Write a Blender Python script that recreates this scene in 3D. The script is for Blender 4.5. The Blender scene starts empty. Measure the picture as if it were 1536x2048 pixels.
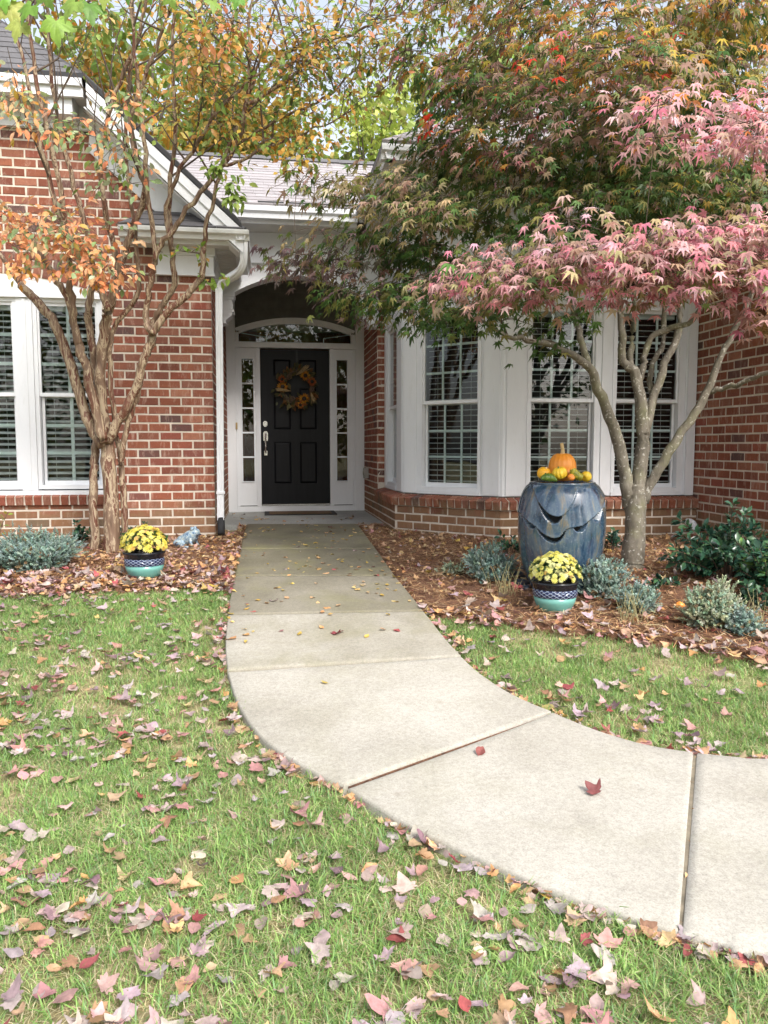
import bpy, math, random
import numpy as np
from mathutils import Vector, Matrix

random.seed(7)
RNG = np.random.default_rng(11)
R = math.radians
SC = bpy.context.scene
COL = SC.collection

# ------------------------------------------------------------------ camera, sky, sun, exposure
F = 1540.0                    # focal length in photograph pixels (1536 x 2048)
TH, PSI = R(4.86), R(8.7)     # pitch down, yaw to the right of the facade normal
CAM = Vector((0.0, 0.0, 0.90))
cam_data = bpy.data.cameras.new('camera')
cam_data.sensor_fit = 'VERTICAL'
cam_data.sensor_height = 36.0
cam_data.lens = F / 2048 * 36.0
cam_data.clip_start = 0.05
cam_data.clip_end = 600
cam = bpy.data.objects.new('camera', cam_data)
cam.location = CAM
cam.rotation_euler = (R(90) - TH, 0, -PSI)
COL.objects.link(cam)
SC.camera = cam

SUN_EL, SUN_AZ = R(45), R(158)      # azimuth measured clockwise from +Y; the light comes over the camera's right shoulder
world = bpy.data.worlds.new('World')
SC.world = world
world.use_nodes = True
wn = world.node_tree
for n in list(wn.nodes):
    wn.nodes.remove(n)
sky = wn.nodes.new('ShaderNodeTexSky')
sky.sky_type = 'NISHITA'
sky.sun_disc = False
sky.sun_elevation = SUN_EL
sky.sun_rotation = SUN_AZ
sky.air_density = 1.0
sky.dust_density = 3.5
sky.ozone_density = 1.0
hsv = wn.nodes.new('ShaderNodeHueSaturation')
hsv.inputs['Saturation'].default_value = 0.45
hsv.inputs['Value'].default_value = 1.3
bg = wn.nodes.new('ShaderNodeBackground')
bg.inputs['Strength'].default_value = 0.15
wo = wn.nodes.new('ShaderNodeOutputWorld')
wn.links.new(sky.outputs[0], hsv.inputs['Color'])
wn.links.new(hsv.outputs[0], bg.inputs[0])
wn.links.new(bg.outputs[0], wo.inputs[0])

sun_data = bpy.data.lights.new('sun', 'SUN')
sun_data.energy = 1.5
sun_data.angle = R(14)
sun_data.color = (1.0, 0.955, 0.89)
sun = bpy.data.objects.new('sun', sun_data)
sdir = Vector((math.sin(SUN_AZ) * math.cos(SUN_EL), math.cos(SUN_AZ) * math.cos(SUN_EL), math.sin(SUN_EL)))
sun.rotation_euler = sdir.to_track_quat('Z', 'Y').to_euler()
sun.location = sdir * 30
COL.objects.link(sun)

vs = SC.view_settings
vs.view_transform = 'Standard'
vs.look = 'None'
vs.gamma = 1.0
vs.use_curve_mapping = False
vs.exposure = 0.90

SC.cycles.max_bounces = 7
SC.cycles.diffuse_bounces = 4
SC.cycles.glossy_bounces = 3
SC.cycles.transmission_bounces = 4
SC.cycles.transparent_max_bounces = 10
SC.cycles.use_denoising = True

# ------------------------------------------------------------------ from the photograph to the place
FW = Vector((math.sin(PSI) * math.cos(TH), math.cos(PSI) * math.cos(TH), -math.sin(TH)))
RT = Vector((math.cos(PSI), -math.sin(PSI), 0))
UP = RT.cross(FW)

def ray(px, py):
    return FW + RT * ((px - 768) / F) - UP * ((py - 1024) / F)
def at_d(px, py, d):
    return CAM + ray(px, py) * d
def at_Y(px, py, Y):
    r = ray(px, py); return CAM + r * (Y / r.y)
def at_X(px, py, X):
    r = ray(px, py); return CAM + r * (X / r.x)
def at_plane(px, py, p, n):
    r = ray(px, py); return CAM + r * ((p - CAM).dot(n) / r.dot(n))
def proj(p):
    v = Vector(p) - CAM
    d = v.dot(FW)
    if d < 0.05: return (-9e3, -9e3, d)
    return (768 + F * v.dot(RT) / d, 1024 - F * v.dot(UP) / d, d)

_zd = np.array([-60, -6, 0.5, 1.8, 2.5, 3.2, 4.0, 4.7, 5.5, 6.5, 7.4, 9, 60])
_zz = np.array([-.9, -.60, -.47, -.45, -.415, -.37, -.275, -.18, -.10, -.035, 0, 0, 0])
_td = np.arange(-60, 60, 0.1)
_tz = np.interp(_td, _zd, _zz)
_k = np.ones(7) / 7
_tz[3:-3] = np.convolve(_tz, _k, 'same')[3:-3]
S_, C_ = math.sin(PSI), math.cos(PSI)
def zg(x, y):
    return float(np.interp(x * S_ + y * C_, _td, _tz))
def zgv(x, y):
    return np.interp(x * S_ + y * C_, _td, _tz)
def gnd(px, py, up=0.0):
    r = ray(px, py)
    lo, hi = 0.3, 40.0
    for _ in range(50):
        m = (lo + hi) / 2
        p = CAM + r * m
        if p.z > zg(p.x, p.y) + up: lo = m
        else: hi = m
    return CAM + r * hi

# ------------------------------------------------------------------ building blocks
class MB:
    def __init__(self):
        self.v, self.f = [], []
    def add(self, vs, fs):
        o = len(self.v)
        self.v += [tuple(p) for p in vs]
        self.f += [tuple(i + o for i in f) for f in fs]
        return self
    def box(self, x0, x1, y0, y1, z0, z1):
        return self.hexa([(x0, y0), (x1, y0), (x1, y1), (x0, y1)], z0, z1)
    def hexa(self, q, z0, z1):
        vs = [(x, y, z0) for x, y in q] + [(x, y, z1) for x, y in q]
        n = len(q)
        fs = [tuple(range(n - 1, -1, -1)), tuple(range(n, 2 * n))]
        fs += [(i, (i + 1) % n, n + (i + 1) % n, n + i) for i in range(n)]
        return self.add(vs, fs)
    def bar(self, a, b, w, h, up=(0, 0, 1)):
        """square bar from a to b"""
        a, b = Vector(a), Vector(b)
        t = (b - a).normalized()
        s = t.cross(Vector(up)).normalized()
        u = s.cross(t).normalized()
        vs = []
        for p in (a, b):
            for i, j in ((-1, -1), (1, -1), (1, 1), (-1, 1)):
                vs.append(p + s * (i * w / 2) + u * (j * h / 2))
        return self.add(vs, [(3, 2, 1, 0), (4, 5, 6, 7), (0, 1, 5, 4), (1, 2, 6, 5), (2, 3, 7, 6), (3, 0, 4, 7)])
    def prism(self, poly, off):
        """planar polygon (3D points) extruded by the vector off"""
        n = len(poly)
        off = Vector(off)
        vs = [Vector(p) for p in poly] + [Vector(p) + off for p in poly]
        fs = [tuple(range(n)), tuple(range(2 * n - 1, n - 1, -1))]
        fs += [(i, n + i, n + (i + 1) % n, (i + 1) % n) for i in range(n)]
        return self.add(vs, fs)
    def tube(self, path, radii, sides=7, cap=True, flat=None):
        P = [Vector(p) for p in path]
        n = len(P)
        if not hasattr(radii, '__len__'): radii = [radii] * n
        ref = Vector((0.13, 0.21, 0.97))
        vs, fs = [], []
        for i in range(n):
            t = (P[min(i + 1, n - 1)] - P[max(i - 1, 0)])
            t = t.normalized() if t.length > 1e-9 else Vector((0, 0, 1))
            s = t.cross(ref)
            if s.length < .05: s = t.cross(Vector((1, 0, 0)))
            s.normalize()
            u = s.cross(t)
            for k in range(sides):
                a = 2 * math.pi * k / sides
                vs.append(P[i] + (s * math.cos(a) + u * math.sin(a)) * radii[i])
        for i in range(n - 1):
            for k in range(sides):
                a, b = i * sides + k, i * sides + (k + 1) % sides
                fs.append((a, b, b + sides, a + sides))
        if cap:
            fs.append(tuple(range(sides - 1, -1, -1)))
            fs.append(tuple(range((n - 1) * sides, n * sides)))
        return self.add(vs, fs)
    def lathe(self, prof, seg=40, cx=0, cy=0, ax=None):
        vs, fs = [], []
        n = len(prof)
        for k in range(seg):
            a = 2 * math.pi * k / seg
            for r, z in prof:
                vs.append((cx + r * math.cos(a), cy + r * math.sin(a), z))
        for k in range(seg):
            k2 = (k + 1) % seg
            for i in range(n - 1):
                fs.append((k * n + i, k2 * n + i, k2 * n + i + 1, k * n + i + 1))
        if prof[0][0] > 1e-6: fs.append(tuple(k * n for k in range(seg - 1, -1, -1)))
        if prof[-1][0] > 1e-6: fs.append(tuple(k * n + n - 1 for k in range(seg)))
        return self.add(vs, fs)

def mesh_from(name, v, f, mats=(), smooth=False, col=None, rnd=None):
    me = bpy.data.meshes.new(name)
    me.from_pydata(v, [], f)
    for m in mats: me.materials.append(m)
    if smooth:
        me.polygons.foreach_set('use_smooth', [True] * len(me.polygons))
    if col is not None:
        a = me.attributes.new('Col', 'FLOAT_COLOR', 'POINT')
        c = np.ones((len(v), 4), np.float32); c[:, :3] = col
        a.data.foreach_set('color', c.ravel())
    if rnd is not None:
        a = me.attributes.new('rnd', 'FLOAT', 'POINT')
        a.data.foreach_set('value', np.asarray(rnd, np.float32))
    me.update()
    return me

def link(name, me, parent=None, world=True):
    o = bpy.data.objects.new(name, me)
    COL.objects.link(o)
    if parent is not None:
        o.parent = parent
        if world and parent.parent is None and parent.type == 'EMPTY':
            o.location = -Vector(parent.location)
    return o

def mk(name, mb, mat, parent=None, smooth=False, world=True, **kw):
    mats = mat if isinstance(mat, (list, tuple)) else [mat]
    return link(name, mesh_from(name, mb.v, mb.f, mats, smooth, **kw), parent, world)

def tag(o, label=None, cat=None, group=None, kind=None):
    if label: o['label'] = label
    if cat: o['category'] = cat
    if group: o['group'] = group
    if kind: o['kind'] = kind
    return o

def empty(name, loc, label, cat, group=None, rz=0):
    o = bpy.data.objects.new(name, None)
    COL.objects.link(o)
    o.location = loc
    o.rotation_euler = (0, 0, rz)
    o.empty_display_size = .1
    return tag(o, label, cat, group)

def spline(pts, n):
    """Catmull-Rom through points (any dimension), n samples"""
    p = np.array([list(q) for q in pts], float)
    if len(p) < 3:
        t = np.linspace(0, 1, n)[:, None]
        return p[0] * (1 - t) + p[-1] * t
    p = np.vstack([2 * p[0] - p[1], p, 2 * p[-1] - p[-2]])
    m = len(p) - 3
    out = []
    for t in np.linspace(0, m - 1e-6, n):
        i = int(t); u = t - i
        a, b, c, d = p[i], p[i + 1], p[i + 2], p[i + 3]
        out.append(.5 * (2 * b + (c - a) * u + (2 * a - 5 * b + 4 * c - d) * u * u + (3 * b - a - 3 * c + d) * u ** 3))
    return np.array(out)

def in_poly(x, y, poly):
    """vectorised point in polygon"""
    x = np.asarray(x); y = np.asarray(y)
    r = np.zeros(x.shape, bool)
    n = len(poly)
    for i in range(n):
        x0, y0 = poly[i]; x1, y1 = poly[(i + 1) % n]
        if y0 == y1: continue
        c = ((y0 > y) != (y1 > y)) & (x < (x1 - x0) * (y - y0) / (y1 - y0) + x0)
        r ^= c
    return r

def cloud(template, pos, X, Y, Z, scale, col):
    """many copies of a small template; X, Y, Z are (n,3) axes, scale (n,), col (n,3)"""
    tv, tf = np.array(template[0], float), template[1]
    n, k = len(pos), len(tv)
    if n == 0: return np.zeros((0, 3)), [], np.zeros((0, 3))
    s = scale[:, None, None] if scale.ndim == 1 else scale[:, None, :]
    lv = tv[None] * s
    v = pos[:, None] + lv[:, :, 0:1] * X[:, None] + lv[:, :, 1:2] * Y[:, None] + lv[:, :, 2:3] * Z[:, None]
    f = []
    base = np.arange(n) * k
    for t in tf:
        f.append((base[:, None] + np.array(t)[None]))
    faces = [tuple(r) for a in f for r in a.tolist()]
    return v.reshape(-1, 3), faces, np.repeat(col, k, 0)

def unit(a):
    return a / np.maximum(np.linalg.norm(a, axis=-1, keepdims=True), 1e-9)
def frames(tip, up):
    """tip = leaf direction (local +Y), up = rough normal (local +Z)"""
    Y = unit(tip); X = unit(np.cross(Y, up)); Z = np.cross(X, Y)
    return X, Y, Z

# ------------------------------------------------------------------ materials
def newmat(name):
    m = bpy.data.materials.new(name)
    m.use_nodes = True
    nt = m.node_tree
    b = nt.nodes['Principled BSDF']
    return m, nt, b
def nd(nt, typ, **kw):
    n = nt.nodes.new('ShaderNode' + typ)
    for k, v in kw.items():
        if k in n.inputs.keys() if hasattr(n.inputs, 'keys') else False: n.inputs[k].default_value = v
        else: setattr(n, k, v)
    return n
def ramp(nt, src, stops):
    r = nt.nodes.new('ShaderNodeValToRGB')
    e = r.color_ramp.elements
    while len(e) < len(stops): e.new(0.5)
    for i, (p, c) in enumerate(stops):
        e[i].position = p
        e[i].color = (*c, 1) if hasattr(c, '__len__') else (c, c, c, 1)
    nt.links.new(src, r.inputs[0])
    return r.outputs[0]
def noise(nt, scale, detail=4, rough=.55, vec=None, dist=0):
    n = nt.nodes.new('ShaderNodeTexNoise')
    n.inputs['Scale'].default_value = scale
    n.inputs['Detail'].default_value = detail
    n.inputs['Roughness'].default_value = rough
    n.inputs['Distortion'].default_value = dist
    if vec is not None: nt.links.new(vec, n.inputs['Vector'])
    return n.outputs['Fac']
def pos(nt):
    return nt.nodes.new('ShaderNodeNewGeometry').outputs['Position']
def scaled(nt, vec, s):
    m = nt.nodes.new('ShaderNodeMapping')
    m.inputs['Scale'].default_value = s
    nt.links.new(vec, m.inputs['Vector'])
    return m.outputs[0]
def mixc(nt, fac, a, b, mode='MIX'):
    m = nt.nodes.new('ShaderNodeMix')
    m.data_type = 'RGBA'; m.blend_type = mode
    for s, v in ((m.inputs[0], fac), (m.inputs[6], a), (m.inputs[7], b)):
        if hasattr(v, 'links') or hasattr(v, 'is_linked'): nt.links.new(v, s)
        elif hasattr(v, '__len__'): s.default_value = (*v, 1)
        else: s.default_value = v
    return m.outputs[2]
def math_(nt, op, a, b=None, c=None):
    m = nt.nodes.new('ShaderNodeMath'); m.operation = op
    for s, v in zip(m.inputs, (a, b, c)):
        if v is None: continue
        if hasattr(v, 'is_linked'): nt.links.new(v, s)
        else: s.default_value = v
    return m.outputs[0]
def bump(nt, b, h, strength=.3, dist=.01):
    n = nt.nodes.new('ShaderNodeBump')
    n.inputs['Strength'].default_value = strength
    n.inputs['Distance'].default_value = dist
    nt.links.new(h, n.inputs['Height'])
    nt.links.new(n.outputs[0], b.inputs['Normal'])
def setc(nt, b, v):
    if hasattr(v, 'is_linked'): nt.links.new(v, b.inputs['Base Color'])
    else: b.inputs['Base Color'].default_value = (*v, 1)
def simple(name, c, rough=.6, metal=0, spec=.5, var=.12, nscale=20, bmp=0):
    m, nt, b = newmat(name)
    p = pos(nt)
    f = noise(nt, nscale, 4, .6, p)
    lo = tuple(x * (1 - var) for x in c); hi = tuple(min(1, x * (1 + var)) for x in c)
    setc(nt, b, ramp(nt, f, [(.3, lo), (.7, hi)]))
    b.inputs['Roughness'].default_value = rough
    b.inputs['Metallic'].default_value = metal
    b.inputs['Specular IOR Level'].default_value = spec
    if bmp: bump(nt, b, f, bmp, .003)
    return m

def leafmat(name, rough=.5, trans=.35, spec=.35, var=.25, vscale=45, satv=0.0):
    """colour = vertex attribute Col x object colour, some light passes through"""
    m, nt, b = newmat(name)
    at = nt.nodes.new('ShaderNodeAttribute'); at.attribute_name = 'Col'
    oi = nt.nodes.new('ShaderNodeObjectInfo')
    c = mixc(nt, 1.0, at.outputs['Color'], oi.outputs['Color'], 'MULTIPLY')
    f = noise(nt, vscale, 3, .6, pos(nt))
    c = mixc(nt, 1.0, c, ramp(nt, f, [(.3, 1 - var), (.7, 1.0 + var * .4)]), 'MULTIPLY')
    setc(nt, b, c)
    b.inputs['Roughness'].default_value = rough
    b.inputs['Specular IOR Level'].default_value = spec
    tr = nt.nodes.new('ShaderNodeBsdfTranslucent')
    nt.links.new(c, tr.inputs[0])
    mx = nt.nodes.new('ShaderNodeMixShader')
    mx.inputs[0].default_value = trans
    out = nt.nodes['Material Output']
    nt.links.new(b.outputs[0], mx.inputs[1]); nt.links.new(tr.outputs[0], mx.inputs[2])
    nt.links.new(mx.outputs[0], out.inputs[0])
    return m

M = {}
def build_materials():
    # brick: per-brick random tint, lime smears, soot
    m, nt, b = newmat('brick'); M['brick'] = m
    at = nd(nt, 'Attribute'); at.attribute_name = 'rnd'
    oi = nd(nt, 'ObjectInfo')
    r = math_(nt, 'FRACT', math_(nt, 'ADD', at.outputs['Fac'], oi.outputs['Random']))
    base = ramp(nt, r, [(0, (.26, .088, .052)), (.18, (.38, .140, .082)), (.34, (.20, .066, .044)), (.50, (.44, .190, .120)), (.64, (.26, .112, .080)), (.80, (.34, .110, .062)),
                        (.92, (.33, .10, .070)), (.94, (.13, .085, .080)), (1, (.18, .09, .078))])
    p = pos(nt)
    n1 = noise(nt, 26, 5, .65, p)
    c = mixc(nt, ramp(nt, n1, [(.40, 0), (.75, .50)]), base, (.26, .085, .062))
    n2 = noise(nt, 22, 6, .75, scaled(nt, p, (1, 1, .28)), .4)
    c = mixc(nt, ramp(nt, n2, [(.52, 0), (.70, .55)]), c, (.66, .48, .38))
    n3 = noise(nt, 120, 3, .6, p)
    c = mixc(nt, .35, c, ramp(nt, n3, [(.3, .45), (.7, 1.0)]), 'MULTIPLY')
    c = mixc(nt, .7, c, ramp(nt, noise(nt, 1.3, 5, .65, p, .3), [(.30, .62), (.68, 1.12)]), 'MULTIPLY')
    # algae and splash-back above the soil
    sz_ = nd(nt, 'SeparateXYZ'); nt.links.new(p, sz_.inputs[0])
    hgt = math_(nt, 'ADD', sz_.outputs[2], math_(nt, 'MULTIPLY', noise(nt, 3.5, 5, .7, p, .4), -.55))
    c = mixc(nt, ramp(nt, hgt, [(0.0, .50), (.05, .22), (.14, 0)]), c, (.21, .165, .085))
    setc(nt, b, c)
    b.inputs['Roughness'].default_value = .88
    b.inputs['Specular IOR Level'].default_value = .25
    bump(nt, b, noise(nt, 90, 5, .7, p), .55, .004)
    # mortar
    m, nt, b = newmat('mortar'); M['mortar'] = m
    p = pos(nt)
    c = ramp(nt, noise(nt, 7, 6, .7, p), [(.3, (.50, .44, .36)), (.7, (.74, .67, .58))])
    setc(nt, b, c); b.inputs['Roughness'].default_value = .95
    bump(nt, b, noise(nt, 150, 4, .7, p), .6, .003)
    # white painted trim, weathered a little
    m, nt, b = newmat('white_trim'); M['white'] = m
    p = pos(nt)
    c = ramp(nt, noise(nt, 3, 6, .7, scaled(nt, p, (1, 1, .3))), [(.3, (.70, .715, .745)), (.65, (.77, .785, .81))])
    c = mixc(nt, ramp(nt, noise(nt, 14, 6, .8, scaled(nt, p, (1, 1, .25))), [(.56, 0), (.80, .32)]), c, (.45, .44, .40))
    setc(nt, b, c); b.inputs['Roughness'].default_value = .42
    bump(nt, b, noise(nt, 60, 3, .6, p), .05, .002)
    M['gutter'] = simple('aged_gutter_white', (.66, .67, .66), .4, var=.12, nscale=6)
    M['soffit'] = simple('soffit_vinyl', (.60, .59, .56), .6, var=.06, nscale=6)
    M['shade_grey'] = simple('dark_shake_paint', (.125, .122, .112), .7, var=.18, nscale=9, bmp=.1)
    # painted door
    m, nt, b = newmat('door_paint'); M['door'] = m
    p = pos(nt)
    setc(nt, b, ramp(nt, noise(nt, 30, 4, .6, scaled(nt, p, (1, 1, .06))), [(.3, (.006, .0065, .0085)), (.7, (.010, .0105, .013))]))
    b.inputs['Roughness'].default_value = .45
    b.inputs['Specular IOR Level'].default_value = .22
    bump(nt, b, noise(nt, 200, 2, .6, scaled(nt, p, (1, 1, .04))), .12, .002)
    M['black'] = simple('black_drip_edge', (.012, .012, .014), .5)
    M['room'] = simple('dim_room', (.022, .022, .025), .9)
    M['blind'] = simple('blind_white', (.74, .76, .77), .45, var=.04)
    M['muntin'] = simple('grille_white', (.78, .85, .85), .5, var=.04)
    M['metal'] = simple('brushed_nickel', (.62, .62, .63), .18, metal=1, var=.05)
    M['brass'] = simple('brass', (.62, .46, .22), .3, metal=1)
    M['rubber'] = simple('dark_rubber', (.02, .02, .022), .8)
    # glass pane: clear with Fresnel reflection
    m, nt, b = newmat('window_glass'); M['glass'] = m
    nt.nodes.remove(b)
    fr = nd(nt, 'Fresnel'); fr.inputs[0].default_value = 1.55
    k = math_(nt, 'MULTIPLY', fr.outputs[0], 1.45)
    k = math_(nt, 'MINIMUM', k, 1.0)
    tr = nd(nt, 'BsdfTransparent'); tr.inputs[0].default_value = (.88, .94, .93, 1)
    gl = nd(nt, 'BsdfGlossy'); gl.inputs['Roughness'].default_value = .004
    bp = nd(nt, 'Bump'); bp.inputs['Strength'].default_value = .035; bp.inputs['Distance'].default_value = .01
    nt.links.new(noise(nt, 5, 2, .5, pos(nt)), bp.inputs['Height']); nt.links.new(bp.outputs[0], gl.inputs['Normal'])
    mx = nd(nt, 'MixShader')
    nt.links.new(k, mx.inputs[0]); nt.links.new(tr.outputs[0], mx.inputs[1]); nt.links.new(gl.outputs[0], mx.inputs[2])
    nt.links.new(mx.outputs[0], nt.nodes['Material Output'].inputs[0])
    # shingles
    for nm, lo, hi in (('shingle_pale', (.26, .24, .245), (.40, .37, .375)), ('shingle_dark', (.085, .082, .085), (.15, .145, .15))):
        m, nt, b = newmat(nm); M[nm] = m
        at = nd(nt, 'Attribute'); at.attribute_name = 'rnd'
        oi = nd(nt, 'ObjectInfo')
        r = math_(nt, 'FRACT', math_(nt, 'ADD', at.outputs['Fac'], oi.outputs['Random']))
        p = pos(nt)
        c = mixc(nt, .5, ramp(nt, r, [(0, lo), (1, hi)]), ramp(nt, noise(nt, 60, 5, .8, p), [(.3, lo), (.7, hi)]))
        setc(nt, b, c); b.inputs['Roughness'].default_value = .9
        bump(nt, b, noise(nt, 220, 3, .7, p), .5, .004)
    # concrete
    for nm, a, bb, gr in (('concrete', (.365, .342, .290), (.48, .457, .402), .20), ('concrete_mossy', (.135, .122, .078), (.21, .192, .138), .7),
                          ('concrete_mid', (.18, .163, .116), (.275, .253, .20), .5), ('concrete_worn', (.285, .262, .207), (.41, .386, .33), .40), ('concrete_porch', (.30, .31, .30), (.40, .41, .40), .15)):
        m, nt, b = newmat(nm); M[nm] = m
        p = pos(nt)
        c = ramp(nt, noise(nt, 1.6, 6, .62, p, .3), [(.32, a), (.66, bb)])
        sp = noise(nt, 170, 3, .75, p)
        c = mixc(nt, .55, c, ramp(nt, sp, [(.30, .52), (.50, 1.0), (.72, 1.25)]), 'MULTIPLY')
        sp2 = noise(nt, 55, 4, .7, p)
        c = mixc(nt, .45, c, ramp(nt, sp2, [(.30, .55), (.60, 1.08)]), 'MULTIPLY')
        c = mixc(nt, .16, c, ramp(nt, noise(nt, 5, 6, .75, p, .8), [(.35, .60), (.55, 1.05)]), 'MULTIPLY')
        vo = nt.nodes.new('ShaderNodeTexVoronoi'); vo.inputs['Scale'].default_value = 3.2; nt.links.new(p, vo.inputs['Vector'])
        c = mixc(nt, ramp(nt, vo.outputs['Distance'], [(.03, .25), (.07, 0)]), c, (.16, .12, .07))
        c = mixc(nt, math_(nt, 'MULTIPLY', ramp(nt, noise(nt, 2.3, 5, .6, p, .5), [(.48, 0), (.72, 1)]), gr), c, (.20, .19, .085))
        setc(nt, b, c); b.inputs['Roughness'].default_value = .9
        bump(nt, b, sp, .5, .0035)
    # lawn soil, mulch
    m, nt, b = newmat('lawn_soil'); M['soil'] = m
    p = pos(nt)
    c = ramp(nt, noise(nt, 30, 5, .7, p), [(.25, (.14, .11, .055)), (.5, (.32, .27, .14)), (.75, (.50, .43, .26))])
    c = mixc(nt, ramp(nt, noise(nt, 2.5, 5, .6, p), [(.45, 0), (.62, .75)]), c, (.18, .24, .075))
    setc(nt, b, c); b.inputs['Roughness'].default_value = .95
    bump(nt, b, noise(nt, 60, 4, .7, p), .8, .02)
    m, nt, b = newmat('mulch'); M['mulch'] = m
    p = pos(nt)
    c = ramp(nt, noise(nt, 40, 6, .75, p, .8), [(.3, (.07, .034, .02)), (.5, (.19, .09, .05)), (.72, (.36, .19, .10))])
    setc(nt, b, c); b.inputs['Roughness'].default_value = .95
    bump(nt, b, noise(nt, 60, 5, .8, p, .6), 1.0, .02)
    M['asphalt'] = simple('asphalt', (.05, .05, .052), .9, nscale=60, var=.3)
    # leaf and blade materials
    M['leaf'] = leafmat('tree_leaf', .42, .38, .4)
    M['dryleaf'] = leafmat('fallen_leaf', .6, .18, .3, .35, 38)
    M['blade'] = leafmat('grass_blade', .5, .40, .3, .22, 4)
    M['straw'] = leafmat('pine_straw', .7, .1, .2, .2, 30)
    M['needle'] = leafmat('juniper_needle', .6, .15, .25, .3, 30)
    M['glossleaf'] = leafmat('glossy_leaf', .26, .12, .55, .3, 30)
    M['petal'] = leafmat('petal', .55, .3, .2, .12, 60)
    # barks
    m, nt, b = newmat('crape_bark'); M['bark_c'] = m
    p = pos(nt)
    v = noise(nt, 7.5, 6, .62, scaled(nt, p, (2.0, 2.0, .42)), 1.1)
    c = ramp(nt, v, [(.30, (.105, .062, .038)), (.42, (.16, .098, .062)), (.475, (.21, .135, .088)), (.49, (.37, .29, .195)), (.535, (.37, .29, .195)), (.545, (.10, .034, .019)), (.61, (.13, .048, .027)), (.62, (.20, .128, .082))])
    setc(nt, b, c); b.inputs['Roughness'].default_value = .6
    bump(nt, b, v, .35, .01)
    m, nt, b = newmat('maple_bark'); M['bark_m'] = m
    p = pos(nt)
    v = noise(nt, 22, 5, .7, scaled(nt, p, (1, 1, .35)), .4)
    c = ramp(nt, v, [(.3, (.085, .073, .055)), (.55, (.18, .158, .122)), (.75, (.26, .235, .19))])
    c = mixc(nt, ramp(nt, noise(nt, 38, 3, .5, p), [(.60, 0), (.66, .85)]), c, (.46, .44, .39))
    c = mixc(nt, ramp(nt, noise(nt, 5, 4, .6, p), [(.5, 0), (.75, .5)]), c, (.19, .20, .07))
    setc(nt, b, c); b.inputs['Roughness'].default_value = .8
    bump(nt, b, v, .5, .01)
    M['twig'] = simple('twig_bark', (.10, .070, .050), .8, var=.3)
    M['bark_g'] = simple('tree_bark', (.11, .09, .07), .9, var=.35, nscale=12, bmp=.4)
build_materials()
# ================================================================== the setting: ground, street, path, porch, beds
def V2(p): return (p.x, p.y)
WALK_L = [(493, 1056), (488, 1075), (482, 1108), (470, 1163), (461, 1205), (456, 1242), (451, 1300), (455, 1355), (475, 1420), (515, 1482),
          (570, 1527), (640, 1568), (688, 1589), (800, 1660), (900, 1710), (1000, 1755), (1100, 1798), (1200, 1835), (1300, 1870), (1362, 1890),
          (1450, 1912), (1536, 1930)]
WALK_R = [(715, 1056), (732, 1080), (752, 1108), (790, 1163), (820, 1200), (847, 1234), (887, 1286), (923, 1326), (955, 1356), (1000, 1388),
          (1050, 1415), (1105, 1438), (1160, 1462), (1220, 1484), (1300, 1506), (1391, 1521), (1470, 1529), (1536, 1533)]
GL = [gnd(*p) for p in WALK_L]; GR = [gnd(*p) for p in WALK_R]
for lst in (GL, GR):                      # the path goes on to the right towards the drive
    for k in range(1, 5):
        lst.append(Vector((lst[-1].x + .7, lst[-1].y - .10, 0)))
def idx(lst, p): return lst.index(p)
# joints as (left index, right index)
JT = [(0, 0), (2, 2), (3, 3), (5, 5), (7, 7), (12, 11), (19, 15), (25, 21)]
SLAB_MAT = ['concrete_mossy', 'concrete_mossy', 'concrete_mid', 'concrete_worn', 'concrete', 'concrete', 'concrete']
walk_poly = [V2(p) for p in GL] + [V2(p) for p in reversed(GR)]

LEFT_EDGE = [(-700, 1215), (-300, 1205), (0, 1196), (150, 1190), (300, 1184), (400, 1182), (459, 1188)]
RIGHT_EDGE = [(862, 1238), (960, 1247), (1100, 1266), (1200, 1276), (1300, 1290), (1400, 1309), (1536, 1338), (1700, 1368)]
BL = [V2(gnd(*p)) for p in LEFT_EDGE]; BR = [V2(gnd(*p)) for p in RIGHT_EDGE]
bed_l = BL + [V2(GL[3]), V2(GL[2]), V2(GL[1]), V2(GL[0]), (V2(GL[0])[0], 8.9), (-.3, 8.9), (-.3, 7.9), (-8, 7.9)]
bed_r = BR + [(4.6, 3.9), (4.6, 7.3), (2.3, 7.3), (1.6, 8.2), (1.6, 8.9), (V2(GR[0])[0], 8.9), V2(GR[0]), V2(GR[1]), V2(GR[2]), V2(GR[3]), V2(GR[4]), V2(GR[5])]

def ground_sheet():
    xs = np.concatenate([np.linspace(-90, -8, 12)[:-1], np.arange(-8, 9, .2), np.linspace(9, 90, 12)])
    ys = np.concatenate([np.linspace(-90, -6, 12)[:-1], np.arange(-6, 12, .2), np.linspace(12, 110, 12)])
    X, Y = np.meshgrid(xs, ys)
    Z = zgv(X, Y) - .012
    v = np.stack([X, Y, Z], -1).reshape(-1, 3)
    nx = len(xs)
    f = [(j * nx + i, j * nx + i + 1, (j + 1) * nx + i + 1, (j + 1) * nx + i) for j in range(len(ys) - 1) for i in range(nx - 1)]
    o = link('ground', mesh_from('ground', v.tolist(), f, [M['soil']], True))
    tag(o, 'lawn soil running under the grass to the street', kind='structure')
ground_sheet()
mb = MB()
q = [(-90, -17), (90, -17), (90, -10), (-90, -10)]
mb.add([(x, y, zg(0, -13) + .05) for x, y in q], [(0, 1, 2, 3)])
tag(mk('street', mb, M['asphalt']), 'asphalt street behind the viewer', kind='structure')

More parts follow.
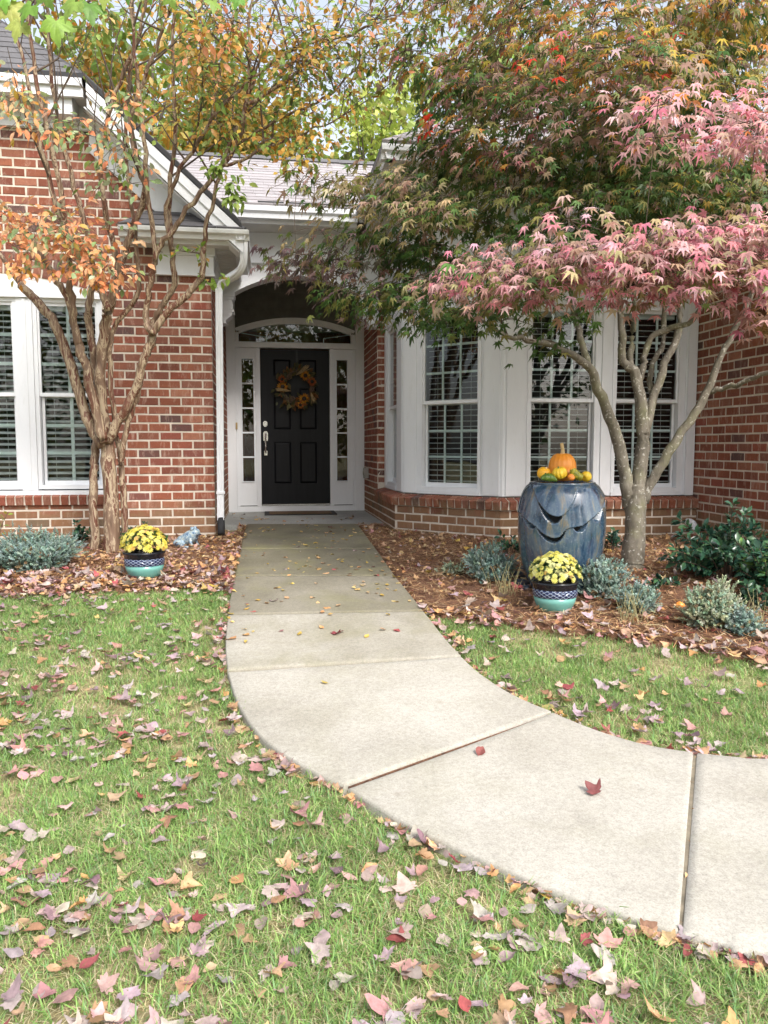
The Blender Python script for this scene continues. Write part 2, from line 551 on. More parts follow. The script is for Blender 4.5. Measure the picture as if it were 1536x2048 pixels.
def bed(name, poly, lab):
    P = np.array(poly)
    st = .05
    xs = np.arange(P[:, 0].min(), P[:, 0].max() + st, st); ys = np.arange(P[:, 1].min(), P[:, 1].max() + st, st)
    X, Y = np.meshgrid(xs, ys)
    inside = in_poly(X[:-1, :-1] + st / 2, Y[:-1, :-1] + st / 2, poly)
    Z = zgv(X, Y) + .018 + RNG.random(X.shape) * .022
    v = np.stack([X, Y, Z], -1).reshape(-1, 3)
    nx = X.shape[1]
    jj, ii = np.nonzero(inside)
    f = np.stack([jj * nx + ii, jj * nx + ii + 1, (jj + 1) * nx + ii + 1, (jj + 1) * nx + ii], -1)
    full = np.zeros(X.shape, int)
    for dj in (0, 1):
        for di in (0, 1):
            full[dj:dj + inside.shape[0], di:di + inside.shape[1]] += inside
    v[:, 2] -= np.where(full.ravel() < 4, .045, 0)
    used = np.unique(f); rm = np.full(len(v), -1); rm[used] = np.arange(len(used))
    o = link(name, mesh_from(name, v[used].tolist(), [tuple(t) for t in rm[f].tolist()], [M['mulch']], True))
    tag(o, lab, kind='structure')
bed('mulch_bed_left', bed_l, 'brown mulch bed under the crape myrtle')
bed('mulch_bed_right', bed_r, 'brown pine straw bed below the bay window')

# path: one slab per concrete panel, rounded arrises, open joints
wroot = bpy.data.objects.new('path', None); COL.objects.link(wroot)
wroot.location = (0, 6, 0)
tag(wroot, 'curving concrete front path in separate slabs', kind='structure')
for k in range(len(JT) - 1):
    (l0, r0), (l1, r1) = JT[k], JT[k + 1]
    A = spline([(p.x, p.y) for p in GL[l0:l1 + 1]], 22) if l1 - l0 > 1 else spline([(GL[l0].x, GL[l0].y), (GL[l1].x, GL[l1].y)], 22)
    B = spline([(p.x, p.y) for p in GR[r0:r1 + 1]], 22) if r1 - r0 > 1 else spline([(GR[r0].x, GR[r0].y), (GR[r1].x, GR[r1].y)], 22)
    Ln = (np.linalg.norm(np.diff(A, axis=0), axis=1).sum() + np.linalg.norm(np.diff(B, axis=0), axis=1).sum()) / 2
    Wd = np.linalg.norm(A[11] - B[11])
    g0 = .008 if k != 6 else .011
    g1 = .008 if k != 5 else .011
    rr = .009
    ss = [g0 / Ln] * 2 + [(g0 + rr * .3) / Ln, (g0 + rr) / Ln] + list(np.linspace(0, 1, 22)[1:-1]) + [1 - (g1 + rr) / Ln, 1 - (g1 + rr * .3) / Ln] + [1 - g1 / Ln] * 2
    ts = [0, 0, rr * .3 / Wd, rr / Wd] + list(np.linspace(0, 1, 10)[1:-1]) + [1 - rr / Wd, 1 - rr * .3 / Wd, 1, 1]
    drop = lambda i, n: {0: .13, 1: .014, 2: .004, n - 1: .13, n - 2: .014, n - 3: .004}.get(i, 0)
    v, f = [], []
    ns, nt_ = len(ss), len(ts)
    dz = {0: .012, 1: .010, 2: .008, 3: .006, 4: .002}.get(k, 0)
    for i, s in enumerate(ss):
        x = s * 21; i0 = min(int(x), 20); u = x - i0
        a = A[i0] * (1 - u) + A[i0 + 1] * u; b = B[i0] * (1 - u) + B[i0 + 1] * u
        for j, t in enumerate(ts):
            p = a * (1 - t) + b * t
            v.append((p[0], p[1], zg(p[0], p[1]) + .036 + dz - max(drop(i, ns), drop(j, nt_))))
    for i in range(ns - 1):
        for j in range(nt_ - 1):
            f.append((i * nt_ + j, i * nt_ + j + 1, (i + 1) * nt_ + j + 1, (i + 1) * nt_ + j))
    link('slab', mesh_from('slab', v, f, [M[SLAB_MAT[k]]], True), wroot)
# dirt and a timber strip in the joints lie on the soil below
for l_, r_ in JT[1:-1]:
    a, b = GL[l_], GR[r_]
    a, b = a.lerp(b, .02), a.lerp(b, .98)
    mb = MB().bar((a.x, a.y, zg(a.x, a.y) - .012), (b.x, b.y, zg(b.x, b.y) - .012), .016, .07)
    mk('joint_dirt', mb, M['mulch'], wroot)
mb = MB()
a, b = GL[19], GR[15]
mb.bar((a.x, a.y, zg(a.x, a.y) - .01), (b.x, b.y, zg(b.x, b.y) - .01), .019, .078)
mk('joint_filler', mb, simple('weathered_timber', (.20, .17, .12), .9, var=.3), wroot)

mb = MB().box(-.50, 1.305, 8.50, 10.30, -.15, .045)
tag(mk('porch_floor', mb, M['concrete_porch']), 'grey concrete porch floor at the front door', kind='structure')
# ================================================================== the house
XL, YF = -0.49, 7.56            # left wing: right-hand corner and front wall
XP, YD = 1.30, 10.26            # porch right wall, door wall
YB, YC = 8.90, 6.91             # arched beam, bay front
X3 = 4.13                       # garage-side wall
house = empty('brick_house', (1.0, 8.0, 0), 'red brick house with white trim, arched porch and bay window', 'house')

class Facet:
    """vertical plane from a to b (outward normal on the right of a->b); s along, d outward"""
    def __init__(self, a, b):
        self.a = Vector((a[0], a[1], 0)); self.b = Vector((b[0], b[1], 0))
        self.u = (self.b - self.a).normalized(); self.L = (self.b - self.a).length
        self.n = Vector((self.u.y, -self.u.x, 0))
        self.rz = math.atan2(self.u.y, self.u.x)
    def p(self, s, z, d=0): return self.a + self.u * s + self.n * d + Vector((0, 0, z))
    def sz(self, px, py, d=0):
        q = at_plane(px, py, self.a + self.n * d, self.n)
        return ((q - self.a).dot(self.u), q.z)
    def box(self, mb, s0, s1, z0, z1, d0, d1):
        vs = [self.p(s, z, d) for z in (z0, z1) for s, d in ((s0, d1), (s1, d1), (s1, d0), (s0, d0))]
        return mb.add(vs, [(3, 2, 1, 0), (4, 5, 6, 7), (0, 1, 5, 4), (1, 2, 6, 5), (2, 3, 7, 6), (3, 0, 4, 7)])
    def prism(self, mb, poly, d0, d1):
        return mb.prism([self.p(s, z, d1) for s, z in poly], -self.n * (d1 - d0))

# ---- bricks ---------------------------------------------------------
CH, BLN, BHT, MJ = .0813, .1880, .0660, .0150
def brick_mesh(k, L=BLN, H=BHT, D=.045):
    rg = random.Random(k)
    e, c = .0045, .004
    j = lambda a: rg.uniform(-a, a)
    out = [(-L / 2, 0), (0, 0), (L / 2, 0), (L / 2, H), (0, H), (-L / 2, H)]
    back = [(x, D, z) for x, z in out]
    mid = [(x + j(.0012), c + j(.001), z + j(.0016)) for x, z in out]
    fr = []
    for x, z in out:
        sx = -1 if x > 0 else (1 if x < 0 else 0)
        sz = 1 if z == 0 else -1
        fr.append((x + sx * (e + j(.002)), j(.0012), z + sz * (e + j(.0015))))
    v = back + mid + fr
    f = [(i, (i + 1) % 6, 6 + (i + 1) % 6, 6 + i) for i in range(6)]
    f += [(6 + i, 6 + (i + 1) % 6, 12 + (i + 1) % 6, 12 + i) for i in range(6)]
    f += [(12, 13, 16, 17), (13, 14, 15, 16)]
    return v, f
BRICK_SRC = [brick_mesh(k) for k in range(8)]
BRICK_ME = []
for k, (v, f) in enumerate(BRICK_SRC):
    BRICK_ME.append(mesh_from('brick', v, f, [M['brick']], False, rnd=[k * .37 % 1] * len(v)))
ALL_BRICKS = []       # (wall object, matrix, variant, area)
def put_brick(wall, loc, rz, sx=1.0, rot=None, sz=1.0, sy=1.0):
    k = random.randrange(8)
    mtx = Matrix.Translation(loc) @ (rot if rot is not None else Matrix.Rotation(rz, 4, 'Z')) @ Matrix.Diagonal((sx, sy, sz, 1))
    c = mtx @ Vector((0, 0, BHT / 2))
    px, py, d = proj(c)
    nrm = (mtx.to_3x3() @ Vector((0, -1, 0))).normalized()
    vis = max(0, nrm.dot((CAM - c).normalized()))
    area = vis * sx * sz / (d * d) if (-25 < px < 1560 and 150 < py < 1300) else 0
    if d < 0: area = 0
    ALL_BRICKS.append((wall, mtx, k, area))

def subtract(intervals, a, b):
    out = []
    for x, y in intervals:
        if b <= x or a >= y: out.append((x, y))
        else:
            if a > x: out.append((x, a))
            if b < y: out.append((b, y))
    return out

def brick_wall(name, fac, s0, s1, z0, z1, holes=(), top=None, phase=0.0, ends=True, thick=.12, keep=None):
    """mortar backing with holes, and a brick for every place in the bond"""
    mb = MB()
    cuts = sorted({s0, s1} | {min(max(h[k], s0), s1) for h in holes for k in (0, 1)} | ({t for t, _ in top} if top else set()))
    cuts = [c for c in cuts if s0 <= c <= s1]
    tz = (lambda s: float(np.interp(s, [t for t, _ in top], [z for _, z in top]))) if top else (lambda s: z1)
    for a, b in zip(cuts[:-1], cuts[1:]):
        if b - a < 1e-4: continue
        m = (a + b) / 2
        ivs = [(z0, None)]
        for h in sorted(holes, key=lambda h: h[2]):
            if h[0] <= m <= h[1]:
                lo, hi = ivs.pop()
                if h[2] > lo: ivs.append((lo, h[2]))
                ivs.append((h[3], None))
        for lo, hi in ivs:
            poly = [(a, lo), (b, lo), (b, hi if hi else tz(b)), (a, hi if hi else tz(a))]
            if poly[2][1] <= lo and poly[3][1] <= lo: continue
            fac.prism(mb, poly, -thick, -.0045)
    wall = mk(name, mb, M['mortar'], house)
    pitch = BLN + MJ
    nC = int((max(z1, max(z for _, z in top) if top else 0) - z0) / CH) + 1
    for c in range(nC):
        z = z0 + c * CH + .007
        zt = z + BHT
        if zt > (max(t for _, t in top) if top else z1) + .02: continue
        off = (pitch / 2 if c % 2 else 0) + phase
        ivs = [(s0, s1)]
        for h in holes:
            if h[2] < zt - .012 and h[3] > z + .012: ivs = subtract(ivs, h[0] - MJ, h[1] + MJ)
        for a, b in ivs:
            k = math.floor((a - off) / pitch)
            while off + k * pitch < b:
                l = max(a, off + k * pitch + MJ / 2); r = min(b, off + (k + 1) * pitch - MJ / 2)
                k += 1
                if r - l < .03: continue
                m = (l + r) / 2
                if top and tz(m) < zt + .0: continue
                if keep and not keep(m, z + BHT / 2): continue
                zz = z + random.uniform(-.0015, .0015)
                put_brick(wall, fac.p(m, zz, random.uniform(-.0015, .002)), fac.rz, (r - l) / BLN)
    return wall

def flush_bricks(limit=300):
    order = sorted(range(len(ALL_BRICKS)), key=lambda i: -ALL_BRICKS[i][3])
    top = set(order[:limit])
    rest = {}
    for i, (w, mtx, k, a) in enumerate(ALL_BRICKS):
        if i in top:
            o = bpy.data.objects.new('brick', BRICK_ME[k])
            COL.objects.link(o)
            o.parent = w
            o.matrix_basis = mtx
        else:
            rest.setdefault(w.name, (w, []))[1].append((mtx, k))
    for w, lst in rest.values():
        V, FF, RN = [], [], []
        for mtx, k in lst:
            v, f = BRICK_SRC[k]
            o = len(V)
            V += [tuple(mtx @ Vector(p)) for p in v]
            FF += [tuple(i + o for i in t) for t in f]
            RN += [random.random()] * len(v)
        o = link('brickwork', mesh_from('brickwork', V, FF, [M['brick']], False, rnd=RN), w)
        o['kind'] = 'stuff'

def sill_bricks(wall, fac, s0, s1, ztop, d0, d1, tilt=.028, pitch=.0805):
    """sloping rowlock sill: bricks on edge, ends outward"""
    n = max(1, round((s1 - s0) / pitch)); w = (s1 - s0) / n
    L = d1 - d0
    for i in range(n):
        s = s0 + (i + .5) * w
        # brick length runs along the facet normal; its head is the outward face
        rot = Matrix.Rotation(fac.rz, 4, 'Z') @ Matrix.Rotation(math.atan2(tilt, L), 4, 'X')
        loc = fac.p(s, ztop - tilt - .085, d1)
        put_brick(wall, loc, 0, (w - .015) / BLN, rot, .088 / BHT, L / .045)

def slope_bed(mb, fac, s0, s1, ztop, d0, d1, tilt):
    pr = [(d1 - .004, ztop - tilt - .0005), (d1 - .004, ztop - tilt - .08), (d0 - .02, ztop - tilt - .08), (d0 - .02, ztop - .0005)]
    mb.prism([fac.p(s0, z, d) for d, z in pr], fac.u * (s1 - s0))

# ---- left wing ------------------------------------------------------
LW = Facet((-5.2, YF), (XL, YF))             # s = X + 5.2
sX = lambda x: x + 5.2
WC = -2.53                                   # centre of the triple window and of the gable
s_r, z_sill = LW.sz(215, 985)                # right edge of the casing, top of the sill
_, z_head = LW.sz(120, 594)
half = s_r - sX(WC)
W0, W1 = sX(WC) - half, sX(WC) + half
_, z_spring = LW.sz(205, 588)
_, z_crown = LW.sz(0, 546)
rise = max(.12, z_crown - z_spring)
RA = (half * half + rise * rise) / (2 * rise); zc_ = z_spring + rise - RA
arch = lambda s, r=0: zc_ + math.sqrt(max(0, (RA + r) ** 2 - (s - sX(WC)) ** 2))
# rake geometry
rk_e = at_Y(478, 452, 7.25); rk_t = at_Y(165, 158, 7.25)
slope = (rk_t.z - rk_e.z) / (rk_e.x - rk_t.x)
z_fr = LW.sz(380, 547)[1]                    # underside of the frieze at the right corner
br_t = LW.sz(112, 262); br_b = LW.sz(291, 420)
wall_top = [(0, z_fr), (sX(2 * WC) - br_b[0] + 0, br_b[1]), (2 * sX(WC) - br_t[0], br_t[1]), (br_t[0], br_t[1]), (br_b[0], br_b[1]), (br_b[0] + .18, br_b[1] - .16), (LW.L, z_fr + .3)]
wall_top = [(0, br_b[1] - 1.2), (2 * sX(WC) - br_b[0], br_b[1] + .1), (2 * sX(WC) - br_t[0], br_t[1] + .05), (br_t[0] + .04, br_t[1] + .20), (br_b[0], br_b[1] + .13), (LW.L, br_b[1] + .1 - (LW.L - br_b[0]) * slope * .55)]
def keepL(s, z):
    if W0 - .02 < s < W1 + .02 and z_spring - .25 < z < arch(s, .10): return False
    return True
holes = [(W0, W1, z_sill - .0, z_spring)]
# arch opening as thin vertical strips
NS = 14
for i in range(NS):
    a = W0 + (W1 - W0) * i / NS; b = W0 + (W1 - W0) * (i + 1) / NS
    holes_a = (a, b, z_sill, min(arch(a), arch(b)))
    holes.append(holes_a)
holes = holes[1:]
lw = brick_wall('wall', LW, 0, LW.L, -.10, 3.0, holes, wall_top, (LW.L + MJ / 2) % (BLN + MJ), keep=keepL)
# soldier bricks round the segmental head
na = int((2 * math.asin(min(1, (half + .03) / RA)) * (RA + .1)) / .081)
a0 = math.asin(min(1, (half + .03) / RA))
for i in range(na):
    t = -a0 + 2 * a0 * (i + .5) / na
    q = LW.p(sX(WC) + math.sin(t) * (RA + .100), zc_ + math.cos(t) * (RA + .100), .004)
    rot = Matrix.Rotation(LW.rz, 4, 'Z') @ Matrix.Rotation(t + math.pi / 2, 4, 'Y') @ Matrix.Translation((0, 0, -BHT / 2))
    put_brick(lw, q, 0, 1.0, rot)
mb = MB()
s_, z_ = W0 - .04, z_sill
sill_bricks(lw, LW, W0 - .06, W1 + .06, z_sill - .002, -.07, .035)
slope_bed(mb, LW, W0 - .06, W1 + .06, z_sill - .002, -.07, .035, .028)
mk('sill_mortar', mb, M['mortar'], house)
# side of the wing towards the porch
LS = Facet((XL, YF), (XL, 8.5 + 1.9))
brick_wall('wall', LS, .047, LS.L, -.10, 3.3, phase=.05)

# ---- porch right wall and bay apron ---------------------------------
z_bs = .42                                   # top of the bay apron
P1, P2, P3 = (XP, 7.76), (2.16, YC), (X3, YC)
PR = Facet((XP, YD), (XP, P1[1]))            # outward normal towards -X
FB = Facet(P1, P2); FC = Facet(P2, P3)
zsB = FB.sz(870, 990, -.09)[1]
z_bs = FC.sz(1150, 993, -.09)[1]
pw = brick_wall('wall', PR, 0, PR.L, -.10, 3.3, [(YD - 9.0, PR.L + .1, z_bs - .10, 3.4)], phase=.05)
bw = brick_wall('wall', FB, 0, FB.L, -.10, z_bs - .10, phase=.02)
cw = brick_wall('wall', FC, 0, FC.L, -.10, z_bs - .10, phase=.09)
for w, fc, a, b in ((pw, PR, YD - 9.0, PR.L + .012), (bw, FB, -.012, FB.L + .012), (cw, FC, -.012, FC.L)):
    sill_bricks(w, fc, a, b, z_bs - .004, -.10, .032, .030)
    mb = MB()
    slope_bed(mb, fc, a, b, z_bs - .004, -.10, .032, .030)
    mk('sill_mortar', mb, M['mortar'], house)
FJ = Facet((XP, 8.998), (XP + .085, 8.998))
brick_wall('wall', FJ, 0, FJ.L, -.10 + 7 * CH, 3.3, phase=.0, thick=.05, keep=None)
# garage-side wall coming forward on the right
YW = 5.15
FG = Facet((X3, YC + .1), (X3, YW))
gw = brick_wall('wall', FG, .0, FG.L, -.45, 3.05, phase=.11)
# its front corner faces the street
FGF = Facet((X3, YW), (9.5, YW))
brick_wall('wall', FGF, 0, FGF.L, -.45, 3.05, phase=.0)
flush_bricks(300)

# ---- windows --------------------------------------------------------
BLINDS = []
def window(fac, s0, s1, z0, z1, zm, cols, rows_u, rows_l, d=-.02, lab=None):
    """double-hung window: frame, two sashes, a pane each, grilles behind the glass"""
    fw = .034
    mb = MB()
    fac.box(mb, s0, s0 + fw, z0, z1, d - .09, d); fac.box(mb, s1 - fw, s1, z0, z1, d - .09, d)
    fac.box(mb, s0 + fw, s1 - fw, z1 - fw, z1, d - .09, d - .003); fac.box(mb, s0 + fw, s1 - fw, z0, z0 + fw * 1.1, d - .09, d + .006)
    win = mk('window', mb, M['white'], house)
    if lab: win['label'] = lab
    def sash(a, b, lo, hi, dd, rows, rail_t, rail_b, side):
        st = side
        mb = MB()
        fac.box(mb, a, a + st, lo, hi, dd - .035, dd); fac.box(mb, b - st, b, lo, hi, dd - .035, dd)
        fac.box(mb, a + st, b - st, lo, lo + rail_b, dd - .035, dd - .001); fac.box(mb, a + st, b - st, hi - rail_t, hi, dd - .035, dd - .001)
        mk('sash', mb, M['white'], win)
        g0, g1, h0, h1 = a + st, b - st, lo + rail_b, hi - rail_t
        mb = MB()
        mb.add([fac.p(g0 - .004, h0 - .004, dd - .014), fac.p(g1 + .004, h0 - .004, dd - .014), fac.p(g1 + .004, h1 + .004, dd - .014), fac.p(g0 - .004, h1 + .004, dd - .014)], [(0, 1, 2, 3)])
        mk('pane', mb, M['glass'], win)
        mb = MB()
        for i in range(1, cols):
            s = g0 + (g1 - g0) * i / cols
            mw = .015 if cols == 2 else .011
            fac.box(mb, s - mw, s + mw, h0, h1, dd - .030, dd - .020)
        for i in range(1, rows):
            z = h0 + (h1 - h0) * i / rows
            mw = .015 if cols == 2 else .011
            fac.box(mb, g0, g1, z - mw, z + mw, dd - .0295, dd - .0205)
        mk('muntin_grid', mb, M['muntin'], win)
    sash(s0 + fw, s1 - fw, zm - .012, z1 - fw, d - .022, rows_u, .030, .034, .018)
    sash(s0 + fw + .006, s1 - fw - .006, z0 + fw * 1.1, zm + .018, d - .060, rows_l, .036, .040, .024)
    BLINDS.append((fac, s0 + fw + .02, s1 - fw - .02, z0 + .05, z1 - .05, d - .115, win))
    return win

# triple window on the left wing
zt = LW.sz(130, 597)[1]; zb = z_sill + .035; zmid = LW.sz(120, 790)[1]
wA, wB = LW.sz(70, 800)[0], LW.sz(205, 800)[0]
ww = wB - wA
cL = LW.sz(38, 800)[0]; cR0 = 2 * sX(WC) - cL
winL = [(wA, wB), (2 * sX(WC) - cL, cL), (2 * sX(WC) - wB, 2 * sX(WC) - wA)]
LWLAB = ['white double-hung window right of the pair behind the crape myrtle', 'white double-hung window cut by the left edge', 'white double-hung window beyond the left edge']
for (a, b), lb in zip(winL, LWLAB):
    window(LW, a, b, zb, zt, zmid, 2, 3, 3, -.015, lb)
mb = MB()
for a, b in ((W0, winL[2][0]), (winL[2][1], winL[1][0]), (winL[1][1], winL[0][0]), (winL[0][1], W1)):
    LW.box(mb, a + .002, b - .002, zb - .01, zt - .002, -.12, -.003)
    if b - a > .1: LW.box(mb, a + .055, b - .055, zb, zt - .004, -.003, .006)
LW.box(mb, W0, W1, zt, zt + .035, -.12, .022)
LW.box(mb, W0, W1, z_sill - .02, zb - .012, -.12, .012)
poly = [(W0, zt + .036)] + [(W1, zt + .036)] + [(W1 - (W1 - W0) * i / 24, arch(W1 - (W1 - W0) * i / 24) - .003) for i in range(25)]
LW.prism(mb, poly, -.12, -.004)
mk('window_casing', mb, M['white'], house)

# bay windows: the trim stands on the apron, set back 9 cm
IN = -.09
zT = 3.30
zhead = FC.sz(1280, 590, IN)[1]; ztr0 = FC.sz(1280, 613, IN)[1]
def bay(fac, wins, e0, e1, labs):
    mb = MB()
    edges = [e0] + [x for w in wins for x in w] + [e1]
    zb0 = z_bs + .005
    for a, b in zip(edges[0::2], edges[1::2]):
        fac.box(mb, a, b, zb0, zT - .02, IN - .12, IN - .001)
        if b - a > .12: fac.box(mb, a + .03, b - .03, zb0 + .01, zT - .45, IN - .001, IN + .012)
    z_m = FC.sz(1200, 802, IN)[1]
    ztw = ztr0
    for (a, b), lb in zip(wins, labs):
        window(fac, a + .002, b - .002, zb0 + .035, ztw, z_m, 3, 3, 3, IN + .004, lb)
        # rails above and below, transom light, frieze
        fac.box(mb, a, b, zb0, zb0 + .034, IN - .12, IN + .02)
        fac.box(mb, a, b, ztw + .002, zhead + .02, IN - .12, IN + .008)
        fac.box(mb, a, b, zhead + .36, zT - .02, IN - .12, IN + .002)
        tm = MB()
        f = .03
        z0, z1 = zhead + .022, zhead + .358
        fac.box(tm, a + .002, a + f, z0, z1, IN - .08, IN); fac.box(tm, b - f, b - .002, z0, z1, IN - .08, IN)
        fac.box(tm, a + f, b - f, z0, z0 + f, IN - .08, IN - .002); fac.box(tm, a + f, b - f, z1 - f, z1, IN - .08, IN - .002)
        w = mk('transom_window', tm, M['white'], house)
        g = MB().add([fac.p(a + f, z0 + f, IN - .03), fac.p(b - f, z0 + f, IN - .03), fac.p(b - f, z1 - f, IN - .03), fac.p(a + f, z1 - f, IN - .03)], [(0, 1, 2, 3)])
        mk('pane', g, M['glass'], w)
        g = MB()
        for i in (1, 2):
            s = a + (b - a) * i / 3
            fac.box(g, s - .009, s + .009, z0 + f, z1 - f, IN - .048, IN - .038)
        mk('muntin_grid', g, M['muntin'], w)
    mk('bay_trim', mb, M['white'], house)
tB = .09 * math.tan(R(22.5))
sB = [FB.sz(x, 850, IN)[0] for x in (838, 962)]
sC = [FC.sz(x, 850, IN)[0] for x in (1053, 1195, 1223, 1362)]
sA = [YD - 8.84, YD - 8.14]
bay(FB, [(sB[0], sB[1])], tB, FB.L - tB, ['double-hung window on the angled face of the bay'])
bay(FC, [(sC[0], sC[1]), (sC[2], sC[3])], tB, FC.L - .002, ['bay window behind the pumpkins on the urn', 'bay window behind the maple trunk'])
bay(PR, [(sA[0], sA[1])], YD - 9.0, PR.L - tB, ['narrow bay window facing the porch'])
# flat board at the inner corner with the garage-side wall
mb = MB(); FC.box(mb, FC.L - .10, FC.L - .012, z_bs + .004, zT - .03, IN + .001, IN + .035)
mk('corner_board', mb, M['white'], house)

# rooms behind the glass so that the panes look into dark space
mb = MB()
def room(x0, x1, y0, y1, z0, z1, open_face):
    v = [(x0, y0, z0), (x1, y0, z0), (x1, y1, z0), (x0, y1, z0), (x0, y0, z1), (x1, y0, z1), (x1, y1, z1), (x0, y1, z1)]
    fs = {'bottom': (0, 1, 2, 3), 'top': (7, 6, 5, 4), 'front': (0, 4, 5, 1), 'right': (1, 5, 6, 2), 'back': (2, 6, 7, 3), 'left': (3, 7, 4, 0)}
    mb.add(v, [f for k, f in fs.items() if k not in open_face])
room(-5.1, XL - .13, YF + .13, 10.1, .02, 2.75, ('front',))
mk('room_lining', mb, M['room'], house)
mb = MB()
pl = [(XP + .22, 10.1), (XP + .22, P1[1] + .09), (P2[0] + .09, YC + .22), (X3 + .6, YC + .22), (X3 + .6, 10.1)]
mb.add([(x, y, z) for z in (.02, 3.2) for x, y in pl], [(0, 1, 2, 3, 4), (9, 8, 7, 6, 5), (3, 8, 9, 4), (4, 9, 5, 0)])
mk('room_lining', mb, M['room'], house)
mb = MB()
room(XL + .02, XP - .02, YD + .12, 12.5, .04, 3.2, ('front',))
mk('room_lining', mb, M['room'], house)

# ---- door wall ------------------------------------------------------
FD = Facet((XL, YD), (XP, YD))
def ds(px, py=850, d=0): return FD.sz(px, py, d)[0]
def dz(py, px=590, d=0): return FD.sz(px, py, d)[1]
zf = .046
zdb, zdt = dz(1007), dz(700)
sd0, sd1 = ds(522), ds(659)
su0, su1 = ds(473), ds(710.5)               # unit frame
ztb0, ztb1 = dz(697), dz(687)                # transom bar
mb = MB()
# outer flat boards
FD.box(mb, .002, su0 - .002, zf, 3.25, -.08, .045); FD.box(mb, su1 + .002, FD.L - .002, zf, 3.25, -.08, .045)
FD.box(mb, su0, su1, zf, zdb - .03, -.08, .035)
mk('door_surround', mb, M['white'], house)
mb = MB()
# posts and rails of the unit
p1a, p1b = ds(513), sd0 - .004
p2a, p2b = sd1 + .004, ds(667)
FD.box(mb, p1a, p1b, zdb - .028, ztb0 - .002, -.08, .030); FD.box(mb, p2a, p2b, zdb - .028, ztb0 - .002, -.08, .030)
FD.box(mb, su0, ds(478), zdb - .028, ztb0 - .002, -.08, .030); FD.box(mb, ds(706), su1, zdb - .028, ztb0 - .002, -.08, .030)
FD.box(mb, su0 - .004, su1 + .004, ztb0, ztb1, -.08, .050)
mk('door_frame', mb, M['white'], house)
def sidelight(a, b, g0, g1):
    zg0, zg1 = dz(962), dz(719)
    mb = MB()
    FD.box(mb, a + .001, g0, zdb - .02, ztb0 - .003, -.06, .012); FD.box(mb, g1, b - .001, zdb - .02, ztb0 - .003, -.06, .012)
    FD.box(mb, g0, g1, zg1, ztb0 - .003, -.06, .010); FD.box(mb, g0, g1, zdb - .02, zg0, -.06, .010)
    e = .014
    FD.box(mb, g0 - .012, g0 + e * .3, zg0 - .012, zg1 + .012, .012, .020); FD.box(mb, g1 - e * .3, g1 + .012, zg0 - .012, zg1 + .012, .012, .020)
    FD.box(mb, g0, g1, zg0 - .012, zg0, .010, .019); FD.box(mb, g0, g1, zg1, zg1 + .012, .010, .019)
    o = mk('sidelight', mb, M['white'], house)
    n = 5
    for i in range(n):
        z0 = zg0 + (zg1 - zg0) * i / n; z1 = zg0 + (zg1 - zg0) * (i + 1) / n
        g = MB().add([FD.p(g0, z0, -.01), FD.p(g1, z0, -.01), FD.p(g1, z1, -.01), FD.p(g0, z1, -.01)], [(0, 1, 2, 3)])
        mk('pane', g, M['glass'], o)
    g = MB()
    for i in range(1, n):
        z = zg0 + (zg1 - zg0) * i / n
        FD.box(g, g0, g1, z - .010, z + .010, -.009, .004)
    mk('muntin', g, M['white'], o)
    g = MB(); FD.box(g, a + .01, b - .01, zdb - .027, zdb - .021, -.03, .014); mk('weather_strip', g, M['rubber'], o)
sidelight(ds(478), p1a, ds(484.5), ds(508.5))
sidelight(p2b, ds(706), ds(673), ds(695))
# fan light over the door
tg0, tg1 = ds(480), ds(702)
zl, zp = dz(669), dz(648)
cx = (tg0 + tg1) / 2; hw = (tg1 - tg0) / 2
rr_ = (hw * hw + (zp - zl) ** 2) / (2 * (zp - zl)); zc2 = zp - rr_
ar = lambda s, o=0: zc2 + math.sqrt(max(0, (rr_ + o) ** 2 - (s - cx) ** 2))
fo = .075
def arc_pts(o, a, b, n=28): return [(a + (b - a) * i / n, ar(a + (b - a) * i / n, o)) for i in range(n + 1)]
mb = MB()
for o0, o1, d1, x0, x1 in ((.0, .035, .022, tg0, tg1), (.0345, fo, .034, su0, su1)):
    A = arc_pts(o0, max(x0, tg0 - o0), min(x1, tg1 + o0)); B = arc_pts(o1, max(x0, tg0 - o1), min(x1, tg1 + o1))
    for i in range(len(A) - 1):
        FD.prism(mb, [A[i], A[i + 1], B[i + 1], B[i]], -.07, d1)
FD.box(mb, su0 + .001, tg0, ztb1 + .001, zl + .01, -.07, .030); FD.box(mb, tg1, su1 - .001, ztb1 + .001, zl + .01, -.07, .030)
FD.box(mb, tg0, tg1, ztb1 + .001, ztb1 + .012, -.07, .021)
tw = mk('transom_window', mb, M['white'], house)
g = MB()
pts = arc_pts(.004, tg0, tg1)
v = [FD.p(s, ztb1 + .01, -.012) for s, _ in pts] + [FD.p(s, z, -.012) for s, z in pts]
n_ = len(pts)
g.add(v, [(i, i + 1, n_ + i + 1, n_ + i) for i in range(n_ - 1)])
mk('pane', g, M['glass'], tw)
g = MB()
for t in (-.5, .5):
    s = cx + t * hw * 1.02
    g.bar(FD.p(s, ztb1 + .012, -.022), FD.p(s, ztb1 + .075, -.022), .009, .008, FD.n)
    g.bar(FD.p(s, ztb1 + .075, -.022), FD.p(cx + t * 2 * hw * .97, ar(cx + t * 2 * hw * .97) - .0, -.022), .009, .008, FD.n)
mk('muntin', g, M['white'], tw)
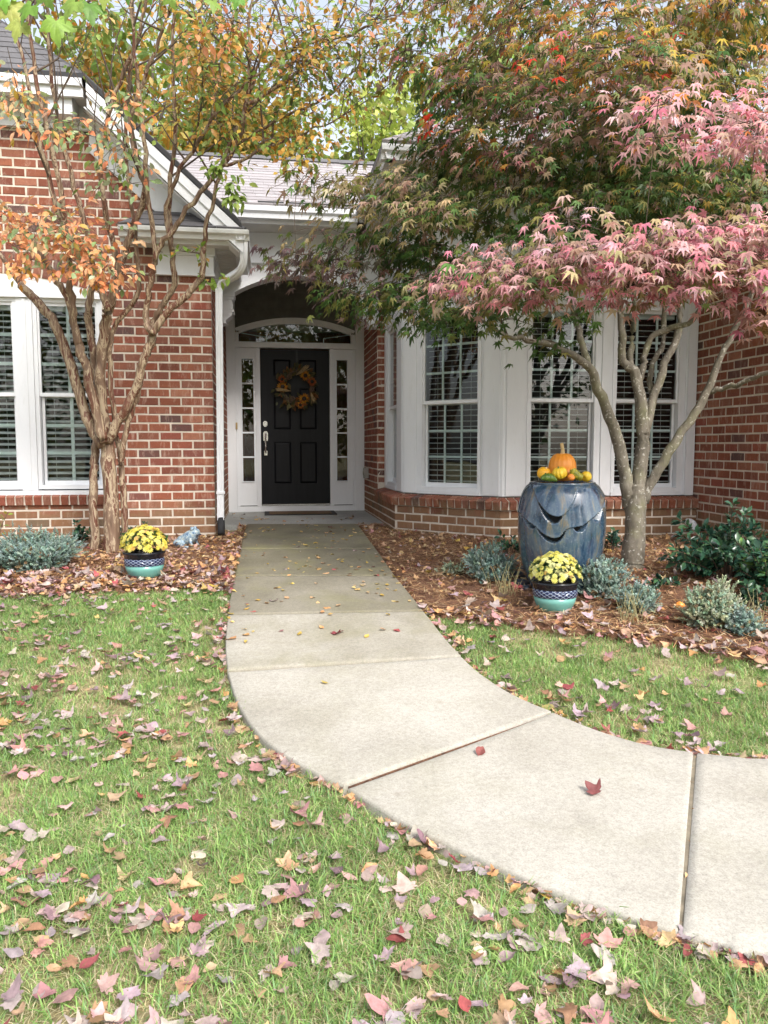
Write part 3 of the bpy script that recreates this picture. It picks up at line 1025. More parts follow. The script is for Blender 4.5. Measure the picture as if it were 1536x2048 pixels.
# shake siding above, staggered butts
sg = MB()
z0 = dz(663)
FD.box(sg, su0, su1, z0, 3.28, -.09, -.03)
sh = mk('porch_gable_wall', sg, M['shade_grey'], house)
rw = .205
shk = {}
for r_ in range(5):
    zz = z0 - .12 + r_ * rw
    s = su0 + (-.03 if r_ % 2 else -.11)
    while s < su1:
        w = random.choice((.13, .16, .19, .22, .25))
        a, b = max(s + .003, su0 + .002), min(s + w - .003, su1 - .002)
        s += w
        if b - a < .03: continue
        zlo = zz + random.uniform(-.004, .004)
        m_ = (a + b) / 2
        if zlo + rw < ar(m_, fo): continue
        zcut = max(zlo, ar(a, fo) - .05, ar(b, fo) - .05) if zlo < ar(m_, fo) else zlo
        zhi = min(zlo + rw + .02, 3.26)
        if zhi - zcut < .02: continue
        mb = MB()
        vs = [FD.p(a, zcut, .010), FD.p(b, zcut, .010), FD.p(b, zhi, -.010), FD.p(a, zhi, -.010), FD.p(a, zcut, -.03), FD.p(b, zcut, -.03), FD.p(b, zhi, -.03), FD.p(a, zhi, -.03)]
        mb.add(vs, [(0, 1, 2, 3), (5, 4, 7, 6), (4, 5, 1, 0), (1, 5, 6, 2), (2, 6, 7, 3), (3, 7, 4, 0)])
        mk('shingle', mb, M['shade_grey'], sh)
# the door leaf with six raised panels
dd0, dd1 = -.045, .000
mb = MB()
pan = []
for (x0, x1), rowz in (((547.5, 582.5), None), ((599, 634), None)):
    for (y0, y1) in ((719, 752), (776, 859), (884, 967)):
        pan.append((ds(x0), ds(x1), dz(y1), dz(y0)))
ss = sorted({sd0, sd1} | {p[0] for p in pan} | {p[1] for p in pan}); zz = sorted({zdb, zdt} | {p[2] for p in pan} | {p[3] for p in pan})
FD.box(mb, sd0, sd1, zdb, zdt, dd0, -.020)
for a, b in zip(ss[:-1], ss[1:]):
    for c, e in zip(zz[:-1], zz[1:]):
        m1, m2 = (a + b) / 2, (c + e) / 2
        if any(p[0] < m1 < p[1] and p[2] < m2 < p[3] for p in pan): continue
        FD.box(mb, a, b, c, e, -.0201, dd1)
door = mk('front_door', mb, M['door'], house)
door['label'] = 'black six-panel front door'
for a, b, c, e in pan:
    mb = MB()
    i = .028
    v = [FD.p(a + .004, c + .004, -.0195), FD.p(b - .004, c + .004, -.0195), FD.p(b - .004, e - .004, -.0195), FD.p(a + .004, e - .004, -.0195),
         FD.p(a + i, c + i, -.003), FD.p(b - i, c + i, -.003), FD.p(b - i, e - i, -.003), FD.p(a + i, e - i, -.003)]
    mb.add(v, [(4, 5, 6, 7), (0, 1, 5, 4), (1, 2, 6, 5), (2, 3, 7, 6), (3, 0, 4, 7)])
    mk('door_panel', mb, M['door'], door)
mb = MB(); hx = ds(530.5)
FD.prism(mb, [(hx + math.cos(k * math.pi / 4 + math.pi / 8) * .031 * (1 if k % 2 else 1), dz(848) + math.sin(k * math.pi / 4 + math.pi / 8) * .040) for k in range(8)], 0, .010)
FD.prism(mb, [(hx + math.cos(k * math.pi / 8) * .021, dz(848) + math.sin(k * math.pi / 8) * .021) for k in range(16)], .010, .026)
mk('deadbolt', mb, M['metal'], door)
mb = MB()
FD.prism(mb, [(hx + .003 + x, dz(873) + z) for x, z in ((-.026, -.06), (.026, -.06), (.030, -.03), (.030, .04), (.018, .066), (-.018, .066), (-.030, .04), (-.030, -.03))], 0, .010)
mb.tube([FD.p(hx + .003, dz(868), .01), FD.p(hx + .003, dz(868), .05), FD.p(hx + .003, dz(880), .062), FD.p(hx + .003, dz(893), .062), FD.p(hx + .003, dz(903), .05), FD.p(hx + .003, dz(905), .005)], [.012, .014, .011, .010, .010, .012], 10)
FD.prism(mb, [(hx + .003 + x, dz(906) + z) for x, z in ((-.020, -.03), (.020, -.03), (.020, .03), (-.020, .03))], 0, .008)
mk('door_handle', mb, M['metal'], door)
mb = MB(); FD.box(mb, sd0, sd1, zdb - .026, zdb - .004, -.06, .034)
mk('threshold', mb, M['metal'], house)
mb = MB(); x = ds(473.5); FD.box(mb, x - .012, x + .012, dz(859), dz(846), .045, .055)
FD.prism(mb, [(x + math.cos(k * math.pi / 6) * .008, dz(852) + math.sin(k * math.pi / 6) * .008) for k in range(12)], .055, .060)
mk('doorbell', mb, M['brass'], house)

# ---- arched porch beam ----------------------------------------------
FBm = Facet((XL, YB), (XP, YB))
bs = lambda px, py=590: FBm.sz(px, py)[0]
bz = lambda py, px=595: FBm.sz(px, py)[1]
zpk, zsp = bz(552), bz(590)
a0_, a1_ = bs(466), bs(724)
cxb, hwb = (a0_ + a1_) / 2, (a1_ - a0_) / 2
rb = (hwb ** 2 + (zpk - zsp) ** 2) / (2 * (zpk - zsp)); zcb = zpk - rb
arb = lambda s: zcb + math.sqrt(max(0, rb * rb - (s - cxb) ** 2))
zb1 = bz(528); zb2 = 3.27
mb = MB()
n = 32
xs = [a0_ + (a1_ - a0_) * i / n for i in range(n + 1)]
for a, b in zip(xs[:-1], xs[1:]):
    FBm.prism(mb, [(a, arb(a)), (b, arb(b)), (b, zb1), (a, zb1)], -.22, .0)
FBm.box(mb, .001, a0_, zsp, zb1, -.22, 0); FBm.box(mb, a1_, FBm.L - .001, zsp, zb1, -.22, 0)
mk('arched_beam', mb, M['white'], house)
mb = MB()
FBm.box(mb, .001, FBm.L - .001, zb1 + .001, zb2, -.22, .028)
FBm.box(mb, .001, FBm.L - .001, zb1 - .012, zb1 + .012, .001, .045)
mk('frieze_board', mb, M['white'], house)
# corbels under the arch ends
for side in (0, 1):
    sg_ = 1 if side == 0 else -1
    base = 0.002 if side == 0 else FBm.L - .002
    w = (a0_ if side == 0 else FBm.L - a1_) + .0
    mb = MB()
    P_ = lambda o, z: (base + sg_ * o, z)
    z_c0 = bz(650)
    hts = [(bz(590), .03, w + .018), (bz(597), .012, w + .006), (bz(603), 0, w - .010), (bz(622), -.004, w + .004), (bz(628), 0, w - .014)]
    for (zt_, dx, ww_), (zb_, _, _) in zip(hts, hts[1:] + [(bz(634), 0, 0)]):
        pts = [P_(0, zb_ + .001), P_(ww_, zb_ + .001), P_(ww_, zt_ - .001), P_(0, zt_ - .001)]
        if side: pts = pts[::-1]
        FBm.prism(mb, pts, -.22, .012 + max(dx, 0) * .6)
    prof = [(0, bz(634)), (w - .014, bz(634))]
    for i in range(9):
        t = i / 8
        prof.append((w - .014 - .055 * math.sin(t * math.pi / 2) ** 1.2 - (.03 * math.sin(t * math.pi)) , bz(634) + (z_c0 - bz(634)) * (1 - (1 - t) ** 1.3)))
    prof.append((0, z_c0))
    pts = [P_(max(o, 0), z) for o, z in prof]
    pts = [q for i, q in enumerate(pts) if i == 0 or (abs(q[0] - pts[i - 1][0]) + abs(q[1] - pts[i - 1][1])) > 1e-5]
    FBm.prism(mb, pts[::-1] if side == 0 else pts, -.22, .006)
    mk('corbel', mb, M['white'], house)
mb = MB(); mb.box(XL + .001, XP - .001, YB + .22, YD - .05, 3.272, 3.30)
mk('porch_ceiling', mb, M['soffit'], house)

# ---- roofs ----------------------------------------------------------
def shingle_roof(name, A, B, C, D, expo, tabw, mat, per=False, lift=.008):
    """roof plane A-B (eave) to D-C (top); courses of tabs with real butts"""
    A, B, C, D = map(Vector, (A, B, C, D))
    nrm = (B - A).cross(D - A).normalized()
    if nrm.z < 0: nrm = -nrm
    mb = MB().prism([A - nrm * .02, B - nrm * .02, C - nrm * .02, D - nrm * .02], -nrm * .05)
    o = mk(name, mb, M[mat], house)
    n = max(1, int(((D + C) / 2 - (A + B) / 2).length / expo))
    V, FF, RN = [], [], []
    for r in range(n):
        t0, t1 = r / n, min(1, (r + 1.25) / n)
        l0, r0 = A.lerp(D, t0), B.lerp(C, t0); l1, r1 = A.lerp(D, t1), B.lerp(C, t1)
        W = (r0 - l0).length
        k = max(1, int(W / tabw))
        off = random.random() * .5
        es = [0] + [min(1, max(0, (i + off + random.uniform(-.2, .2)) / k)) for i in range(k + 1)] + [1]
        es = sorted(set(es))
        for a, b in zip(es[:-1], es[1:]):
            if b - a < .02 / max(W, .1): continue
            g = .0012 / max(W, .1)
            up = nrm * (lift * random.uniform(.8, 1.3))
            q = [l0.lerp(r0, a + g), l0.lerp(r0, b - g), l1.lerp(r1, b - g), l1.lerp(r1, a + g)]
            v = [q[0] + up, q[1] + up, q[2] + nrm * .001, q[3] + nrm * .001, q[0] - nrm * .015, q[1] - nrm * .015]
            f = [(0, 1, 2, 3), (4, 5, 1, 0)]
            if per:
                link('shingle', mesh_from('shingle', [tuple(x) for x in v], f, [M[mat]], rnd=[random.random()] * 6), o)
            else:
                b0 = len(V); V += [tuple(x) for x in v]; FF += [tuple(i + b0 for i in t) for t in f]; RN += [random.random()] * 6
    if not per:
        s = link('shingles', mesh_from('shingles', V, FF, [M[mat]], rnd=RN), o); s['kind'] = 'stuff'
    return o
YG = 8.36
ze = 3.42
PIT = .60
def ridge_depth():
    lo, hi = 9.0, 20.0
    for _ in range(40):
        m = (lo + hi) / 2
        z = ze + PIT * (m - YG)
        q = at_Y(570, 318, m)
        if z < q.z: lo = m
        else: hi = m
    return lo
# the ridge is where the sheet meets the line of sight of the ridge in the photograph
YR = min(13.5, max(10.0, ridge_depth()))
zR = ze + PIT * (YR - YG)
shingle_roof('roof', (-4.8, YG, ze), (9.5, YG, ze), (9.5, YR, zR), (-4.8, YR, zR), .127, .30, 'shingle_pale')
shingle_roof('roof', (9.5, 2 * YR - YG, ze), (-4.8, 2 * YR - YG, ze), (-4.8, YR, zR), (9.5, YR, zR), .5, 1.2, 'shingle_pale')
mb = MB()
for i in range(60):
    x0 = -4.8 + i * .24
    mb.prism([(x0, YR - .13, zR - .055), (x0, YR, zR + .028), (x0, YR + .13, zR - .055)], (.25, 0, .004))
mk('ridge_cap', mb, M['shingle_dark'], house)

def gutter(name, a, b, out, parent=house, z_off=0, h=.115, w=.115, mat='gutter'):
    """K-style gutter from a to b (top back edge), projecting along out"""
    a, b, out = Vector(a), Vector(b), Vector(out).normalized()
    prof = [(0, 0), (0, -h), (w * .62, -h), (w * .72, -h * .62), (w * .95, -h * .42), (w, -h * .12), (w, 0), (w * .90, 0), (w * .90, -h * .12), (w * .62, -h * .55), (w * .55, -h * .92), (.006, -h * .92), (.006, 0)]
    Z = Vector((0, 0, 1))
    v = [p + out * x + Z * y for p in (a, b) for x, y in prof]
    n = len(prof)
    f = [(i, (i + 1) % n, n + (i + 1) % n, n + i) for i in range(n)]
    f += [tuple(range(n - 1, -1, -1)), tuple(range(n, 2 * n))]
    return mk(name, MB().add(v, f), M[mat], parent)
# main eave over the porch
zgt = 3.40
gutter('gutter', (-.48, YG + .10, zgt), (1.0, YG + .10, zgt), (0, -1, 0), mat='white')
mb = MB().box(-.48, 1.0, YG + .105, YG + .13, 3.25, zgt + .01)
mk('fascia', mb, M['white'], house)
mb = MB().box(XL + .02, 1.02, YG + .13, YB - .03, 3.262, 3.274)
mk('soffit', mb, M['soffit'], house)
mb = MB()
for i in range(4):          # snow-guard like dark slots at the eave
    x0 = -.05 + i * .30
    mb.box(x0, x0 + .27, YG + .015, YG + .06, ze - .005, ze + .035)
mk('gutter_guard', mb, M['black'], house)

# right-hand section: hipped roof over the bay
xe, ye = .98, 6.52
hp = .68
shingle_roof('roof', (xe, ye, ze), (9.5, ye, ze), (9.5, ye + 1.7, ze + 1.7 * hp), (xe + 1.7, ye + 1.7, ze + 1.7 * hp), .127, .30, 'shingle_pale')
mb = MB().prism([(xe, ye, ze - .02), (xe + 1.7, ye + 1.7, ze + 1.7 * hp - .02), (xe, YG + 2.5, ze - .02)], (0, 0, -.05))
mb.prism([(xe + 1.7, ye + 1.7, ze + 1.7 * hp - .02), (xe + 1.7, 11.5, ze + 1.7 * hp - .02), (xe, 11, ze - .02), (xe, YG + 2.5, ze - .02)], (0, 0, -.05))
mk('roof', mb, M['shingle_pale'], house)
gutter('gutter', (xe, ye + .115, zgt), (X3 - .3, ye + .115, zgt), (0, -1, 0), mat='white')
gutter('gutter', (xe + .115, YG + .05, zgt), (xe + .115, ye + .02, zgt), (-1, 0, 0), mat='white')
mb = MB().box(xe + .116, X3, ye + .12, ye + .145, 3.25, zgt + .01).box(xe + .116, xe + .14, ye + .146, YG + .1, 3.25, zgt + .01)
mk('fascia', mb, M['white'], house)
mb = MB().hexa([(xe + .14, ye + .146), (X3, ye + .146), (X3, YC + .2), (2.2, YC + .2), (XP + .2, 7.9), (XP + .2, YG + .6), (xe + .14, YG + .6)], 3.285, 3.297)
mk('soffit', mb, M['soffit'], house)
# garage side: gutter and roof edge
gutter('gutter', (X3 - .18, YW - .2, 3.16), (X3 - .18, ye + .2, 3.16), (-1, 0, 0), mat='white')
mb = MB().box(X3 - .18, X3 + .10, YW - .2, YC + .05, 3.06, 3.075).box(X3 - .178, X3 - .155, YW - .2, YC, 3.03, 3.17)
mk('soffit', mb, M['soffit'], house)
shingle_roof('roof', (X3 - .25, 9.2, 3.17), (X3 - .25, YW - .3, 3.17), (X3 + 2.6, YW - .3, 4.9), (X3 + 2.6, 9.2, 4.9), .25, .6, 'shingle_pale')

# left wing gable with clipped top
yr = 7.25
xg0 = 2 * WC - rk_e.x
shl = slope
zE, zTp = rk_e.z, rk_t.z
xT = rk_t.x; xT0 = 2 * WC - xT
th = .05
Yb = 12.0
def rx(x): return zE + (rk_e.x - x) * shl       # height of the rake's roof line at x (right side)
# right and left roof slopes of the wing
zridge = rx(WC)
ydh = yr + (zridge - zTp) / .91                  # hip apex
mb = MB()
mb.prism([(rk_e.x, yr, zE), (xT, yr, zTp), (WC, ydh, zridge), (WC, Yb, zridge), (rk_e.x, Yb, zE)], (.018, 0, .05))
mb.prism([(xg0, yr, zE), (xT0, yr, zTp), (WC, ydh, zridge), (WC, Yb, zridge), (xg0, Yb, zE)], (-.018, 0, .05))
mk('roof', mb, M['shingle_dark'], house)
shingle_roof('hip_roof', (xT0, yr - .02, zTp + .03), (xT, yr - .02, zTp + .03), (WC + .002, ydh, zridge + .035), (WC - .002, ydh, zridge + .035), .135, .30, 'shingle_dark', per=True)
mb = MB()
for sx, s0, s1 in ((1, rk_e.x, xT), (-1, xg0, xT0)):
    mb.prism([(s0 + sx * .04, yr - .03, zE - .035), (s1 + sx * .04, yr - .03, zTp - .035), (s1 - sx * .0, yr - .03, zTp + .05), (s0 - sx * .0, yr - .03, zE + .05)][::-1], (0, .06, 0))
mb.box(xT0 - .02, xT + .03, yr - .045, yr + .02, zTp - .012, zTp + .03)
mk('drip_edge', mb, M['black'], house)
for sx, s0, s1 in ((1, rk_e.x, xT), (-1, xg0, xT0)):
    mb = MB()
    # rake boards: a wide one and a narrower shadow board
    for h0, h1, y0, y1 in ((-.035, -.135, yr - .022, yr + .02), (-.135, -.235, yr - .006, yr + .02)):
        mb.prism([(s0 + sx * .03, y0, zE + h0), (s1 + sx * .03, y0, zTp + h0), (s1 + sx * .03, y0, zTp + h1), (s0 + sx * .03, y0, zE + h1)], (0, y1 - y0, 0))
    # soffit of the rake and frieze on the wall
    mb.prism([(s0, yr + .02, zE - .215), (s1, yr + .02, zTp - .215), (s1, YF - .012, zTp - .215), (s0, YF - .012, zE - .215)], (0, 0, -.014))
    mb.prism([(s0 - sx * .35, YF - .03, zE - .23 + .35 * shl), (s1 - sx * .0, YF - .03, zTp - .23), (s1 - sx * .03, YF - .03, zTp - .50), (s0 - sx * .35, YF - .03, zE - .50 + .35 * shl)], (0, .028, 0))
    mk('rake_board', mb, M['white'], house)
# clipped eave: fascia, soffit, brackets, frieze
zh0 = at_Y(80, 190, yr)[2]
zfr0 = at_Y(80, 256, YF - .03)[2]
mb = MB()
mb.box(xT0, xT, yr - .02, yr + .02, zh0, zTp - .014)
mb.box(xT0, xT, yr - .05, yr - .021, zTp - .075, zTp - .013)
mb.box(xT0, xT, yr + .021, YF - .031, zh0 + .04, zh0 + .055)
mb.box(xT0 - .02, xT + .02, YF - .034, YF - .003, zfr0, zh0 + .039)
mb.box(xT0 + .25, xT - .12, YF - .055, YF - .035, zfr0 - .001, zfr0 + .045)
mk('eave_frieze', mb, M['white'], house)
mb = MB().box(xT - .30, xT - .10, yr + .03, YF - .036, zh0 - .13, zh0 + .036)
mk('bracket', mb, M['white'], house)
# eave return on the right
rt0 = at_Y(235, 462, 7.2).x; rt1 = -.125
zr1 = at_Y(400, 455, 7.2).z; zr0 = at_Y(400, 475, 7.2).z
gutter('gutter', (rt0, 7.2 + .115, zr1), (rt1, 7.2 + .115, zr1), (0, -1, 0), h=zr1 - zr0)
gutter('gutter', (rt1 - .115, 7.22, zr1), (rt1 - .115, YG + .3, zr1), (1, 0, 0), h=zr1 - zr0)
mb = MB()
mb.box(rt0, rt1 - .115, 7.316, 7.335, zr0 - .03, zr1 + .005)
mb.box(rt1 - .14, rt1 - .116, 7.336, YB - .03, zr0 - .03, zr1 + .005)
mk('fascia', mb, M['white'], house)
mb = MB()
mb.box(rt0, rt1 - .141, 7.336, YF - .012, zr0 - .012, zr0)
mb.box(XL - .02, rt1 - .141, YF - .011, YB - .032, zr0 - .012, zr0 - .0005)
for i in range(12):
    y = YF + .02 + i * .105
    mb.box(XL + .05, rt1 - .19, y, y + .05, zr0 - .016, zr0 - .0125)
mk('soffit', mb, M['soffit'], house)
shingle_roof('return_roof', (rt0, 7.215, zr1 + .01), (rt1 - .02, 7.215, zr1 + .01), (rt1 - .33, YF, zr1 + .235), (rt0 + .22, YF, zr1 + .235), .13, .3, 'shingle_dark', per=True)
f0 = LW.sz(312, 520, .03)[0] - 5.2
fz0 = LW.sz(380, 547, .03)[1]; fz1 = LW.sz(380, 512, .03)[1]
mb = MB()
mb.box(f0, XL + .03, YF - .045, YF - .003, fz0, fz1)
mb.box(f0 - .02, XL + .045, YF - .065, YF - .002, fz1 + .001, zr0 - .013)
mb.box(f0 - .012, XL + .04, YF - .055, YF - .004, fz0 - .022, fz0 - .001)
mb.box(XL + .003, XL + .03, YF - .002, YB - .04, fz0, fz1)
mb.box(XL + .003, XL + .044, YF - .0015, YB - .04, fz1 + .001, zr0 - .013)
mk('cornice_frieze', mb, M['white'], house)
# upper wall strip behind the return
# downspout
q = lambda px, py, Y: at_Y(px, py, Y)
dsx = at_Y(440, 900, 7.50)
pathd = [q(488, 474, 7.28), q(488, 500, 7.28), q(487, 522, 7.30), q(480, 541, 7.34), q(465, 553, 7.40), q(448, 562, 7.46), q(440, 575, 7.49), q(438, 600, 7.495), q(440, 800, 7.50), q(441, 1000, 7.50), q(441.5, 1040, 7.50)]
sp = spline(pathd, 46)
mb = MB()
P_ = [Vector(p) for p in sp]
for i in range(len(P_)):
    t = (P_[min(i + 1, len(P_) - 1)] - P_[max(0, i - 1)]).normalized()
    sd = Vector((1, 0, 0)) - t * t.x
    if sd.length < .3: sd = Vector((0, 0, 1)) - t * t.z
    sd.normalize(); fd = t.cross(sd).normalized()
    cs = [(-.032, -.026), (-.018, -.029), (-.014, -.024), (-.006, -.024), (-.002, -.029), (.008, -.029), (.012, -.024), (.020, -.024), (.032, -.027), (.034, .024), (-.034, .024)]
    for x, y in cs: mb.v.append(tuple(P_[i] + sd * x + fd * (-y if fd.y > 0 else y) * -1))
nc = 11
for i in range(len(P_) - 1):
    for k in range(nc):
        mb.f.append((i * nc + k, i * nc + (k + 1) % nc, (i + 1) * nc + (k + 1) % nc, (i + 1) * nc + k))
mk('downspout', mb, M['white'], house, True)
mb = MB().tube([P_[-1] + Vector((0, -.0, .02)), P_[-1] + Vector((.005, -.02, -.06)), P_[-1] + Vector((.005, -.06, -.13))], .036, 10)
mk('drain_boot', mb, M['rubber'], house, True)
for z in (.45, 2.35):
    mb = MB().box(dsx.x - .040, dsx.x + .040, 7.463, 7.535, z, z + .025)
    mk('downspout_strap', mb, M['white'], house)
# electric outlet on the porch wall, vent elbow by the garage wall
ou = at_X(736, 946, XP)
mb = MB().box(ou.x - .055, ou.x - .001, ou.y - .07, ou.y + .07, ou.z - .065, ou.z + .065)
mb.lathe([(.03, -.001), (.028, .01), (0, .012)], 12)
mb.v[-36:] = [(ou.x - .055 - z, ou.y + x, ou.z + y) for x, y, z in mb.v[-36:]]
mk('outlet_cover', mb, simple('grey_cover', (.30, .29, .26), .5), house)
el = at_Y(1388, 1050, YC - .12)
mb = MB().tube(spline([(el.x - .0, YC + .02, el.z + .02), (el.x, YC - .06, el.z + .025), (el.x + .01, YC - .10, el.z + .0), (el.x + .01, YC - .11, el.z - .05)], 10), .030, 12)
mk('vent_elbow', mb, M['white'], house, True)
# rear mass so that no daylight shows through
mb = MB().box(-4.9, 9.4, YD + 2.4, 2 * YR - YG - .3, 0, 3.3).box(-5.15, -5.0, YF + .1, 13, 0, 3.0)
mk('rear_wall', mb, M['brick'], house, rnd=[.3] * 16)

# ---- blinds: hung inside the windows, each one its own thing ---------
slat_cache = {}
BL_LAB = {0: 'white slatted blind in the window behind the crape myrtle', 1: 'white slatted blind in the window cut by the left edge', 2: 'white slatted blind in the window beyond the left edge',
          3: 'white slatted blind in the angled bay window', 4: 'white slatted blind in the bay window behind the pumpkins', 5: 'white slatted blind in the bay window behind the maple trunk', 6: 'white slatted blind in the bay window facing the porch'}
for bi, (fac, s0, s1, z0, z1, d, win) in enumerate(BLINDS):
    m = (s0 + s1) / 2; L = s1 - s0
    root = empty('window_blind', fac.p(m, z0, d), BL_LAB[bi], 'blind', 'slatted blinds in the front windows', fac.rz)
    wide = bi < 3
    dep = .046 if wide else .034
    tilt = R(26 if wide else 13)
    ct, st_ = math.cos(tilt), math.sin(tilt)
    mb = MB()
    for k, (y, z) in enumerate(((-dep / 2, -.0), (0, .003), (dep / 2, 0))):
        yy, zz = y * ct - z * st_, y * st_ + z * ct
        for x in (-L / 2, L / 2):
            mb.v.append((x, yy, zz)); mb.v.append((x, yy, zz - .0024))
    # 3 rows x (left top, left bottom, right top, right bottom)
    for k in range(2):
        a, b = k * 4, k * 4 + 4
        mb.f += [(a, a + 2, b + 2, b), (a + 3, a + 1, b + 1, b + 3)]
    mb.f += [(0, 1, 3, 2), (8, 10, 11, 9)]
    me = mesh_from('slat', mb.v, mb.f, [M['blind']])
    n = int((z1 - z0 - .06) / .054)
    for i in range(n):
        o = link('slat', me, root, False)
        o.location = (0, 0, .045 + i * .054)
        o.rotation_euler = (R(random.uniform(-2, 2)), R(random.uniform(-.15, .15)), 0)
    mb = MB().box(-L / 2, L / 2, -.022, .022, .0, .018); mk('bottom_rail', mb, M['blind'], root, world=False)
    mb = MB().box(-L / 2, L / 2, -.028, .028, z1 - z0 - .05, z1 - z0); mk('head_rail', mb, M['blind'], root, world=False)
    for fx in (-.32, .32):
        mb = MB().box(fx * L - .0012, fx * L + .0012, -dep / 2 - .003, -dep / 2 - .001, .01, z1 - z0 - .04); mk('ladder_cord', mb, M['blind'], root, world=False)
# ================================================================== trees
def leaf_palmate(lobes, valley=.34, widths=None, curl=.12):
    """star-shaped leaf of pointed lobes; base at the origin, tip along +Y, length about 1"""
    v = [(0, 0, 0)]
    f = []
    angs = [a for a, _ in lobes]
    n = len(lobes)
    for i, (a, l) in enumerate(lobes):
        ar = R(a)
        if i == 0:
            a0 = ar - R(20); v.append((math.sin(a0) * .12, math.cos(a0) * .12, 0))
        v.append((math.sin(ar) * l, math.cos(ar) * l, -curl * l * l))
        if i < n - 1:
            am = (ar + R(lobes[i + 1][0])) / 2
            vl = valley * min(1, (l + lobes[i + 1][1]) / 1.6)
            v.append((math.sin(am) * vl, math.cos(am) * vl, .03))
        else:
            a1 = ar + R(20); v.append((math.sin(a1) * .12, math.cos(a1) * .12, 0))
    for i in range(n):
        k = 1 + 2 * i
        f.append((0, k, k + 1)); f.append((0, k + 1, k + 2))
    return v, f
JM_LEAF = leaf_palmate([(-125, .38), (-80, .68), (-40, .92), (0, 1.0), (40, .92), (80, .68), (125, .38)], .36, curl=.28)
JM_LEAVES = [JM_LEAF,
             leaf_palmate([(-118, .30), (-72, .60), (-37, .95), (3, 1.0), (42, .84), (84, .62), (120, .34)], .33, curl=.45),
             leaf_palmate([(-100, .52), (-50, .85), (-4, 1.05), (44, .9), (96, .56)], .32, curl=.15),
             leaf_palmate([(-128, .35), (-85, .72), (-45, .88), (-6, .96), (36, .98), (78, .70), (122, .42)], .40, curl=.62)]
OVAL = ([(0, 0, 0), (-.20, .28, .05), (0, .35, 0), (.20, .28, .05), (-.23, .58, .04), (0, .66, -.03), (.23, .58, .04), (0, 1, -.12)],
        [(0, 2, 1), (0, 3, 2), (1, 2, 5, 4), (2, 3, 6, 5), (4, 5, 7), (5, 6, 7)])

def pal(cols, w, n):
    c = np.array(cols)[RNG.choice(len(cols), n, p=np.array(w) / sum(w))]
    return np.clip(c * RNG.uniform(.78, 1.22, (n, 1)) * RNG.uniform(.92, 1.08, (n, 3)), .004, .85)

PINK = [(.80, .37, .41), (.84, .49, .52), (.78, .27, .33), (.78, .48, .45)]
MAUV = [(.54, .34, .27), (.52, .37, .25), (.46, .29, .22)]
TAN = [(.52, .42, .22), (.48, .40, .20), (.55, .42, .27)]
OLIV = [(.24, .26, .075), (.30, .28, .09), (.20, .25, .07)]
GREEN = [(.088, .172, .042), (.125, .22, .058), (.068, .135, .036)]
PLUM = [(.24, .16, .16), (.32, .22, .21), (.18, .14, .11)]
ORNG = [(.66, .26, .06), (.64, .36, .09), (.60, .22, .07)]
GOLD = [(.58, .42, .07), (.52, .40, .09)]
RED = [(.62, .055, .025)]
def mixpal(parts, n):
    cols, w = [], []
    for p, k in parts:
        for c in p: cols.append(c); w.append(k / len(p))
    return pal(cols, w, n)

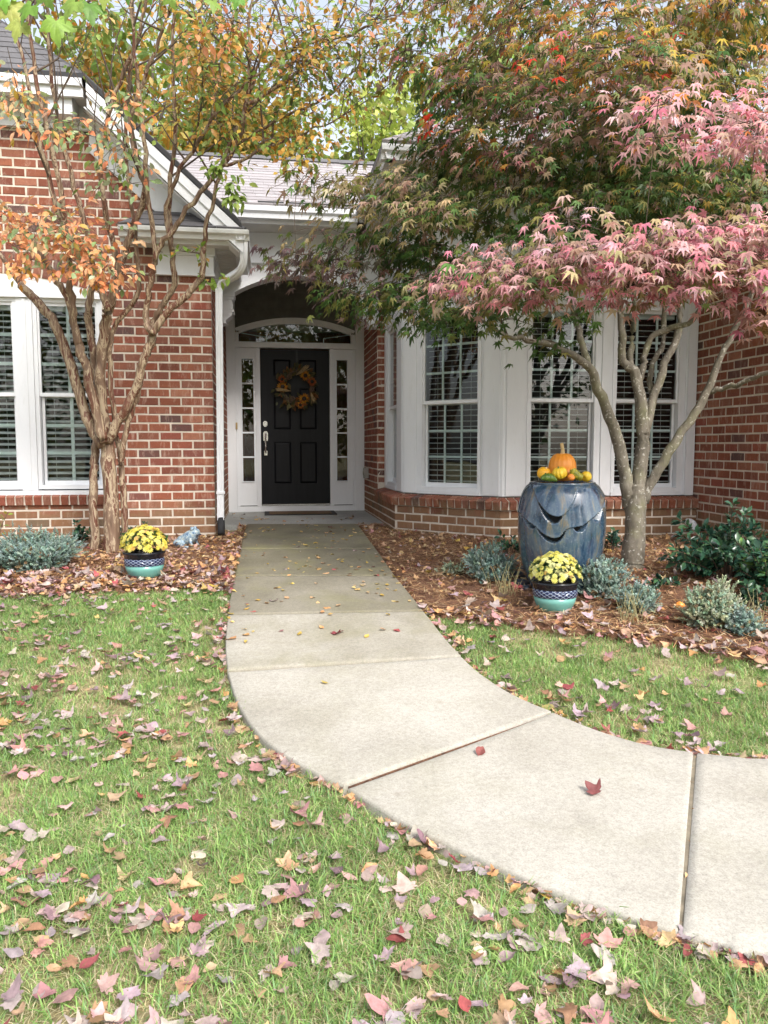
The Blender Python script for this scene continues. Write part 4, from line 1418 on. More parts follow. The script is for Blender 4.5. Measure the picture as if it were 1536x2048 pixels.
class Tree:
    def __init__(self, name, base, label, cat='tree', group=None):
        self.root = empty(name, base, label, cat, group)
        self.wood = MB(); self.twig = MB()
        self.stem_pts = []
        self.P, self.T, self.U, self.S, self.C = [], [], [], [], []
    def stem(self, pts, radii, n=24, sides=9, store=True, wob=.006):
        p = spline(pts, n)
        r = np.interp(np.linspace(0, 1, n), np.linspace(0, 1, len(radii)), radii)
        p[1:-1] += RNG.normal(0, wob, (n - 2, 3))
        r = r * RNG.uniform(.95, 1.06, n)
        self.wood.tube([tuple(q) for q in p], list(r), sides)
        if store:
            for q, rr in zip(p[n // 4:], r[n // 4:]): self.stem_pts.append((q[0], q[1], q[2], rr))
        return p, r
    def nearest(self, c, below=True):
        S = np.array(self.stem_pts)
        dv = S[:, :3] - c
        d = np.linalg.norm(dv, axis=1) + np.where(dv[:, 2] > 0, dv[:, 2] * .35, 0)
        return S[np.argmin(d)]
    def limb(self, c, r_end=.004, sag=.10, store=True, rmax=.02):
        s = self.nearest(c)
        a = s[:3]; L = np.linalg.norm(c - a)
        mid = a * .45 + c * .55 + np.array([0, 0, sag * L]) + RNG.normal(0, .05 * L, 3)
        n = max(4, int(L / .12))
        p = spline([a, mid, c], n)
        rb = min(s[3] * .7, rmax, .005 + .010 * L)
        r = np.linspace(rb, r_end, n)
        self.twig.tube([tuple(q) for q in p], list(r), 5, False)
        if store:
            for q, rr in zip(p[1:], r[1:]): self.stem_pts.append((q[0], q[1], q[2], rr))
    def finish(self, templates, mat, wood, n_single=280, leafname='leaf', crown='crown'):
        if isinstance(templates, tuple): templates = [templates]
        o = mk('trunk', self.wood, wood, self.root, True)
        if self.twig.v: 
            o = mk('branches', self.twig, M['twig'], self.root, True); o['kind'] = 'stuff'
        P = np.concatenate(self.P); T = np.concatenate(self.T); U = np.concatenate(self.U); S = np.concatenate(self.S); C = np.concatenate(self.C)
        X, Y, Z = frames(T, U)
        # the leaves that show largest are single parts
        v = P - np.array(CAM)
        d = v @ np.array(FW); px = 768 + F * (v @ np.array(RT)) / d; py = 1024 - F * (v @ np.array(UP)) / d
        face = np.abs((Z * unit(v)).sum(1))
        sc = np.where((px > 0) & (px < 1536) & (py > 0) & (d > .3), S / d * (.3 + face), 0)
        order = np.argsort(-sc)
        single = order[:n_single]; rest = order[n_single:]
        mes = [mesh_from(leafname, t[0], t[1], [mat], True, col=np.ones((len(t[0]), 3))) for t in templates]
        for i in single:
            o = bpy.data.objects.new(leafname, mes[i % len(mes)])
            COL.objects.link(o)
            o.parent = self.root
            m = Matrix((X[i], Y[i], Z[i])).transposed().to_4x4()
            m.translation = Vector(P[i]) - self.root.location
            o.matrix_basis = m @ Matrix.Scale(float(S[i]), 4)
            o.color = (*[float(x) for x in C[i]], 1)
        VV, ff, CC, nb = [], [], [], 0
        for k, t in enumerate(templates):
            q = rest[rest % len(templates) == k]
            a_, f_, c_ = cloud(t, P[q], X[q], Y[q], Z[q], S[q], C[q])
            VV.append(a_); CC.append(c_); ff += [tuple(i + nb for i in w) for w in f_] if nb else f_
            nb += len(a_)
        vv = np.concatenate(VV); cc = np.concatenate(CC)
        o = link(crown, mesh_from(crown, vv.tolist(), ff, [mat], True, col=cc), self.root)
        o['kind'] = 'stuff'

# ---------------------------------------------------------------- Japanese maple
def trace(lst, Yfun=None):
    """[(px, py, depth)] -> points"""
    return [tuple(at_d(x, y, d)) for x, y, d in lst]
mbase = gnd(1262, 1142)
D0 = (mbase - CAM).dot(FW)
jm = Tree('japanese_maple', mbase, 'Japanese maple with pink and bronze star leaves before the bay window')
pxm = lambda r, d=None: r * (d or D0) / F
def js(lst, rad, **k): return jm.stem(trace([(x, y, D0 + o) for x, y, o in lst]), [pxm(r) * .72 for r in rad], **k)
js([(1263, 1152, 0), (1265, 1120, 0), (1270, 1060, 0), (1272, 1000, 0), (1273, 970, 0)], [39, 32, 28.5, 27, 25], store=False, sides=18, wob=.002)
js([(1262, 1020, .02), (1254, 975, 0), (1243, 905, -.03), (1217, 832, -.08), (1192, 765, -.14), (1172, 726, -.2), (1105, 692, -.42), (1045, 677, -.6), (1003, 668, -.75), (960, 640, -.95)], [18, 18, 17, 15, 13, 11, 8, 6.5, 5, 3], n=34)
js([(1186, 750, -.14), (1168, 705, -.05), (1152, 640, .05), (1140, 560, .05), (1118, 440, .0), (1080, 300, -.1), (1040, 150, -.2), (1010, 20, -.25)], [9, 9, 8.5, 8, 7.5, 6, 5, 4], n=30)
js([(1275, 1010, 0), (1284, 905, .03), (1281, 810, .06), (1272, 750, .08), (1258, 735, .08), (1246, 718, .08), (1243, 650, .08), (1236, 570, .1), (1226, 450, .1), (1206, 300, .12), (1196, 160, .1), (1188, 10, .1)], [20, 20, 17, 15, 12, 11, 10, 9.5, 9, 8, 6, 4], n=40)
js([(1278, 760, .08), (1287, 728, .1), (1292, 700, .12), (1310, 668, .12), (1345, 655, .05), (1385, 640, -.1), (1430, 560, -.3), (1470, 470, -.5)], [11, 10, 9, 8.5, 8, 7, 5.5, 4], n=26)
js([(1262, 742, .08), (1262, 690, .16), (1270, 610, .2), (1280, 500, .3), (1290, 360, .4), (1300, 200, .4), (1320, 40, .4)], [9, 9, 9, 8, 7, 6, 4], n=26)
js([(1288, 870, .03), (1310, 795, .12), (1330, 722, .18), (1354, 672, .2), (1362, 600, .25), (1372, 500, .3), (1395, 380, .35), (1420, 220, .3), (1440, 60, .3)], [13, 12, 11, 10, 9, 8, 7, 6, 4], n=30)
js([(1306, 800, .14), (1298, 762, .3), (1310, 720, .4), (1326, 680, .45), (1332, 560, .5), (1345, 420, .5)], [7, 8, 8, 8, 7, 5], n=20)
js([(1288, 1005, 0), (1300, 972, -.02), (1325, 925, -.06), (1372, 855, -.14), (1412, 790, -.2), (1440, 722, -.28), (1470, 660, -.38), (1500, 600, -.5), (1530, 510, -.65), (1560, 400, -.75), (1560, 260, -.8)], [13, 14, 14, 12, 11, 8.5, 7.5, 7, 6, 5, 4], n=36)
js([(1418, 785, -.2), (1450, 775, -.28), (1490, 762, -.42), (1540, 740, -.6), (1620, 690, -.8)], [7, 7, 6.5, 6, 5], n=16)

REG = [ # x0, x1, y0, y1, d0, d1, sprays, radius, palette
    (870, 1190, 505, 585, 4.25, 4.9, 20, .27, [(PINK, .46), (MAUV, .24), (TAN, .10), (OLIV, .12), (GREEN, .08)]),
    (1130, 1530, 430, 590, 4.0, 4.8, 34, .29, [(PINK, .56), (MAUV, .24), (TAN, .10), (OLIV, .10)]),
    (1480, 1640, 400, 620, 3.9, 4.5, 8, .25, [(PINK, .7), (MAUV, .3)]),
    (1310, 1600, 185, 275, 3.9, 4.5, 12, .26, [(PINK, .74), (MAUV, .2), (ORNG, .06)]),
    (700, 880, 450, 620, 5.1, 5.9, 26, .27, [(GREEN, .62), (OLIV, .3), (PLUM, .08)]),
    (530, 760, 490, 545, 5.2, 5.8, 11, .22, [(PLUM, .62), (OLIV, .28), (MAUV, .1)]),
    (600, 880, 350, 460, 4.9, 5.6, 20, .25, [(TAN, .36), (MAUV, .18), (OLIV, .28), (GREEN, .18)]),
    (860, 1300, 330, 480, 5.0, 6.3, 28, .30, [(GREEN, .62), (OLIV, .30), (TAN, .08)]),
    (840, 1290, 130, 340, 4.7, 6.3, 46, .31, [(MAUV, .24), (OLIV, .34), (GREEN, .28), (PINK, .07), (ORNG, .07)]),
    (800, 1540, -60, 150, 4.7, 6.4, 58, .33, [(ORNG, .17), (GOLD, .16), (OLIV, .32), (MAUV, .20), (GREEN, .10), (PINK, .04), (RED, .01)]),
    (1230, 1600, 280, 440, 4.8, 6.4, 30, .31, [(GREEN, .52), (OLIV, .32), (MAUV, .10), (GOLD, .06)]),
    (840, 1080, 560, 650, 5.0, 5.6, 12, .24, [(GREEN, .75), (OLIV, .25)]),
    (1060, 1180, 600, 690, 5.2, 5.6, 5, .17, [(GREEN, .8), (OLIV, .2)]),
    (1080, 1110, 80, 120, 4.5, 4.6, 1, .14, [(RED, .8), (ORNG, .2)]),
    (850, 1520, 180, 480, 5.7, 6.6, 40, .34, [(GREEN, .60), (OLIV, .40)]),
    (850, 910, 210, 330, 5.2, 5.8, 6, .24, [(GREEN, .4), (OLIV, .4), (MAUV, .2)]),
    (840, 870, 235, 250, 4.8, 4.9, 1, .05, [(RED, .5), (ORNG, .5)]),
    (1300, 1500, 20, 190, 5.2, 6.2, 16, .3, [(OLIV, .4), (GREEN, .3), (GOLD, .3)]),
]
axis = np.array(mbase) + np.array([0, 0, 2.4])
for x0, x1, y0, y1, d0, d1, k, rad, pp in REG:
    cnt = 0
    for i in range(k):
        px_, py_, d_ = RNG.uniform(x0, x1), RNG.uniform(y0, y1), RNG.uniform(d0, d1)
        c = np.array(at_d(px_, py_, d_))
        if k > 1: jm.limb(c, .003, .12)
        n = max(7, int(44 * (rad / .28) ** 2 * RNG.uniform(.7, 1.25)))
        a = RNG.uniform(0, 2 * math.pi, n); rr = rad * np.sqrt(RNG.random(n)) * RNG.uniform(.85, 1.2)
        out = c - axis; out[2] = 0; out = out / (np.linalg.norm(out) + 1e-6)
        off = np.stack([np.cos(a) * rr, np.sin(a) * rr, RNG.normal(0, .045, n) - .30 * rr * rr / rad], 1)
        P = c + off
        o2 = unit(off * np.array([1, 1, 0]) + out * .10)
        tip = unit(o2 * RNG.uniform(.35, .9, (n, 1)) + out * .35 + np.array([0, 0, -1]) * RNG.uniform(.25, .95, (n, 1)) + RNG.normal(0, .22, (n, 3)))
        nrm = np.array([0, 0, 1.0]) + out * .45 + RNG.normal(0, .30, (n, 3))
        jm.P.append(P); jm.T.append(tip); jm.U.append(nrm)
        jm.S.append(RNG.uniform(.044, .078, n)); jm.C.append(mixpal(pp, n))
        # fine twigs inside the spray
        for q in P[::7]:
            jm.twig.tube([tuple(c), tuple((c + q) / 2 + np.array([0, 0, .02])), tuple(q)], [.0032, .0022, .0012], 4, False)
jm.finish(JM_LEAVES, M['leaf'], M['bark_m'], 290)

# ---------------------------------------------------------------- crape myrtle
cb = gnd(222, 1106)
cm = Tree('crape_myrtle', cb, 'multi-stemmed crape myrtle with peeling tan bark and orange leaves')
def cdep(py):          # the stems lean away from the wall as they rise
    return float(np.interp(py, [-50, 300, 600, 900, 1110], [5.55, 5.95, 6.30, 6.55, 6.62]))
def cs_(lst, rad, o=0.0, **k):
    pts = []
    for it in lst:
        x, y = it[0], it[1]
        pts.append(tuple(at_d(x, y, cdep(y) + o + (it[2] if len(it) > 2 else 0))))
    rr = [r * .86 * cdep(it[1]) / F for r, it in zip(rad, lst)]
    return cm.stem(pts, rr, **k)
cs_([(191, 1112), (187, 1010), (188, 930), (195, 885), (203, 860)], [11, 9.8, 9.5, 9.5, 9], .05, n=24, sides=12)
cs_([(226, 1114), (222, 1050), (220, 975), (217, 906), (210, 870)], [20, 17.5, 16.5, 16.5, 15], -.02, n=20, sides=14)
cs_([(248, 1112), (248, 1010), (243, 940), (238, 890), (228, 838), (221, 737), (219, 690), (231, 650), (262, 610), (277, 570), (272, 480), (255, 360), (252, 230), (268, 80), (262, -30)], [8, 7.5, 7, 6.5, 6, 6, 6, 6, 6, 5.5, 5, 4.5, 4, 3, 2.5], .07, n=50)
cs_([(208, 892), (184, 859), (162, 801), (146, 744), (125, 686), (108, 642), (71, 598), (47, 578), (25, 545), (0, 505), (-30, 460)], [14, 12.5, 12, 11.5, 11, 10.5, 10, 9.5, 6, 4.5, 4], -.05, n=36)
cs_([(209, 885), (203, 866), (186, 800), (174, 744), (158, 692), (148, 650), (138, 610), (122, 575), (100, 535), (60, 470), (20, 420), (-30, 370)], [12, 11.5, 11, 10.5, 10, 8, 7.5, 7, 6, 5, 4.5, 3.5], -.12, n=40)
cs_([(158, 692), (150, 652), (142, 591), (139, 534), (130, 450), (112, 330), (84, 210), (62, 90), (55, -30)], [9, 8.5, 8, 7, 6, 5.5, 5, 4, 3], -.12, n=34)
cs_([(208, 880), (203, 838), (197, 771), (187, 710), (177, 649), (179, 602), (184, 551), (178, 480), (150, 380), (120, 260), (100, 120), (95, -30)], [10, 10, 9.5, 9, 9, 8.5, 8, 7, 6, 5, 4, 3], .10, n=42)
cs_([(210, 878), (206, 838), (202, 771), (204, 703), (213, 635), (217, 610)], [13, 13, 12.5, 12, 12, 12], .02, n=24, sides=12)
cs_([(216, 622), (198, 570), (166, 517), (120, 430), (86, 310), (48, 130), (20, 20)], [9, 8, 7, 6, 5, 4, 3], -.08, n=32)
cs_([(218, 618), (234, 566), (241, 525), (262, 470), (290, 385), (276, 330), (262, 240), (300, 130), (330, 50), (352, -30)], [10, 9.5, 9, 8, 6.5, 6, 5, 4.5, 3.5, 3], .0, n=40)
cs_([(236, 540), (212, 420), (200, 320), (228, 200), (270, 90), (300, -30)], [7, 6.5, 5.5, 5, 4, 3], .06, n=28)
cs_([(214, 880), (223, 870), (238, 838), (267, 788), (284, 730), (298, 696), (305, 670)], [12, 11.5, 10.5, 10, 9.5, 9.5, 10], -.06, n=28, sides=12)
cs_([(240, 930), (245, 900), (257, 845), (271, 798), (281, 762), (284, 735)], [6.5, 6.5, 6.5, 6.5, 6, 5], -.02, n=18)
cs_([(304, 672), (293, 642), (298, 585), (306, 540), (311, 500), (296, 400), (287, 270), (272, 130), (262, 20), (255, -40)], [8, 7.5, 7, 6.5, 6, 5.5, 5, 4, 3, 2.5], -.08, n=40)
cs_([(305, 668), (320, 645), (355, 606), (382, 581), (404, 551), (406, 505), (412, 455), (430, 390), (446, 320), (492, 210), (522, 120), (560, 30)], [8, 8, 7.5, 7.5, 7, 6, 5, 4.5, 4.5, 4, 3, 2.5], -.12, n=46)
cs_([(304, 668), (308, 638), (328, 605), (349, 568), (345, 517), (338, 420), (350, 260), (346, 120), (352, -30)], [7.5, 7, 7, 7, 6.5, 5.5, 5, 4, 3], .02, n=38)
cs_([(309, 520), (322, 490), (352, 455), (400, 385), (470, 292), (500, 150), (498, 40), (510, -30)], [6, 6, 6, 5.5, 5, 4, 3, 2.5], -.14, n=34)
cs_([(345, 500), (332, 430), (360, 340), (420, 240), (440, 130), (470, 20)], [5, 5, 4.5, 4, 3, 2.5], -.05, n=26)
cs_([(446, 330), (480, 320), (520, 300), (560, 285), (610, 265), (680, 235)], [4, 3.6, 3.2, 2.6, 2.2, 1.5], -.15, n=22)
cs_([(492, 210), (560, 170), (640, 110), (720, 60), (800, 30)], [4, 3.5, 3, 2.5, 1.5], -.2, n=24)
cs_([(420, 240), (500, 160), (600, 90), (700, 75), (790, 66)], [3.5, 3.2, 2.8, 2.2, 1.4], -.3, n=24)
cs_([(470, 292), (560, 240), (640, 200), (700, 150), (740, 100)], [3.5, 3, 2.5, 2, 1.4], -.1, n=24)
for _ in range(190):      # bare upper whips
    s = cm.stem_pts[RNG.integers(len(cm.stem_pts))]
    a = np.array(s[:3])
    if a[2] < 2.9: continue
    L = RNG.uniform(.35, 1.1)
    dr = unit(np.array([RNG.normal(.1, .5), RNG.normal(-.15, .35), RNG.uniform(.5, 1.2)])) * L
    b = a + dr + np.array([RNG.normal(0, .08), 0, 0])
    if b[1] > 7.1 and b[2] < 4.4: continue
    m = (a + b) / 2 + RNG.normal(0, .04, 3)
    cm.twig.tube([tuple(q) for q in spline([a, m, b], 6)], list(np.linspace(min(.009, s[3]), .002, 6)), 5, False)
    for q in spline([a, m, b], 6)[2:]: cm.stem_pts.append((*q, .004))
PEACH = [(.78, .40, .18), (.76, .33, .15), (.80, .50, .28), (.74, .28, .13)]
SAGE = [(.32, .42, .20), (.40, .47, .27), (.26, .36, .14)]
AMBER = [(.50, .31, .05), (.48, .24, .04), (.54, .39, .10)]
LEAFG = [(.22, .32, .065), (.28, .37, .08), (.17, .26, .05)]
CREG = [
    (0, 150, 425, 520, 5.5, 5.9, 16, .13, [(PEACH, .7), (SAGE, .2), (AMBER, .1)], 22),
    (100, 250, 440, 545, 5.5, 5.9, 16, .13, [(PEACH, .7), (SAGE, .25), (AMBER, .05)], 22),
    (30, 70, 535, 575, 5.5, 5.6, 3, .08, [(PEACH, .8), (AMBER, .2)], 12),
    (185, 225, 535, 575, 5.5, 5.6, 3, .08, [(PEACH, .9), (AMBER, .1)], 12),
    (0, 130, 150, 270, 5.2, 5.7, 10, .13, [(PEACH, .5), (SAGE, .35), (AMBER, .15)], 18),
    (120, 290, 200, 300, 5.2, 5.7, 12, .12, [(PEACH, .45), (SAGE, .45), (LEAFG, .1)], 16),
    (180, 300, 300, 400, 5.4, 5.8, 9, .10, [(SAGE, .6), (PEACH, .25), (LEAFG, .15)], 13),
    (330, 480, 40, 130, 5.0, 5.6, 9, .14, [(PEACH, .5), (AMBER, .5)], 16),
    (400, 800, -40, 140, 5.0, 6.0, 36, .22, [(AMBER, .44), (PEACH, .12), (LEAFG, .44)], 38),
    (420, 720, 110, 235, 5.2, 6.0, 28, .22, [(AMBER, .42), (PEACH, .08), (LEAFG, .50)], 36),
    (420, 620, 230, 330, 5.3, 5.9, 9, .15, [(AMBER, .5), (LEAFG, .5)], 26),
    (560, 625, 280, 345, 5.3, 5.5, 5, .10, [(AMBER, .55), (LEAFG, .45)], 30),
    (150, 420, -40, 180, 5.2, 6.2, 20, .20, [(LEAFG, .68), (AMBER, .27), (PEACH, .05)], 26),
    (330, 460, 150, 280, 5.4, 6.0, 9, .16, [(LEAFG, .55), (AMBER, .45)], 24),
    (415, 430, 320, 350, 5.5, 5.55, 2, .05, [(LEAFG, 1)], 14),
    (455, 470, 340, 430, 5.5, 5.55, 5, .06, [(LEAFG, 1)], 13),
    (395, 470, 500, 590, 6.1, 6.2, 3, .05, [([(.22, .33, .05)], .8), (AMBER, .2)], 8),
    (320, 420, 470, 530, 6.0, 6.2, 4, .07, [([(.22, .33, .05)], .7), (AMBER, .3)], 7),
    (700, 850, 20, 120, 5.1, 5.6, 8, .17, [(LEAFG, .7), (AMBER, .3)], 40),
]
for x0, x1, y0, y1, d0, d1, k, rad, pp, nl in CREG:
    for i in range(k):
        c = np.array(at_d(RNG.uniform(x0, x1), RNG.uniform(y0, y1), RNG.uniform(d0, d1)))
        cm.limb(c, .0014, .06, True, .006)
        n = max(5, int(nl * RNG.uniform(.7, 1.3)))
        off = RNG.normal(0, rad * .55, (n, 3)) * np.array([1.15, .9, .8])
        P = c + off
        tip = unit(off + np.array([0, -.05, -.10]) + RNG.normal(0, .07, (n, 3)))
        nrm = np.array([0, -.6, .8]) + RNG.normal(0, .45, (n, 3))
        cm.P.append(P); cm.T.append(tip); cm.U.append(nrm)
        cm.S.append(RNG.uniform(.050, .084, n) if nl < 24 else RNG.uniform(.042, .068, n)); cm.C.append(mixpal(pp, n))
        for q in P[::5]:
            cm.twig.tube([tuple(c), tuple((c + q) / 2), tuple(q)], [.0024, .0018, .001], 4, False)
cm.finish(OVAL, M['leaf'], M['bark_c'], 280)

# ---------------------------------------------------------------- trees behind the house and across the street
QUADLEAF = ([(-.32, 0, 0), (.32, .1, 0), (.22, 1, .1), (-.25, .9, -.1)], [(0, 1, 2), (0, 2, 3)])
def far_tree(name, base, h, crown_lo, rad, cols, w, n, label, ls=.17, group=None, conical=0.0, trunk=.16, clumps=26):
    t = empty(name, base, label, 'tree', group)
    b = np.array(base)
    mb = MB()
    top = b + np.array([RNG.normal(0, .2), RNG.normal(0, .2), h * .92])
    pth = spline([b - [0, 0, .1], b + [RNG.normal(0, .1), 0, h * .4], top], 12)
    mb.tube([tuple(p) for p in pth], list(np.linspace(trunk, .03, 12)), 8)
    C = []
    for i in range(clumps):
        z = RNG.uniform(crown_lo, 1) ** .9
        r = rad * (1 - conical * (z - crown_lo) / (1 - crown_lo)) * math.sqrt(max(.12, 1 - (2 * (z - crown_lo) / (1 - crown_lo) - 1) ** 2 * .75))
        a = RNG.uniform(0, 2 * math.pi); rr = r * math.sqrt(RNG.random())
        c = b + np.array([math.cos(a) * rr, math.sin(a) * rr, h * z])
        C.append(c)
        s = pth[int(min(11, max(3, z * 11 - 1.5)))]
        mb.tube([tuple(q) for q in spline([s, (s + c) / 2 + [0, 0, .15], c], 5)], list(np.linspace(.05, .012, 5)), 5, False)
    mk('trunk', mb, M['bark_g'], t, True)
    C = np.array(C)
    k = RNG.integers(0, clumps, n)
    P = C[k] + RNG.normal(0, rad * .22, (n, 3)) * np.array([1, 1, .75])
    T = RNG.normal(0, 1, (n, 3)); U = RNG.normal(0, .6, (n, 3)) + [0, -.4, .6]
    X, Y, Z = frames(T, U)
    tint = RNG.uniform(.75, 1.25, clumps)[k][:, None]
    v, f, c = cloud(QUADLEAF, P, X, Y, Z, RNG.uniform(ls * .6, ls * 1.3, n), np.clip(pal(cols, w, n) * tint, .01, .8))
    o = link('crown', mesh_from('crown', v.tolist(), f, [M['leaf']], False, col=c), t); o['kind'] = 'stuff'
    return t
def behind(px, d): 
    p = at_d(px, 893, d); return (p.x, p.y, 0)
LIME = [(.56, .66, .14), (.62, .70, .20), (.46, .58, .12)]
MIX = LEAFG + AMBER
far_tree('lime_tree', behind(735, 21), 10.5, .22, 1.7, LIME, [1, 1, 1], 5200, 'bright lime green tree rising behind the pale roof', .16, clumps=34)
BG = [(560, 24, 11.5, .30, 3.0, LEAFG + AMBER, 3400, 'tall green and amber tree behind the roof, left of the lime tree'),
      (330, 21, 12.0, .30, 3.0, LEAFG + AMBER, 3800, 'green and gold tree behind the gable, above the dark rake'),
      (120, 24, 13.0, .35, 3.2, LEAFG + SAGE, 3200, 'green tree behind the clipped gable roof'),
      (930, 23, 13.0, .25, 3.2, LEAFG + OLIV, 3600, 'olive green tree behind the Japanese maple, right of the lime tree'),
      (1180, 26, 14.0, .25, 3.6, OLIV + AMBER, 3400, 'olive and amber tree behind the bay roof'),
      (1440, 24, 13.5, .25, 3.4, OLIV + MAUV, 3400, 'bronze tree behind the bay roof at the far right'),
      (655, 30, 9.0, .25, 1.9, PLUM + OLIV, 2400, 'small dark plum tree beside the lime tree'),
      (230, 34, 17.0, .40, 4.0, LEAFG + SAGE, 2600, 'far tall green tree seen over the gable'),
      (450, 33, 16.0, .42, 3.8, AMBER + LEAFG, 2200, 'far tall amber tree seen between the branches')]
for px_, d_, h, lo, rad, cols, n, lab in BG:
    far_tree('background_tree', behind(px_, d_), h, lo, rad, cols, [1] * len(cols), int(n * 1.6), lab, .22, 'trees behind the house')
FR = [(-15, -30, 11), (-9, -33, 13), (-3, -29, 10), (4, -32, 12), (10.5, -30, 11), (17, -33, 13), (-22, -31, 12), (24, -30, 11)]
for i, (x, y, h) in enumerate(FR):
    far_tree('street_tree', (x, y, zg(x, y)), h, .10, 3.9, GREEN + OLIV, [1] * 6, 2600, 'green street tree across the road, ' + ['second', 'third', 'fourth', 'fifth', 'sixth', 'seventh', 'first', 'last'][i] + ' in the row', .34, 'trees across the street', trunk=.25, clumps=30)

# ---------------------------------------------------------------- shade maple whose bough hangs in at the top left
def broad_leaf(seed):
    """toothed five-lobed leaf, cupped along its veins"""
    rg = random.Random(seed)
    out = []
    lob = [(-122, .50), (-60, .86), (0, 1.05), (60, .86), (122, .50)]
    for i, (a, l) in enumerate(lob):
        for da, fl in ((-22, .70), (-15, .80), (-11, .76), (-6, .90), (0, 1.0), (6, .90), (11, .76), (15, .80), (22, .70)):
            out.append((a + da, l * fl * rg.uniform(.96, 1.04)))
        if i < 4: out.append(((a + lob[i + 1][0]) / 2, .56))
    pts = [(math.sin(R(a)) * l, math.cos(R(a)) * l) for a, l in out]
    n = len(pts)
    hz = lambda x, y: -.22 * (x * x + y * y) + .10 * abs(x) + .05 * math.sin(6 * x + 4 * y)
    v = [(0, 0, 0)] + [(x * .5, y * .5, hz(x * .5, y * .5) + .03 * (i % 10 == 4)) for i, (x, y) in enumerate(pts)] + [(x, y, hz(x, y)) for x, y in pts]
    f = []
    for i in range(n - 1):
        f.append((0, 1 + i, 2 + i)); f.append((1 + i, 1 + n + i, 2 + n + i, 2 + i))
    return v, f
MAPLE5 = broad_leaf(4)
sm_base = Vector((-2.9, 1.6, zg(-2.9, 1.6)))
sm = Tree('shade_maple', sm_base, 'green maple bough with broad leaves hanging in at the top left corner')
sm.stem([tuple(sm_base - Vector((0, 0, .1))), tuple(sm_base + Vector((.05, 0, 1.5))), (-2.7, 1.7, 3.0), (-2.6, 1.8, 4.4)], [.19, .15, .13, .08], n=20, sides=14, store=False)
tips = [(20, 20, 2.5), (60, 60, 2.45), (118, 30, 2.4), (150, 5, 2.45), (190, 10, 2.5), (250, -5, 2.55), (470, -5, 2.6), (340, -12, 2.6), (425, -5, 2.6)]
T0 = np.array(at_d(-60, -140, 2.5)); T1 = np.array(at_d(180, -110, 2.5)); T2 = np.array(at_d(480, -90, 2.6)); T3 = np.array(at_d(820, -60, 2.9))
sm.stem([(-2.68, 1.7, 3.1), tuple(np.array([-2.1, 2.0, 2.75])), tuple(T0), tuple(T1), tuple(T2), tuple(T3)], [.05, .03, .018, .010, .006, .003], n=40)
LG = [(.20, .38, .06), (.27, .44, .08), (.15, .31, .05), (.42, .48, .12)]
for px_, py_, rot, sz in [(18, 10, 25, .075), (40, 48, -12, .062), (62, 12, -30, .066), (112, 42, 8, .078), (150, 4, -28, .070), (178, 8, 18, .074), (90, -20, 20, .07), (5, -20, 10, .07), (215, -25, -10, .07),
                          (425, 2, 15, .045), (478, -2, -20, .040), (340, -8, 20, .042), (255, -30, 0, .06), (390, -30, 10, .05), (-30, 30, 0, .07), (300, -32, 0, .06)]:
    p = np.array(at_d(px_, py_, RNG.uniform(2.4, 2.6)))
    a = R(rot)
    tip = np.array(RT) * math.sin(a) - np.array([0, 0, 1]) * math.cos(a) - np.array(FW) * RNG.uniform(.1, .45)
    sm.P.append(p[None]); sm.T.append(tip[None]); sm.U.append((-np.array(FW) + np.array([RNG.normal(0, .45), 0, RNG.uniform(.0, .6)]))[None]); sm.S.append(np.array([sz])); sm.C.append(pal(LG, [1, 1, 1, .6], 1))
    s = sm.nearest(p)
    sm.twig.tube([tuple(s[:3]), tuple((s[:3] + p) / 2 + [0, 0, .01]), tuple(p + np.array([0, 0, sz * .35]))], [.0022, .0016, .0012], 5, False)
# the rest of its crown, above the frame
for i in range(26):
    c = np.array([-2.6, 1.7, 4.2]) + RNG.normal(0, 1, 3) * [1.0, .9, .6]
    pr = proj(c)
    if -200 < pr[0] < 1700 and -80 < pr[1] < 2048: continue
    n = 40
    P = c + RNG.normal(0, .25, (n, 3))
    sm.P.append(P); sm.T.append(RNG.normal(0, .5, (n, 3)) + [0, 0, -.6]); sm.U.append(RNG.normal(0, .4, (n, 3)) + [0, 0, 1]); sm.S.append(RNG.uniform(.06, .1, n)); sm.C.append(pal(LG, [1, 1, 1, .6], n))
sm.finish(MAPLE5, M['leaf'], M['bark_g'], 24)
